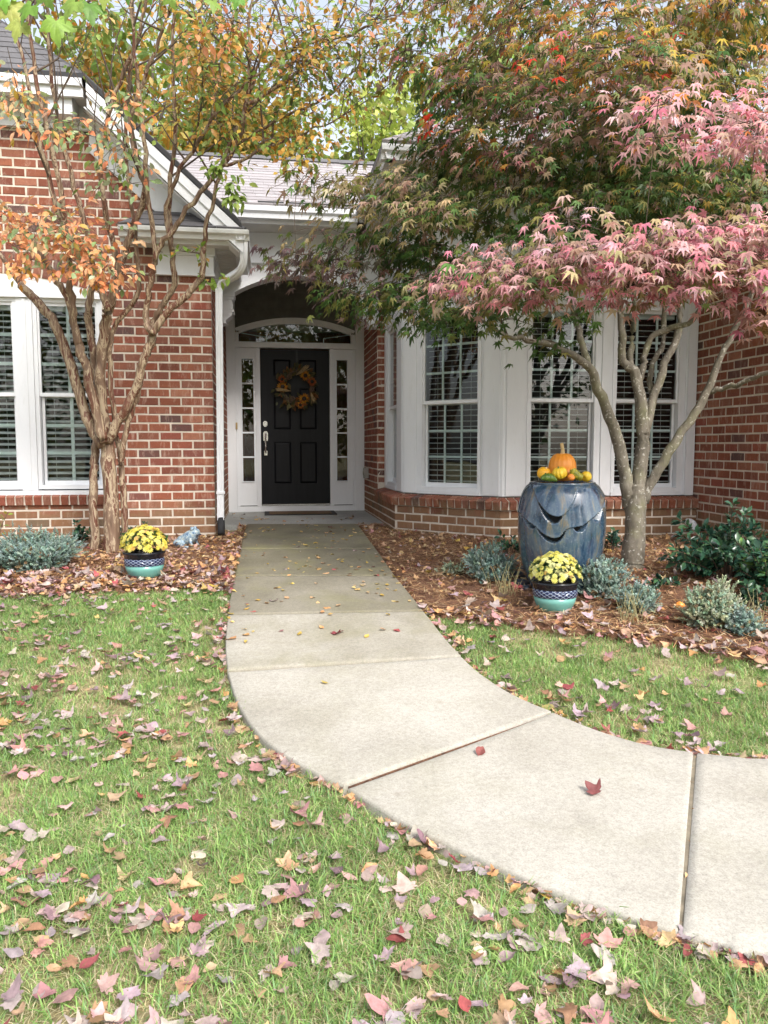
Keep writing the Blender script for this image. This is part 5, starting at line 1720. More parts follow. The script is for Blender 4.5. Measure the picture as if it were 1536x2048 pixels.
# ================================================================== shrubs
def sprig(n=11, L=1.0):
    """small juniper spray: short scale-like needles along a stem"""
    v, f = [], []
    rg = random.Random(3)
    for i in range(n):
        t = i / (n - 1)
        a = i * 2.4
        b = (0, t * L * .8, 0)
        l = .34 * (1 - .45 * t)
        d = Vector((math.cos(a), .9, math.sin(a))).normalized() * l
        s = Vector((-math.sin(a), 0, math.cos(a))) * .10
        k = len(v)
        v += [tuple(Vector(b) - s), tuple(Vector(b) + s), tuple(Vector(b) + d)]
        f.append((k, k + 1, k + 2))
    return v, f
SPRIG = sprig()
BLUE = [(.27, .38, .34), (.34, .45, .40), (.20, .30, .26), (.32, .41, .33)]
SAGEJ = [(.36, .43, .29), (.44, .50, .35), (.30, .40, .29), (.48, .49, .32)]
def juniper(px, py, wpx, hgt, cols, n, label, dead=.06, spread=(1, .7)):
    b = gnd(px, py, .02)
    d = (b - CAM).dot(FW)
    root = empty('juniper_shrub', b, label, 'shrub', 'juniper shrubs in the beds')
    W = wpx * d / F / 2
    mb = MB()
    C = []
    nb = 22
    for i in range(nb):
        a = RNG.uniform(0, 2 * math.pi); r = W * math.sqrt(RNG.random()) * .9
        h = hgt * (1 - .55 * (r / W) ** 2) * RNG.uniform(.55, 1.05)
        e = np.array([b.x + math.cos(a) * r * spread[0], b.y + math.sin(a) * r * spread[1], b.z + h])
        s = np.array([b.x + math.cos(a) * r * .2, b.y + math.sin(a) * r * .15, b.z])
        mid = (s + e) / 2 + [0, 0, h * .15]
        p = spline([s, mid, e], 6)
        mb.tube([tuple(q) for q in p], list(np.linspace(.007, .002, 6)), 4, False)
        C.append((p, e))
    mk('stem', mb, M['twig'], root, True)
    P, T = [], []
    for i in range(n):
        p, e = C[RNG.integers(nb)]
        t = RNG.uniform(.25, 1)
        q = p[int(t * 5)]
        o = RNG.normal(0, 1, 3) * np.array([.036, .036, .026]) * (W / .25) ** .5
        P.append(q + o); T.append(unit(o * 1.0 + np.array([0, -.02, .05]) + (e - p[0]) * .12 + RNG.normal(0, .03, 3)))
    P = np.array(P); T = np.array(T)
    P[:, 2] = np.maximum(P[:, 2], b.z + .01)
    X, Y, Z = frames(T, RNG.normal(0, 1, (n, 3)))
    c = pal(cols + [(.25, .18, .10)], [1] * len(cols) + [dead * len(cols)], n)
    v, f, cc = cloud(SPRIG, P, X, Y, Z, RNG.uniform(.040, .075, n), c)
    o = link('foliage', mesh_from('foliage', v.tolist(), f, [M['needle']], False, col=cc), root); o['kind'] = 'stuff'
juniper(75, 1140, 190, .30, BLUE, 3400, 'large blue-green juniper at the left edge below the window')
juniper(-40, 1150, 120, .26, BLUE, 1500, 'blue-green juniper running out of the left edge')
juniper(975, 1165, 110, .26, BLUE, 1300, 'small blue juniper left of the blue urn')
juniper(905, 1148, 60, .05, SAGEJ, 200, 'low sprig of juniper beside the path, left of the urn', .4)
juniper(1195, 1195, 130, .30, BLUE, 2000, 'blue juniper right of the yellow mum and the urn')
juniper(1275, 1222, 90, .17, BLUE, 900, 'low blue juniper with bare stalks in front of the maple trunk')
juniper(1425, 1255, 120, .27, SAGEJ, 1700, 'sage green juniper at the edge of the right lawn')
juniper(1480, 1268, 70, .14, BLUE, 600, 'small dark juniper right of the sage green one')

def leafy_shrub(name, px, py, W, H, cols, n, size, label, tilt=0, nsingle=60, mat='glossleaf', stems=26, cat='shrub', wild=6):
    b = gnd(px, py, .02)
    t = Tree(name, b, label, cat)
    P, T, U = [], [], []
    ends = []
    for i in range(stems):
        a = RNG.uniform(0, 2 * math.pi); r = W * math.sqrt(RNG.random())
        h = H * (1 - .5 * (r / W) ** 2) * RNG.uniform(.5, 1.0) * (1.35 if i < wild else 1)
        e = np.array([b.x + math.cos(a) * r + tilt, b.y + math.sin(a) * r * .75, b.z + h])
        p = spline([np.array(b) + [math.cos(a) * r * .2, math.sin(a) * r * .15, 0], (np.array(b) * .5 + e * .5) + [0, 0, h * .12], e], 9)
        t.wood.tube([tuple(q) for q in p], list(np.linspace(.006, .0018, 9)), 5, False)
        ends.append(p)
    for i in range(n):
        p = ends[RNG.integers(stems)]
        u = RNG.uniform(.3, 1) * 7.99
        q = p[int(u)] * (1 - u % 1) + p[int(u) + 1] * (u % 1)
        ax = unit(p[int(u) + 1] - p[int(u)])
        sd = unit(np.cross(ax, RNG.normal(0, 1, 3)))
        P.append(q + sd * .006); T.append(unit(ax * .7 + sd + [0, 0, -.05])); U.append(unit(np.array([0, -.35, 1]) + RNG.normal(0, .35, 3)))
    t.P.append(np.array(P)); t.T.append(np.array(T)); t.U.append(np.array(U))
    t.S.append(RNG.uniform(size * .7, size * 1.25, n)); t.C.append(pal(cols, [1] * len(cols), n))
    t.finish(OVAL, M[mat], M['twig'], nsingle, crown='foliage')
GARD = [(.028, .085, .052), (.042, .112, .062), (.020, .062, .040), (.065, .145, .065)]
leafy_shrub('gardenia_shrub', 1455, 1160, .56, .46, GARD, 1900, .062, 'dark glossy evergreen shrub in the corner by the brick wall', nsingle=110, stems=46)
leafy_shrub('gardenia_shrub', 1545, 1195, .32, .42, GARD + [(.14, .25, .06)], 700, .062, 'dark glossy evergreen shrub cut by the right edge', nsingle=40, stems=24)
leafy_shrub('gardenia_shrub', 1500, 1222, .14, .15, GARD, 160, .055, 'small dark evergreen sprout behind the sage juniper', nsingle=20, stems=9)
leafy_shrub('evergreen_sprout', 1020, 1110, .16, .18, GARD, 130, .050, 'low dark evergreen against the bay wall left of the urn', nsingle=15, stems=8)
leafy_shrub('evergreen_sprout', 1225, 1105, .16, .22, GARD, 150, .050, 'low dark evergreen between the urn and the maple trunk', nsingle=15, stems=9)
leafy_shrub('evergreen_sprout', 160, 1095, .15, .20, GARD, 140, .050, 'low dark evergreen behind the crape myrtle stems', nsingle=15, stems=9)
leafy_shrub('evergreen_sprout', 275, 1085, .20, .17, GARD, 160, .050, 'low dark evergreen behind the mum near the wall', nsingle=15, stems=9)
leafy_shrub('evergreen_sprout', 1330, 1180, .12, .10, GARD, 80, .050, 'low dark evergreen sprig right of the maple trunk', nsingle=10, stems=6)
leafy_shrub('sapling', -14, 1120, .14, .95, [(.20, .34, .06), (.26, .38, .07), (.45, .38, .06)], 70, .060, 'thin sapling with yellow-green leaves at the left edge', mat='leaf', nsingle=40, stems=6)
# dry stalks in front of the maple
for k, (px, py) in enumerate(((1265, 1245), (1010, 1190), (1510, 1262))):
    b = gnd(px, py, .02)
    root = empty('dry_stalks', b, ['tuft of dry stalks below the maple trunk', 'tuft of dry stalks beside the blue stones', 'tuft of dry stalks at the right edge of the bed'][k], 'plant', 'tufts of dry stalks')
    mb = MB()
    for i in range(34):
        a = RNG.uniform(0, 6.28); L = RNG.uniform(.08, .24)
        o = Vector((RNG.normal(0, .05), RNG.normal(0, .04), 0))
        e = b + o + Vector((math.cos(a) * L * .4, math.sin(a) * L * .4, L))
        mb.tube([b + o, (b + o) * .5 + e * .5 + Vector((0, 0, .02)), e], [.0018, .0014, .0007], 4, False)
    mk('stalks', mb, simple('dry_stalk', (.33, .30, .15), .8, var=.3), root)['kind'] = 'stuff'

# ================================================================== urn fountain
def urn():
    b = gnd(1120, 1186)
    d = (b - CAM).dot(FW)
    Rm = 85.5 * d / F
    ztop = (at_d(1120, 966, d).z) - b.z
    root = empty('urn_fountain', b, 'large blue glazed urn fountain with overlapping lips and open slots', 'fountain')
    prof = [(.0, .60), (.08, .70), (.2, .83), (.35, .93), (.5, .985), (.62, 1.0), (.74, .995), (.84, .965), (.91, .915), (.96, .85), (.985, .80), (1.0, .755)]
    pz, pr = [p[0] for p in prof], [p[1] for p in prof]
    NA, NZ = 300, 190
    ang = np.linspace(0, 2 * math.pi, NA, endpoint=False)
    # angle 0 faces the camera, positive to the right
    A, T = np.meshgrid(ang, np.linspace(0, 1, NZ), indexing='ij')
    sp = spline([(z, r) for z, r in prof], 300)
    Rr = np.interp(T, sp[:, 0], sp[:, 1]) * Rm
    a = (A + math.pi) % (2 * math.pi) - math.pi
    # picture coordinates of every surface point (zoom units: x -1..1, y 0 = rim, 1 = base)
    sx = np.sin(a) * Rr / Rm
    front = np.cos(a) > -.05
    yy = 1 - T
    cv = lambda x, y: ((x - 775) / 405.0, (y - 505) / (505.0 * 2.09))     # from the enlarged photograph
    def curve(pts):
        q = np.array([cv(*p) for p in pts]); q = q[np.argsort(q[:, 0])]
        s = spline(q, 80); s = s[np.argsort(s[:, 0])]
        return s
    e1 = curve([(478, 560), (505, 660), (560, 745), (630, 785), (700, 772), (757, 700), (808, 600), (830, 540)])
    e2 = curve([(385, 800), (430, 850), (480, 890), (540, 950), (620, 985), (680, 965), (735, 895), (800, 882), (870, 868), (920, 835), (985, 790), (1060, 735), (1105, 660), (1150, 580)])
    y1 = np.interp(sx, e1[:, 0], e1[:, 1], left=-1, right=-1)
    y2 = np.interp(sx, e2[:, 0], e2[:, 1], left=e2[0, 1] - .02, right=-1)
    above1 = (yy < y1) & front
    above2 = (yy < y2) & front
    soft = lambda dist, w: np.clip(dist / w, 0, 1)
    disp = np.zeros_like(Rr)
    disp += np.where(above2, .003 + .007 * np.exp(-np.clip(y2 - yy, 0, 1) / .05), 0) * (Rm / .29)
    disp += np.where(above1, .003 + .007 * np.exp(-np.clip(y1 - yy, 0, 1) / .05), 0) * (Rm / .29)
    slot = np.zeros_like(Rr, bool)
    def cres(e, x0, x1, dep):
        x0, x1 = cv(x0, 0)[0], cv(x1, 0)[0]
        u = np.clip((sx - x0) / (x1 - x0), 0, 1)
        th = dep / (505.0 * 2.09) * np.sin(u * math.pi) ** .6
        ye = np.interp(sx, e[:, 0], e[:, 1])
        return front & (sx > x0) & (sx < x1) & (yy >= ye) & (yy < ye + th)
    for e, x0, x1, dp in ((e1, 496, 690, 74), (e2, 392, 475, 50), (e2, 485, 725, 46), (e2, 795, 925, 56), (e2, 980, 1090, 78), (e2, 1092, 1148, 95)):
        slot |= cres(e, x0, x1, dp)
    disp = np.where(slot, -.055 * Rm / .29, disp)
    Rr = Rr + disp
    dirx = np.array(RT); diry = -np.array([FW.x, FW.y, 0]) / math.hypot(FW.x, FW.y)
    v = np.array(b)[None, None] + (np.sin(A) * Rr)[..., None] * dirx + (np.cos(A) * Rr)[..., None] * diry + (T * ztop)[..., None] * np.array([0, 0, 1.0])
    f, mi = [], []
    for i in range(NA):
        i2 = (i + 1) % NA
        for j in range(NZ - 1):
            f.append((i * NZ + j, i2 * NZ + j, i2 * NZ + j + 1, i * NZ + j + 1))
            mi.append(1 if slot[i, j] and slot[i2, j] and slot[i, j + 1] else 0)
    m, nt, bs = newmat('blue_glaze')
    p = pos(nt)
    st = noise(nt, 13, 6, .68, scaled(nt, p, (1, 1, .22)), .5)
    c = ramp(nt, st, [(.34, (.010, .024, .050)), (.47, (.028, .062, .110)), (.56, (.070, .105, .135)), (.63, (.14, .120, .085)), (.72, (.26, .27, .26))])
    c = mixc(nt, ramp(nt, noise(nt, 60, 4, .7, p), [(.55, 0), (.75, .5)]), c, (.20, .25, .30))
    setc(nt, bs, c)
    bs.inputs['Roughness'].default_value = .09
    bs.inputs['Coat Weight'].default_value = 1.0; bs.inputs['Coat Roughness'].default_value = .05
    bump(nt, bs, noise(nt, 26, 4, .6, p), .12, .01)
    dark = simple('slot_shade', (.012, .012, .014), .9)  # near-black slot faces: shade of the unlit hollow put into the colour
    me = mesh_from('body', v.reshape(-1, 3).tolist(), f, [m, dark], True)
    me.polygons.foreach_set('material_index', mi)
    link('body', me, root)
    # rim, inner wall and a recessed floor that carries the pumpkins
    mb = MB()
    rt = Rm * .755
    mb.lathe([(rt * 1.0, ztop - .004), (rt * .99, ztop + .010), (rt * .94, ztop + .013), (rt * .90, ztop + .002), (rt * .88, ztop - .03), (0, ztop - .03)], 60, b.x, b.y)
    mb.v = [(x, y, z + b.z) for x, y, z in mb.v]
    mk('rim', mb, m, root, True)
    return b, Rm, ztop, d
ub, uR, uH, uD = urn()

# blue-black stones at its foot
ST = [(1033, 1150, 30), (1050, 1138, 26), (1060, 1155, 24), (1040, 1166, 32), (1022, 1140, 20), (1052, 1176, 24)]
for k, (px, py, w) in enumerate(ST):
    p = gnd(px, py, .04); d = (p - CAM).dot(FW); r = w * d / F / 2
    v, f = [], []
    rg = random.Random(k)
    for i in range(12):
        for j in range(7):
            th, ph = 2 * math.pi * i / 12, math.pi * j / 6
            q = 1 + rg.uniform(-.06, .06)
            v.append((math.sin(ph) * math.cos(th) * r * 1.15 * q, math.sin(ph) * math.sin(th) * r * .9 * q, math.cos(ph) * r * .55 * q))
    for i in range(12):
        for j in range(6):
            f.append((i * 7 + j, ((i + 1) % 12) * 7 + j, ((i + 1) % 12) * 7 + j + 1, i * 7 + j + 1))
    o = link('stone', mesh_from('stone', v, f, [M.setdefault('stone', simple('slate_stone', (.035, .045, .065), .45, var=.4, nscale=30))], True))
    o.location = p; o.rotation_euler = (0, 0, k * .9)
    tag(o, 'smooth blue-black stone at the foot of the urn, ' + ['half hidden behind the others', 'nearest the urn', 'beside the flower pot', 'largest and frontmost', 'leftmost of the heap', 'lowest, next to the pot'][k], 'stone', 'stones at the foot of the urn')

# ================================================================== pumpkins and gourds
def pumpkin_mesh(r, h, ribs, depth, seg=72, rings=18, neck=None):
    v, f = [], []
    for i in range(seg):
        a = 2 * math.pi * i / seg
        rib = 1 - depth * (.5 + .5 * math.cos(ribs * a)) ** 3
        for j in range(rings + 1):
            ph = math.pi * j / rings
            rr = math.sin(ph) ** .85 * r * rib
            z = -math.cos(ph) * h / 2
            dip = .10 * h * math.exp(-(rr / (r * .28)) ** 2)
            z += -dip if z > 0 else dip
            v.append((rr * math.cos(a), rr * math.sin(a), z + h / 2))
    n = rings + 1
    for i in range(seg):
        for j in range(rings):
            f.append((i * n + j, ((i + 1) % seg) * n + j, ((i + 1) % seg) * n + j + 1, i * n + j + 1))
    return v, f
def skin(name, a, b, sc=14, rough=.38):
    m, nt, bs = newmat(name)
    setc(nt, bs, ramp(nt, noise(nt, sc, 5, .65, pos(nt), .3), [(.3, a), (.7, b)]))
    bs.inputs['Roughness'].default_value = rough
    bump(nt, bs, noise(nt, 60, 3, .6, pos(nt)), .1, .004)
    return m
M['pump'] = skin('pumpkin_skin', (.76, .25, .022), (.84, .34, .035))
M['gold'] = skin('gold_gourd', (.84, .38, .018), (.88, .48, .03))
M['org'] = skin('orange_gourd', (.82, .26, .04), (.86, .33, .07))
M['yel'] = skin('yellow_gourd', (.86, .52, .02), (.90, .62, .06))
M['grn'] = skin('green_gourd', (.03, .09, .015), (.16, .24, .03), 40)
M['speck'] = skin('speckled_gourd', (.05, .10, .01), (.62, .50, .05), 34)
M['stemw'] = simple('pumpkin_stem', (.55, .40, .20), .8, var=.25, nscale=40)
M['stemg'] = simple('green_stem', (.20, .22, .07), .8, var=.25, nscale=40)
def pumpkin(px, py, wpx, hpx, depth_off, mat, label, ribs=20, rib=.05, stem=0, tilt=(0, 0), name='pumpkin', zref=None, stemc='stemw', dref=None):
    d = (dref if dref is not None else uD) + depth_off
    p = at_d(px, py, d)             # bottom centre
    if zref is not None: p = Vector((p.x, p.y, zref))
    r = wpx * d / F / 2; h = hpx * d / F
    root = empty(name, p, label, 'pumpkin' if name == 'pumpkin' else 'gourd', None)
    root.rotation_euler = (R(tilt[0]), R(tilt[1]), random.uniform(0, 6))
    v, f = pumpkin_mesh(r, h, ribs, rib)
    link('flesh', mesh_from('flesh', v, f, [M[mat]], True), root, False)
    L = stem * d / F if stem else r * .25
    sr = r * .13 if stem else r * .12
    mb = MB().tube(spline([(0, 0, h * .90), (0, 0, h * .90 + L * .45), (L * .06, 0, h * .90 + L * .8), (L * .10, 0, h * .90 + L)], 8), [sr * 1.7, sr * 1.2, sr, sr, sr * .95, sr * .9, sr * .95, sr], 7)
    mk('stem', mb, M[stemc], root, world=False)
    return root
zt_ = ub.z + uH + .004
pumpkin(1124, 962, 55, 60, 0.02, 'pump', 'tall orange pumpkin with a long pale stem on top of the urn', 18, .045, 24, zref=zt_)
pumpkin(1083, 960, 28, 25, -.10, 'gold', 'round golden gourd at the left rim of the urn', 10, .02, 0, (15, -20), 'gourd', zref=zt_ + .028)
pumpkin(1122, 966, 30, 25, -.16, 'yel', 'ribbed yellow mini pumpkin in front of the big pumpkin', 12, .12, 0, (18, 5), 'gourd', zref=zt_ + .030, stemc='stemg')
pumpkin(1090, 950, 26, 22, .05, 'org', 'orange gourd behind the golden gourd on the urn', 10, .03, 0, (10, 0), 'gourd', zref=zt_ + .03)
pumpkin(1139, 964, 15, 13, -.17, 'org', 'tiny orange gourd in front of the speckled gourd', 8, .05, 0, (60, 10), 'gourd', zref=zt_ + .032)
pumpkin(1136, 950, 17, 20, -.10, 'org', 'small orange gourd right of the big pumpkin', 8, .05, 0, (20, 10), 'gourd', zref=zt_ + .035)
pumpkin(1167, 962, 22, 20, -.09, 'yel', 'bright yellow gourd bulb at the right rim of the urn', 8, .02, 0, (10, 70), 'gourd', zref=zt_ + .032)
def gourd(pts, radii, mat, label, d):
    P = [at_d(x, y, d) for x, y in pts]
    root = empty('gourd', P[0], label, 'gourd')
    sp = spline(P, 22); rr = np.interp(np.linspace(0, 1, 22), np.linspace(0, 1, len(radii)), [r * d / F for r in radii])
    rr = rr * (1 + .10 * np.sin(np.arange(22) * 2.1))
    sd = 14
    mb = MB().tube([tuple(p) for p in sp], list(rr), sd)
    mb.v = [tuple(Vector(q) + (Vector(q) - Vector(sp[i // sd])) * .16 * math.sin((i % sd) * math.pi)) for i, q in enumerate(mb.v)]
    # warts and ridges
    mb.v = [tuple(Vector(sp[i // sd]) + (Vector(q) - Vector(sp[i // sd])) * (1 + .14 * ((i % sd) % 2) + random.uniform(-.07, .07))) for i, q in enumerate(mb.v)]
    mk('flesh', mb, M[mat], root, True)
gourd([(1082, 957), (1092, 955), (1103, 956), (1114, 962)], [3, 7.5, 7, 2], 'grn', 'dark green warty gourd lying over the front rim', uD - uR * .78)
gourd([(1145, 938), (1148, 945), (1155, 952), (1164, 955)], [5, 8.5, 8, 7], 'speck', 'yellow and green speckled gourd on the urn', uD - uR * .60)
gp = gnd(1361, 1219, .03)
gd = (gp - CAM).dot(FW)
pumpkin(1361, 1219, 19, 17, 0, 'org', 'tiny orange pumpkin lying in the pine straw', 8, .06, 0, (40, 20), 'pumpkin', dref=gd, zref=gp.z)

# ================================================================== potted chrysanthemums
def flower_mesh(np_=11):
    v, f = [], []
    for ring, (r, z, w, n, up) in enumerate(((1.0, 0.0, .30, np_, .10), (.68, .13, .24, np_ - 2, .20), (.36, .26, .18, 6, .30))):
        for k in range(n):
            a = 2 * math.pi * (k + ring * .5) / n
            c, s = math.cos(a), math.sin(a)
            b = len(v)
            def pt(rad, off, h): return (c * rad - s * off, s * rad + c * off, h)
            v.extend([pt(.08, 0, z), pt(r * .6, -w * .5, z + up * .7), pt(r, 0, z + up * .3), pt(r * .6, w * .5, z + up * .7)])
            f.extend([(b, b + 1, b + 2), (b, b + 2, b + 3)])
    return v, f
FL = flower_mesh()
FME = [mesh_from('flower', FL[0], FL[1], [M['petal']], True, col=np.array([c] * len(FL[0]))) for c in ((.90, .86, .28), (.92, .90, .45), (.88, .82, .22))]
def pot_mats():
    m, nt, b = newmat('teal_glaze'); M['teal'] = m
    tc = nd(nt, 'TexCoord').outputs['Object']
    sep = nd(nt, 'SeparateXYZ'); nt.links.new(tc, sep.inputs[0])
    p = pos(nt)
    z = math_(nt, 'ADD', sep.outputs[2], math_(nt, 'MULTIPLY', noise(nt, 60, 4, .7, scaled(nt, p, (1, 1, .25))), .05))
    c = ramp(nt, math_(nt, 'MULTIPLY', z, 5.0), [(.0, (.115, .30, .265)), (.66, (.14, .345, .305)), (.74, (.06, .17, .30)), (.86, (.020, .045, .14))])
    setc(nt, b, c); b.inputs['Roughness'].default_value = .15
    m, nt, b = newmat('lattice_glaze'); M['lattice'] = m
    tc = nd(nt, 'TexCoord').outputs['Object']
    sep = nd(nt, 'SeparateXYZ'); nt.links.new(tc, sep.inputs[0])
    th = math_(nt, 'ARCTAN2', sep.outputs[1], sep.outputs[0])
    u = math_(nt, 'MULTIPLY', th, 11.0)          # 22 diamonds round
    w = math_(nt, 'MULTIPLY', sep.outputs[2], 145.0)
    l1 = math_(nt, 'ABSOLUTE', math_(nt, 'SINE', math_(nt, 'ADD', u, w)))
    l2 = math_(nt, 'ABSOLUTE', math_(nt, 'SINE', math_(nt, 'SUBTRACT', u, w)))
    k = math_(nt, 'MINIMUM', l1, l2)
    setc(nt, b, ramp(nt, k, [(.10, (.30, .36, .45)), (.32, (.018, .028, .10)), (1, (.010, .014, .045))]))
    b.inputs['Roughness'].default_value = .16
    inv = math_(nt, 'SUBTRACT', 1.0, k)
    bump(nt, b, inv, .6, .006)
    M['blackglaze'] = simple('black_glaze', (.008, .009, .014), .12, var=.3)
    M['soilpot'] = simple('potting_soil', (.05, .035, .025), .95, var=.4, nscale=80, bmp=.5)
pot_mats()
def mum(px, py, wpx, label, plab, lean=0.0, nf=190, seed=1):
    rg = random.Random(seed)
    b = gnd(px, py, .02); d = (b - CAM).dot(FW)
    Rr = wpx * d / F / 2
    k = Rr / .145
    root = empty('flower_pot', b, label, 'flower pot', 'glazed pots of yellow mums')
    H = .205 * k
    pr = [(.070, 0), (.082, .002), (.108, .03), (.126, .07), (.134, .105)]
    mb = MB().lathe([(r * k, z * k) for r, z in [(.0, .0)] + pr], 56); mk('body', mb, M['teal'], root, True, world=False)
    mb = MB().lathe([(r * k, z * k) for r, z in [(.1341, .105), (.137, .108), (.1385, .13), (.137, .152), (.134, .154)]], 56)
    mb.f = [f for f in mb.f if len(f) == 4]
    mk('lattice_band', mb, M['lattice'], root, True, world=False)
    mb = MB().lathe([(r * k, z * k) for r, z in [(.134, .154), (.138, .165), (.139, .178), (.146, .188), (.147, .198), (.140, .204), (.130, .198), (.127, .175), (.118, .165)]], 56)
    mb.f = [f for f in mb.f if len(f) == 4]
    mk('rim', mb, M['blackglaze'], root, True, world=False)
    mb = MB().lathe([(.125 * k, .172 * k), (.0, .178 * k)], 40); mb.f = [f for f in mb.f if len(f) == 4]
    mk('soil', mb, M['soilpot'], root, world=False)
    # the plant stands in the pot: its own thing
    t = empty('chrysanthemum', b + Vector((0, 0, .212 * k)), plab, 'flowers', 'yellow mums in pots')
    mb = MB()
    n = 330
    a = RNG.uniform(0, 6.28, n); r = .142 * k * np.sqrt(RNG.random(n)); hz = .138 * k
    zc = hz * np.sqrt(np.clip(1 - (r / (.17 * k)) ** 2, 0, 1)) * RNG.uniform(.25, .93, n) + .005
    P = np.stack([np.cos(a) * r, np.sin(a) * r, zc], 1)
    T = unit(P * [1, 1, .6] + RNG.normal(0, .05, (n, 3))); U = RNG.normal(0, .5, (n, 3)) + [0, 0, 1]
    X, Y, Z = frames(T, U)
    v, f, c = cloud(OVAL, P, X, Y, Z, RNG.uniform(.030, .048, n) * k, pal([(.035, .085, .03), (.05, .11, .04)], [1, 1], n))
    o = link('foliage', mesh_from('foliage', v.tolist(), f, [M['leaf']], True, col=c), t, False); o['kind'] = 'stuff'
    mb = MB()
    for i in range(14):
        a_ = rg.uniform(0, 6.28); rr = rg.uniform(.03, .13) * k
        mb.tube([(0, 0, -.01), (math.cos(a_) * rr * .5, math.sin(a_) * rr * .5, .06 * k), (math.cos(a_) * rr, math.sin(a_) * rr, .11 * k)], [.004, .003, .002], 5, False)
    mk('stem', mb, simple('mum_stem', (.07, .10, .03), .8), t, world=False)
    for i in range(nf):
        # sunflower-seed arrangement over the dome
        u = (i + .5) / nf
        ph = math.acos(1 - u * 1.02 if u < .98 else 0)
        ph = math.acos(max(-.02, 1 - u * 1.01))
        th = i * 2.39996 + rg.uniform(-.2, .2)
        rd = .152 * k * rg.uniform(.93, 1.06)
        q = Vector((math.sin(ph) * math.cos(th) * rd * 1.02 + lean * .02, math.sin(ph) * math.sin(th) * rd * 1.0, math.cos(ph) * rd * .98 + .012 * k))
        nrm = Vector((q.x, q.y, q.z * 1.1 + .02)).normalized()
        nrm = (nrm + Vector((rg.uniform(-.25, .25), rg.uniform(-.25, .25), rg.uniform(-.1, .25)))).normalized()
        o = bpy.data.objects.new('flower', FME[rg.choice((0, 0, 1, 1, 2))])
        COL.objects.link(o); o.parent = t
        o.location = q
        o.rotation_euler = nrm.to_track_quat('Z', 'Y').to_euler()
        s = rg.uniform(.0185, .0255) * k
        o.scale = (s, s, s)
        if rg.random() < .07: o.color = (.85, .60, .50, 1)
        elif seed == 3: o.color = (1.0, .93, .62, 1)
    return b
mum(290, 1158, 82, 'teal and navy glazed pot left of the path near the crape myrtle', 'yellow mums in the pot left of the path', seed=3)
mum(1109, 1224, 92, 'teal and navy glazed pot in front of the blue urn', 'yellow mums in the pot in front of the urn', seed=8)
# pale pebbles on the soil of the right pot
pb = gnd(1109, 1224, .02); kd = (pb - CAM).dot(FW)
for k_, (px, py) in enumerate(((1092, 1167), (1106, 1170), (1128, 1169), (1118, 1164))):
    q = at_d(px, py, kd - .10)
    v, f = pumpkin_mesh(.016, .016, 5, .1, 14, 6)
    o = link('pebble', mesh_from('pebble', v, f, [M.setdefault('pebble', simple('pale_pebble', (.50, .44, .34), .8))], True))
    o.location = Vector((q.x, q.y, pb.z + .172)); o.rotation_euler = (.2, .1, k_)
    tag(o, 'pale pebble in the pot before the urn, ' + ['leftmost', 'left of centre', 'rightmost', 'centre, furthest back'][k_], 'pebble', 'pebbles in the right flower pot')

# ================================================================== frog, mat, wreath, hanging basket
def blob(c, r, seg=16, rings=10):
    v, f = [], []
    for i in range(seg):
        for j in range(rings + 1):
            th, ph = 2 * math.pi * i / seg, math.pi * j / rings
            v.append((c[0] + r[0] * math.sin(ph) * math.cos(th), c[1] + r[1] * math.sin(ph) * math.sin(th), c[2] + r[2] * math.cos(ph)))
    n = rings + 1
    for i in range(seg):
        for j in range(rings):
            f.append((i * n + j, ((i + 1) % seg) * n + j, ((i + 1) % seg) * n + j + 1, i * n + j + 1))
    return v, f
fb = gnd(375, 1094, .02)
fr = empty('frog_statue', fb, 'blue glazed ceramic frog sitting by the brick corner', 'statue', None)
m, nt, b = newmat('frog_glaze')
setc(nt, b, ramp(nt, noise(nt, 38, 4, .6, pos(nt), .4), [(.35, (.06, .12, .22)), (.5, (.24, .33, .40)), (.62, (.40, .45, .42)), (.72, (.10, .16, .26))]))
b.inputs['Roughness'].default_value = .2
# body: a wedge rising to the head, to the right
sp = spline([(-.11, 0, .028), (-.06, 0, .05), (0, 0, .075), (.05, 0, .105), (.085, 0, .125), (.115, 0, .118)], 16)
rr = np.interp(np.linspace(0, 1, 16), [0, .2, .5, .75, .9, 1], [.022, .052, .062, .050, .042, .018])
mb = MB().tube([tuple(p) for p in sp], list(rr), 14); mk('body', mb, m, fr, True, world=False)
for sy in (-1, 1):
    mb = MB(); mb.add(*blob((.062, sy * .03, .168), (.018, .018, .020))); mk('eye', mb, m, fr, True, world=False)
    mb = MB(); mb.add(*blob((-.055, sy * .050, .040), (.060, .030, .038))); mb.tube(spline([(-.04, sy * .065, .02), (.02, sy * .085, .012), (.05, sy * .09, .008)], 6), [.02, .016, .014, .012, .012, .016], 8); mk('hind_leg', mb, m, fr, True, world=False)
    mb = MB(); mb.tube(spline([(.045, sy * .035, .085), (.06, sy * .055, .045), (.075, sy * .055, .008)], 8), [.020, .018, .016, .014, .013, .013, .015, .018], 8); mk('front_leg', mb, m, fr, True, world=False)
mb = MB(); mb.tube(spline([(.075, -.045, .118), (.122, -.02, .116), (.128, 0, .115), (.122, .02, .116), (.075, .045, .118)], 14), .0045, 6); mk('mouth', mb, simple('frog_mouth', (.02, .03, .06), .3), fr, True, world=False)
fr.rotation_euler = (0, 0, -.35)

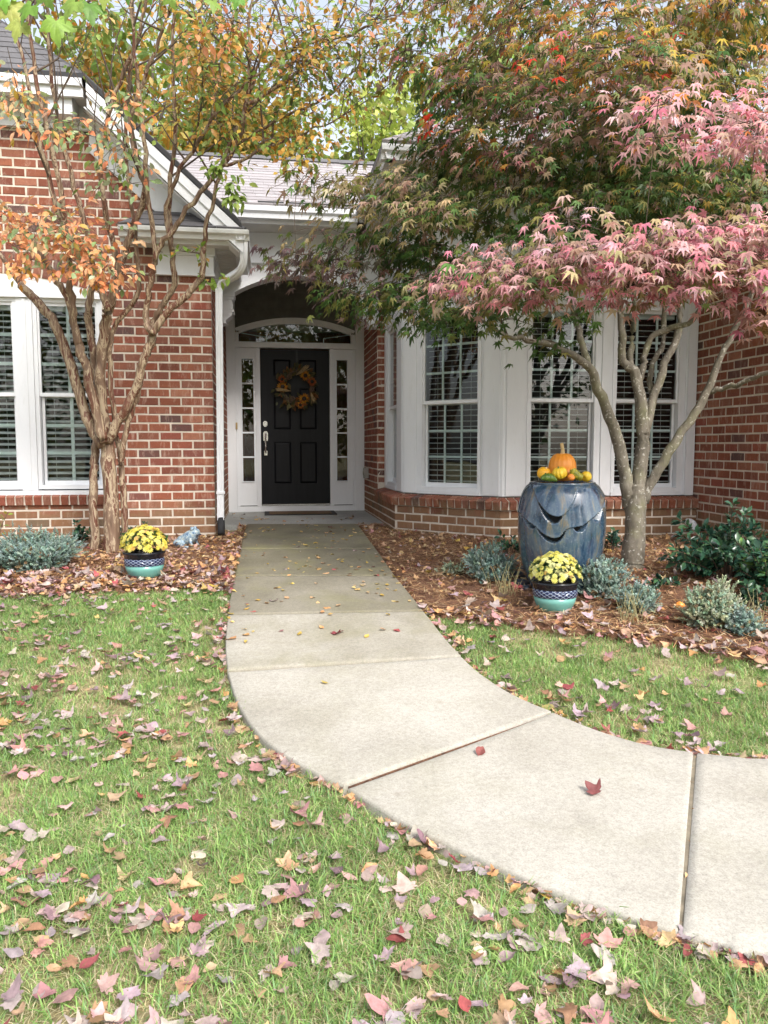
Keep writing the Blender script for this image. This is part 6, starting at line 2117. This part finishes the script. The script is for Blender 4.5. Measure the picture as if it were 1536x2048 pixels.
# door mat with a dark border
c0 = FD.p(ds(527), 0, 0); c1 = FD.p(ds(665), 0, 0)
mt = empty('door_mat', ((c0.x + c1.x) / 2, YD - .36, .046), 'dark red patterned mat with black border at the front door', 'mat')
W, H = (c1.x - c0.x) / 2, .26
mb = MB().box(-W, W, -H, H, 0, .010); mk('border', mb, M['rubber'], mt, world=False)
m, nt, b = newmat('mat_weave')
p = pos(nt)
setc(nt, b, ramp(nt, noise(nt, 22, 4, .7, p, .6), [(.35, (.10, .02, .02)), (.5, (.16, .10, .05)), (.62, (.05, .06, .03)), (.75, (.25, .17, .10))]))
b.inputs['Roughness'].default_value = .95
mb = MB().box(-W + .06, W - .06, -H + .05, H - .05, .0101, .014); mk('weave', mb, m, mt, world=False)

# wreath on the door
wc = FD.p(ds(594.5), dz(776), .035)
wr = empty('wreath', wc, 'autumn wreath of sunflowers, leaves and wheat hanging on the front door', 'wreath')
Rw = .215
mb = MB()
for k in range(5):
    ph = k * 1.256
    pts = [( math.cos(t) * (Rw + .028 * math.cos(7 * t + ph)), -.02 + .02 * math.sin(7 * t + ph), math.sin(t) * (Rw + .028 * math.cos(7 * t + ph))) for t in np.linspace(0, 2 * math.pi, 60)]
    mb.tube(pts, .010, 5, False)
mk('vine_ring', mb, M['twig'], wr, world=False)
n = 170
t = RNG.uniform(0, 6.28, n); r = Rw + RNG.normal(0, .035, n)
P = np.stack([np.cos(t) * r, -.03 + RNG.normal(0, .012, n), np.sin(t) * r], 1)
T = unit(np.stack([np.cos(t + RNG.normal(0, .9, n)), RNG.uniform(-.5, .1, n), np.sin(t + RNG.normal(0, .9, n))], 1)); U = np.array([0, -1, .3]) + RNG.normal(0, .35, (n, 3))
X, Y, Z = frames(T, U)
v, f, c = cloud(OVAL, P, X, Y, Z, RNG.uniform(.06, .11, n), pal([(.06, .06, .02), (.10, .085, .027), (.045, .05, .02), (.15, .07, .02), (.22, .08, .013)], [2, 2, 2, 1, .8], n))
o = link('foliage', mesh_from('foliage', v.tolist(), f, [M['dryleaf']], True, col=c), wr, False); o['kind'] = 'stuff'
SUNP = ([(0, 0, 0), (-.16, .5, .05), (0, 1, -.08), (.16, .5, .05)], [(0, 3, 2), (0, 2, 1)])
def sunflower(a, rad, size, cols, centre, nm='sunflower'):
    x, z = math.cos(a) * rad, math.sin(a) * rad
    k = 26
    ang = np.arange(k) * 2.4
    ln = np.where(np.arange(k) % 2, 1.0, .82)
    P = np.tile(np.array([x, -.065, z]), (k, 1))
    T = np.stack([np.cos(ang), -.25 + .2 * (np.arange(k) % 2), np.sin(ang)], 1); U = np.tile([0, -1.0, 0], (k, 1)) + RNG.normal(0, .15, (k, 3))
    X, Y, Z = frames(T, U)
    v, f, c = cloud(SUNP, P, X, Y, Z, ln * size, pal(cols, [1] * len(cols), k))
    o = link(nm, mesh_from(nm, v.tolist(), f, [M['petal']], True, col=c), wr, False)
    mb = MB(); mb.add(*blob((x, -.075, z), (size * .36, .018, size * .36)))
    mk('flower_centre', mb, centre, o, True, world=False)
dkc = simple('seed_head', (.030, .020, .012), .9, var=.4, nscale=120)
GOLDP = [(.45, .19, .018), (.52, .25, .024), (.38, .14, .015)]
ORP = [(.35, .085, .015), (.30, .065, .015)]
sunflower(R(178), Rw * .95, .085, GOLDP, dkc)
sunflower(R(55), Rw * .95, .080, GOLDP, dkc)
sunflower(R(-58), Rw * .85, .085, GOLDP, dkc)
sunflower(R(22), Rw * 1.05, .070, ORP, dkc, 'mum_bloom')
sunflower(R(152), Rw * 1.12, .062, ORP, dkc, 'mum_bloom')
sunflower(R(-80), Rw * 1.15, .062, GOLDP + ORP, dkc, 'mum_bloom')
wheat = simple('dried_wheat', (.33, .24, .12), .8, var=.25)
for a0, a1, r0, r1 in ((95, 62, .17, .34), (-150, -175, .10, .29), (-18, -42, .20, .31)):
    mb = MB()
    for i in range(16):
        da, dr = RNG.normal(0, 4), RNG.normal(0, .012)
        p0 = (math.cos(R(a0)) * r0, -.07, math.sin(R(a0)) * r0); p1 = (math.cos(R(a1 + da)) * (r1 + dr), -.085 + RNG.normal(0, .008), math.sin(R(a1 + da)) * (r1 + dr))
        mb.tube(spline([p0, tuple((np.array(p0) + np.array(p1)) / 2 + RNG.normal(0, .008, 3)), p1], 5), [.0022, .002, .0035, .004, .001], 4, False)
    mk('wheat_sheaf', mb, wheat, wr, world=False)
for a, r_ in ((128, Rw * .85), (-8, Rw * .95), (-115, Rw * .8)):
    mb = MB()
    x, z = math.cos(R(a)) * r_, math.sin(R(a)) * r_
    for i in range(30):
        th, ph = i * 2.4, math.acos(1 - i / 30 * 1.0)
        q = Vector((x + math.sin(ph) * math.cos(th) * .034, -.07 - math.cos(ph) * .03, z + math.sin(ph) * math.sin(th) * .034))
        nn = (q - Vector((x, -.06, z))).normalized()
        s1 = nn.orthogonal().normalized() * .008; s2 = nn.cross(s1)
        mb.add([q - s1, q + s2, q + s1, q - s2 * .6, q + nn * .010], [(0, 1, 4), (1, 2, 4), (2, 3, 4), (3, 0, 4)])
    mk('pine_cone', mb, simple('pine_cone', (.16, .10, .06), .8, var=.5, nscale=150), wr, world=False)
wr.scale = (.92, .92, .92)
mb = MB().box(-.014, .014, -.008, -.004, Rw - .02, (zdt - wc.z - .002) / .92); mk('hanger', mb, M['black'], wr, world=False)

# woven hanging basket at the right edge
hb = at_d(1545, 630, 4.7)
hroot = empty('hanging_basket', hb - Vector((0, 0, .11)), 'brown woven basket hanging by the brick wall at the right edge', 'basket')
mb = MB()
for k in range(26):
    ph = RNG.uniform(0, 3.14); ax = Vector(RNG.normal(0, 1, 3)).normalized()
    s1 = ax.orthogonal().normalized(); s2 = ax.cross(s1)
    q = [Vector((0, 0, .11)) + (s1 * math.cos(t) + s2 * math.sin(t)) * .125 * RNG.uniform(.92, 1.03) for t in np.linspace(0, 6.283, 26)]
    mb.tube(q, .006, 5, False)
mk('weave', mb, simple('wicker', (.30, .18, .075), .7, var=.45, nscale=60), hroot, world=False)
mb = MB(); mb.add(*blob((0, 0, .11), (.108, .108, .10))); mk('lining', mb, simple('coir_lining', (.10, .055, .025), .95, var=.5, nscale=70), hroot, True, world=False)
mb = MB().tube([(0, 0, .23), (0, 0, .6), (.01, 0, 1.0)], .002, 5); mk('hanging_wire', mb, M['metal'], hroot, world=False)
# ================================================================== grass, straw and fallen leaves
def walk_mask(x, y): return in_poly(x, y, walk_poly)
def bed_mask(x, y): return in_poly(x, y, bed_l) | in_poly(x, y, bed_r)
def in_view(x, y, z, mx=260, my=200):
    v = np.stack([x, y, z], -1) - np.array(CAM)
    d = v @ np.array(FW)
    dd = np.maximum(d, .05)
    px = 768 + F * (v @ np.array(RT)) / dd; py = 1024 - F * (v @ np.array(UP)) / dd
    return (d > .25) & (px > -mx) & (px < 1536 + mx) & (py < 2048 + my), d, px, py

def tuft(seed, n, hmin, hmax, rad, straw):
    rg = np.random.default_rng(seed)
    V, FF, C = [], [], []
    for i in range(n):
        a, r = rg.uniform(0, 6.28), rad * math.sqrt(rg.random())
        b = np.array([math.cos(a) * r, math.sin(a) * r, 0])
        st = rg.random() < straw
        h = rg.uniform(hmin, hmax) * (.75 if st else 1)
        la = rg.uniform(0, 6.28); lean = rg.uniform(.25, 1.25) * (1.8 if st else 1)
        dr = np.array([math.cos(la), math.sin(la), 0])
        sd = np.array([-dr[1], dr[0], 0]) * rg.uniform(.0011, .0021) * (.7 if st else 1)
        k = len(V)
        for t, w in ((0, 1), (.35, .95), (.7, .7)):
            p = b + dr * lean * h * t * t + np.array([0, 0, h * (t - (.28 * lean) * t * t)])
            V += [p - sd * w, p + sd * w]
        V.append(b + dr * lean * h + np.array([0, 0, h * (1 - .28 * lean * 1.25)]))
        FF += [(k, k + 1, k + 3, k + 2), (k + 2, k + 3, k + 5, k + 4), (k + 4, k + 5, k + 6)]
        if st: c = np.array([(.66, .57, .34), (.58, .48, .27), (.72, .65, .43)][rg.integers(3)])
        else: c = np.array([(.29, .475, .135), (.36, .53, .165), (.235, .40, .115), (.45, .56, .22), (.27, .465, .19)][rg.integers(5)])
        c = c * rg.uniform(.8, 1.2)
        C += [c] * 7
    return mesh_from('grass_tuft', V, FF, [M['blade']], True, col=np.array(C))
tcol = bpy.data.collections.new('grass_tufts')
for k in range(9):
    o = bpy.data.objects.new('grass_tuft', tuft(k, 28, .024, .058, .045, [.25, .35, .55, .3, .7, .25, .45, .92, .3][k]))
    tcol.objects.link(o)
def lawn():
    N = 84000
    x = RNG.uniform(-6.5, 6.5, N); y = RNG.uniform(.6, 6.4, N)
    ok, d, px, py = in_view(x, y, zgv(x, y), 1100)
    ok &= ~walk_mask(x, y) & ~bed_mask(x, y)
    x, y = x[ok], y[ok]
    # a fringe right along the edges of path and beds
    z = zgv(x, y) - .012
    # thin patches
    pt = np.sin(x * 2.3 + 1.1 * np.sin(y * 1.7)) * np.sin(y * 2.9 + .8 * np.sin(x * 2.1 + 1)) + .35 * np.sin(x * 7 + y * 5)
    keep = RNG.random(len(x)) < np.clip(1.0 - .65 * (pt > .35), 0, 1)
    x, y, z, pt = x[keep], y[keep], z[keep], pt[keep]
    me = bpy.data.meshes.new('grass')
    me.from_pydata(np.stack([x, y, z], 1).tolist(), [], [])
    for nm, val in (('thin', pt.astype(np.float32)), ):
        a = me.attributes.new(nm, 'FLOAT', 'POINT'); a.data.foreach_set('value', val)
    o = link('grass', me)
    tag(o, 'short green lawn grass with straw-coloured patches on both sides of the path', 'grass', kind='stuff')
    ng = bpy.data.node_groups.new('grass_scatter', 'GeometryNodeTree')
    ng.interface.new_socket('Geometry', in_out='INPUT', socket_type='NodeSocketGeometry')
    ng.interface.new_socket('Geometry', in_out='OUTPUT', socket_type='NodeSocketGeometry')
    gi = ng.nodes.new('NodeGroupInput'); go = ng.nodes.new('NodeGroupOutput')
    iop = ng.nodes.new('GeometryNodeInstanceOnPoints')
    ci = ng.nodes.new('GeometryNodeCollectionInfo'); ci.inputs['Collection'].default_value = tcol
    ci.inputs['Separate Children'].default_value = True; ci.inputs['Reset Children'].default_value = True
    rot = ng.nodes.new('FunctionNodeRandomValue'); rot.data_type = 'FLOAT_VECTOR'
    rot.inputs[0].default_value = (-.18, -.18, 0); rot.inputs[1].default_value = (.18, .18, 6.283)
    scl = ng.nodes.new('FunctionNodeRandomValue'); scl.data_type = 'FLOAT'
    scl.inputs[2].default_value = .7; scl.inputs[3].default_value = 1.35
    L = ng.links.new
    L(gi.outputs[0], iop.inputs['Points']); L(ci.outputs[0], iop.inputs['Instance'])
    iop.inputs['Pick Instance'].default_value = True
    L(rot.outputs[0], iop.inputs['Rotation']); L(scl.outputs[1], iop.inputs['Scale'])
    L(iop.outputs[0], go.inputs[0])
    md = o.modifiers.new('scatter', 'NODES'); md.node_group = ng
lawn()

# pine straw: thin bent needles over the beds
def straw():
    V, FF, C = [], [], []
    N = 60000
    x = RNG.uniform(-5.0, 5.0, N); y = RNG.uniform(2.6, 8.6, N)
    ok, d, px, py = in_view(x, y, zgv(x, y), 200)
    ok &= bed_mask(x, y) & (y < 8.45) & ~walk_mask(x, y)
    ok &= (RNG.random(N) < np.where(x > .5, 1.0, .55))
    x, y = x[ok], y[ok]
    n = len(x)
    a = RNG.uniform(0, 6.28, n); L = RNG.uniform(.05, .16, n)
    z = zgv(x, y) + .036 + RNG.random(n) * .022
    w = RNG.uniform(.0008, .0017, n)
    dx, dy = np.cos(a), np.sin(a)
    bend = RNG.normal(0, .14, n)
    P = []
    for t in (0, .5, 1):
        cx = x + dx * L * (t - .5) - dy * bend * L * (t * (1 - t) * 4) * .5
        cy = y + dy * L * (t - .5) + dx * bend * L * (t * (1 - t) * 4) * .5
        cz = z + RNG.normal(0, .007, n) + .008 * (t == .5)
        cz = np.maximum(cz, zgv(cx, cy) + .030)
        P += [np.stack([cx - dy * w, cy + dx * w, cz], 1), np.stack([cx + dy * w, cy - dx * w, cz + .0006], 1)]
    V = np.stack(P, 1).reshape(-1, 3)
    b = np.arange(n) * 6
    F1 = np.stack([b, b + 1, b + 3, b + 2], 1); F2 = np.stack([b + 2, b + 3, b + 5, b + 4], 1)
    c = pal([(.44, .26, .13), (.54, .35, .18), (.34, .18, .09), (.62, .47, .28), (.24, .115, .06)], [1, 1, 1, .6, .8], n)
    pale_front = np.where((y < 4.55) & (x > 1), 1.35, 1.0)[:, None]  # paler straw colour along the front of the right bed
    o = link('pine_straw', mesh_from('pine_straw', V.tolist(), [tuple(q) for q in np.concatenate([F1, F2]).tolist()], [M['straw']], False, col=np.repeat(np.clip(c * pale_front, 0, .8), 6, 0)))
    tag(o, 'brown pine straw covering the planting beds', 'pine straw', kind='stuff')
straw()

# ---- fallen leaves
def fallen(kind, seed):
    """curled dry leaf lying flat: tip along +Y, normal +Z, unit length; midrib fold and edge curl"""
    rg = random.Random(seed)
    if kind == 'maple':
        lob = [(-118, .46), (-62, .78), (0, 1.0), (62, .78), (118, .46)]
        out = []
        for i, (a, l) in enumerate(lob):
            l *= rg.uniform(.78, 1.15); a += rg.uniform(-9, 9)
            for da, fl in ((-17, .70), (-8, .86), (0, 1.0), (8, .86), (17, .70)):
                out.append((a + da, l * fl))
            if i < 4: out.append(((a + lob[i + 1][0]) / 2, .54 * rg.uniform(.9, 1.15)))
        pts = [(math.sin(R(a)) * l, math.cos(R(a)) * l) for a, l in out]
        ctr = (0, .12)
        pts = [(x, y * .82 + .36) for x, y in pts]; ctr = (0, .36)
    else:
        pts = []
        wv = .30 if kind == 'oval' else .42
        for t in np.linspace(.0, 1, 8): pts.append((-wv * math.sin(math.pi * t ** .9) * (1 - .15 * t), t))
        for t in np.linspace(1, 0, 8)[1:-1]: pts.append((wv * math.sin(math.pi * t ** .9) * (1 - .15 * t), t))
        ctr = (0, .5)
    # two rings: outline and a mid ring
    cx, cy = ctr
    k1, k2, k3 = rg.uniform(-.5, 1.0), rg.uniform(-.4, .7), rg.uniform(-.6, .6)
    def hz(x, y):
        u, w = x, y - cy
        return k1 * u * u + k2 * w * w + k3 * u * w + .12 * abs(u) + .04 * math.sin(7 * u + 3 * w + seed)
    v = [(cx, cy, hz(cx, cy))]
    n = len(pts)
    mid = [(cx + (x - cx) * .55, cy + (y - cy) * .55) for x, y in pts]
    v += [(x, y, hz(x, y)) for x, y in mid]
    v += [(x * .96, y, hz(x, y) + rg.uniform(-.03, .05)) for x, y in pts]
    f = []
    for i in range(n):
        j = (i + 1) % n
        f.append((0, 1 + j, 1 + i)); f.append((1 + i, 1 + j, 1 + n + j, 1 + n + i))
    # stalk
    k = len(v)
    v += [(-.012, 0.02, .0), (.012, .02, .0), (rg.uniform(-.1, .1), -.35, rg.uniform(.0, .15))]
    f.append((k, k + 1, k + 2))
    if kind == 'maple': v[k] = (-.012, cy - .2, 0); v[k + 1] = (.012, cy - .2, 0)
    mz = min(q[2] for q in v)
    return [(x, y - .4, z - mz * .6) for x, y, z in v], f
LEAF_KINDS = [fallen('maple', s) for s in range(9)] + [fallen('oval', s) for s in range(20, 24)] + [fallen('ovate', s) for s in range(30, 33)] + [fallen('maple', s) for s in range(50, 57)]
KM, KO, KV = list(range(9)) + list(range(16, 23)), [9, 10, 11, 12], [13, 14, 15]
LAV = [(.46, .36, .37), (.52, .42, .41), (.45, .34, .31), (.54, .45, .39)]
PNK = [(.52, .30, .28), (.56, .36, .32), (.46, .25, .23)]
BRN = [(.46, .29, .17), (.52, .36, .22), (.38, .22, .13)]
ORT = [(.62, .38, .19), (.66, .45, .24), (.58, .32, .14)]
DRD = [(.34, .08, .085), (.42, .11, .11), (.30, .09, .09)]
PUR = [(.28, .19, .21), (.36, .25, .27), (.22, .15, .16)]
YEL = [(.58, .40, .10), (.62, .46, .18)]
PALS = {'pale lavender': LAV, 'faded pink': PNK, 'brown': BRN, 'tan orange': ORT, 'dark red': DRD, 'dusky purple': PUR, 'yellow': YEL}
LV = []       # (x, y, z, size, kind, colour name, colour, tilt, place)
def scatter(n, xr, yr, cond, names, w, size, kinds, place, clump=.5, lift=.020, tl=.5, mx=60):
    cnt = 0
    cent = None
    tries = 0
    w = np.array(w, float) / sum(w)
    while cnt < n and tries < n * 60:
        tries += 1
        if cent is not None and RNG.random() < clump:
            x, y = cent[0] + RNG.normal(0, .13), cent[1] + RNG.normal(0, .13)
        else:
            x, y = RNG.uniform(*xr), RNG.uniform(*yr); cent = (x, y)
        if not cond(x, y): continue
        ok, d, px, py = in_view(np.array(x), np.array(y), np.array(zg(x, y)), mx, 60)
        if not ok: continue
        if mx > 100 and -60 < px < 1596: continue
        nm = names[RNG.choice(len(names), p=w)]
        c = pal(PALS[nm], [1] * len(PALS[nm]), 1)[0]
        LV.append((x, y, zg(x, y) + lift + RNG.uniform(0, .012), RNG.uniform(*size), kinds[RNG.integers(len(kinds))], nm, c, tl, place))
        cnt += 1
on_walk = lambda x, y: bool(walk_mask(np.array(x), np.array(y)))
on_bed = lambda x, y: bool(bed_mask(np.array(x), np.array(y)))
def lawn_l(x, y): return (not on_walk(x, y)) and (not on_bed(x, y)) and x < .9 and y < 6 and proj((x, y, zg(x, y)))[0] < 1500 and not lawn_r(x, y)
def lawn_r(x, y):
    if on_walk(x, y) or on_bed(x, y): return False
    p = proj((x, y, zg(x, y))); return p[0] > 850 and 1225 < p[1] < 1540
def lawn_front(x, y):
    if on_walk(x, y) or on_bed(x, y): return False
    p = proj((x, y, zg(x, y))); return p[1] > 1540
NM = ['pale lavender', 'faded pink', 'brown', 'tan orange', 'dark red', 'dusky purple', 'yellow']
scatter(930, (-3.6, 1.2), (1.2, 5.9), lambda x, y: lawn_l(x, y), NM, [.46, .21, .17, .06, .025, .07, .005], (.028, .066), KM + KM + KV * 3 + KO, 'left lawn', .75, .014, .32)
scatter(75, (-.6, 1.8), (1.4, 2.4), lawn_front, NM, [.46, .22, .15, .06, .03, .08, .0], (.036, .068), KM + KM + KV * 3, 'left lawn', .70, .016, .32)
scatter(150, (.5, 4.2), (2.2, 4.9), lawn_r, NM, [.46, .18, .18, .09, .03, .06, 0], (.034, .068), KM + KM + KV * 2, 'right lawn', .6, .018, .42)
scatter(190, (-.6, 1.4), (4.3, 8.4), on_walk, ['yellow', 'tan orange', 'brown', 'dark red', 'pale lavender'], [.42, .34, .14, .05, .05], (.030, .056), KO + KV + KO, 'path', .25, .042, .3)
scatter(170, (-6, 4), (1.2, 5.9), lambda x, y: not on_walk(x, y) and not on_bed(x, y), NM, [.46, .21, .17, .06, .025, .07, .005], (.028, .066), KM + KM + KV * 3, 'left lawn', .7, .014, .42, 900)
scatter(420, (-6, .3), (4.9, 8.0), lambda x, y: on_bed(x, y), NM, [.10, .16, .22, .42, .04, .02, .04], (.022, .052), list(range(16)), 'left bed', .4, .045, .6, 900)
# leaves the photograph shows on the path
for px, py, s, k, nm in ((672, 1270, .075, 0, 'dark red'), (960, 1506, .055, 13, 'dark red'), (1190, 1587, .060, 2, 'dark red'), (463, 1278, .085, 14, 'tan orange'), (548, 1203, .075, 13, 'pale lavender'),
                         (733, 1275, .05, 9, 'yellow'), (645, 1225, .05, 10, 'tan orange'), (795, 1263, .045, 13, 'dark red'), (562, 1263, .045, 14, 'faded pink'), (650, 1367, .045, 10, 'yellow')):
    p = gnd(px, py, .04)
    LV.append((p.x, p.y, p.z + .004, s, k, nm, pal(PALS[nm], [1] * len(PALS[nm]), 1)[0], .35, 'path'))
# along the path's edges and in the joints
for lst, sgn in ((GL, -1), (GR, 1)):
    for i in range(2, len(lst) - 5):
        for k in range(9):
            t = RNG.random(); q = lst[i] * (1 - t) + lst[i + 1] * t
            tx, ty = lst[i + 1].x - lst[i].x, lst[i + 1].y - lst[i].y
            l = math.hypot(tx, ty); nx, ny = -ty / l, tx / l
            o = RNG.uniform(.005, .05)
            for sg in (1, -1):
                x, y = q.x + nx * o * sg, q.y + ny * o * sg
                if not on_walk(x, y):
                    nm = NM[RNG.choice(7, p=[.2, .2, .2, .25, .06, .05, .04])]
                    LV.append((x, y, zg(x, y) + .018, RNG.uniform(.022, .055), RNG.integers(16), nm, pal(PALS[nm], [1] * len(PALS[nm]), 1)[0], .8, 'edge'))
                    break
for t in np.linspace(.05, .97, 11):
    q = GL[19] * (1 - t) + GR[15] * t
    LV.append((q.x + RNG.normal(0, .004), q.y, zg(q.x, q.y) + .026, RNG.uniform(.018, .035), KO[0], 'tan orange', pal(ORT, [1, 1, 1], 1)[0], .8, 'edge'))
# drifts along the front edges of the beds
for edge, k_ in ((BL, 300), (BR, 210)):
    E = spline(edge, 200)
    for i in range(k_):
        q = E[RNG.integers(60 if edge is BL else 0, 200)]
        x, y = q[0] + RNG.normal(0, .05), q[1] + RNG.normal(.02, .07)
        if on_walk(x, y): continue
        nm = NM[RNG.choice(7, p=[.28, .26, .16, .22, .05, .02, .01])]
        LV.append((x, y, zg(x, y) + RNG.uniform(.025, .05), RNG.uniform(.028, .06), KM[RNG.integers(len(KM))] if RNG.random() < .6 else 13, nm, pal(PALS[nm], [1] * len(PALS[nm]), 1)[0], .6, 'left bed' if edge is BL else 'right bed'))
# beds: a thick scatter
bl = lambda x, y: on_bed(x, y) and x < .45
br = lambda x, y: on_bed(x, y) and x >= .45
scatter(2600, (-3.6, .3), (4.9, 8.3), bl, NM, [.10, .16, .22, .42, .04, .02, .04], (.022, .052), list(range(16)), 'left bed', .4, .045, .6)
scatter(170, (-3.6, .3), (4.9, 6.0), bl, NM, [.36, .28, .1, .14, .09, .03, 0], (.05, .08), KM, 'left bed', .4, .05, .6)
scatter(1700, (.5, 4.6), (3.6, 8.3), br, NM, [.10, .12, .38, .28, .05, .04, .03], (.022, .055), list(range(16)), 'right bed', .4, .045, .6)
scatter(110, (1.2, 4.4), (3.6, 5.2), br, NM, [.42, .25, .12, .10, .08, .03, 0], (.055, .085), KM, 'right bed', .5, .05, .6)
scatter(26, (-.4, 1.28), (8.55, 10.1), lambda x, y: True, ['brown', 'tan orange', 'dusky purple'], [.5, .3, .2], (.03, .06), list(range(16)), 'porch', .6, .048, .4)

def leaf_matrix(L):
    x, y, z, s, k, nm, c, tl, pl = L
    rz = random.uniform(0, 6.283)
    m = Matrix.Translation((x, y, z)) @ Matrix.Rotation(rz, 4, 'Z') @ Matrix.Rotation(random.gauss(0, tl * .55), 4, 'X') @ Matrix.Rotation(random.gauss(0, tl * .5), 4, 'Y')
    return m @ Matrix.Scale(s, 4)
WHERE = {'left lawn': 'lying in the grass left of the path', 'right lawn': 'lying in the grass right of the path', 'path': 'lying on the concrete path', 'edge': 'caught along the edge of the path',
         'left bed': 'lying in the bed under the crape myrtle', 'right bed': 'lying in the bed below the bay window', 'porch': 'blown onto the porch floor'}
SHAPE = lambda k: 'maple leaf' if k in KM else ('narrow leaf' if k in KO else 'oval leaf')
def leaf_label(L):
    px, py, d = proj(L[:3])
    size = 'large ' if L[3] > .057 else ('small ' if L[3] < .045 else '')
    w = WHERE[L[8]]
    if L[8] == 'left lawn':
        if py > 1820: w = 'at the bottom edge, ' + ('left corner' if px < 420 else 'under the path curve' if px < 900 else 'below the path' )
        elif py > 1560: w = 'in the grass ' + ('by the left edge' if px < 260 else 'left of the path curve' if px < 560 else 'touching the path curve')
        elif py > 1330: w = 'in the mid lawn ' + ('by the left edge' if px < 200 else 'beside the path joint' if px > 380 else 'left of the path')
        else: w = 'in the grass just below the left bed'
    elif L[8] == 'right lawn':
        w = 'in the right lawn ' + ('near the path bend' if px < 1150 else 'by the right edge' if px > 1380 else 'in front of the sage juniper')
    return f'{size}{L[5]} fallen {SHAPE(L[4])} {w}'
key = []
for i, L in enumerate(LV):
    px, py, d = proj(L[:3])
    key.append(-(L[3] / d) if 0 < px < 1536 and 0 < py < 2048 else 0)
order = np.argsort(key)
LME = [mesh_from('fallen_leaf', v, f, [M['dryleaf']], True, col=np.ones((len(v), 3))) for v, f in LEAF_KINDS]
by_label = {}
for i in order[:300]: by_label.setdefault(leaf_label(LV[i]), []).append(i)
ORD = ['first', 'second', 'third', 'fourth', 'fifth', 'sixth', 'seventh', 'eighth', 'ninth', 'tenth', 'eleventh', 'twelfth', 'thirteenth', 'fourteenth', 'fifteenth', 'sixteenth']
LLAB = {}
for lb, ii in by_label.items():
    ii = sorted(ii, key=lambda i: proj(LV[i][:3])[0])
    for k, i in enumerate(ii):
        t = lb.replace('lying in', 'in').replace('lying on', 'on')
        if len(ii) > 1: t += ', leftmost' if k == 0 else (', rightmost' if k == len(ii) - 1 else f', {ORD[min(k, 15)]} from left')
        for a_, b_ in ((' in the grass', ''), (' fallen', ''), (' caught', ''), ('in the bed ', '')):
            if len(t.replace(',', ' ').split()) > 16: t = t.replace(a_, b_, 1)
        LLAB[i] = t
V, FF, CC = [], [], []
for r_, i in enumerate(order):
    L = LV[i]
    m = leaf_matrix(L)
    if r_ < 300:
        o = bpy.data.objects.new('fallen_leaf', LME[L[4]])
        COL.objects.link(o)
        o.matrix_world = m
        o.color = (*[float(c) for c in L[6]], 1)
        tag(o, LLAB[i], 'leaf', 'fallen leaves ' + WHERE[L[8]])
    else:
        v, f = LEAF_KINDS[L[4]]
        b = len(V)
        V += [tuple(m @ Vector(p)) for p in v]; FF += [tuple(j + b for j in t) for t in f]; CC += [L[6]] * len(v)
o = link('leaf_litter', mesh_from('leaf_litter', V, FF, [M['dryleaf']], True, col=np.array(CC)))
tag(o, 'smaller fallen leaves littering the beds, lawn and path', 'leaf litter', kind='stuff')
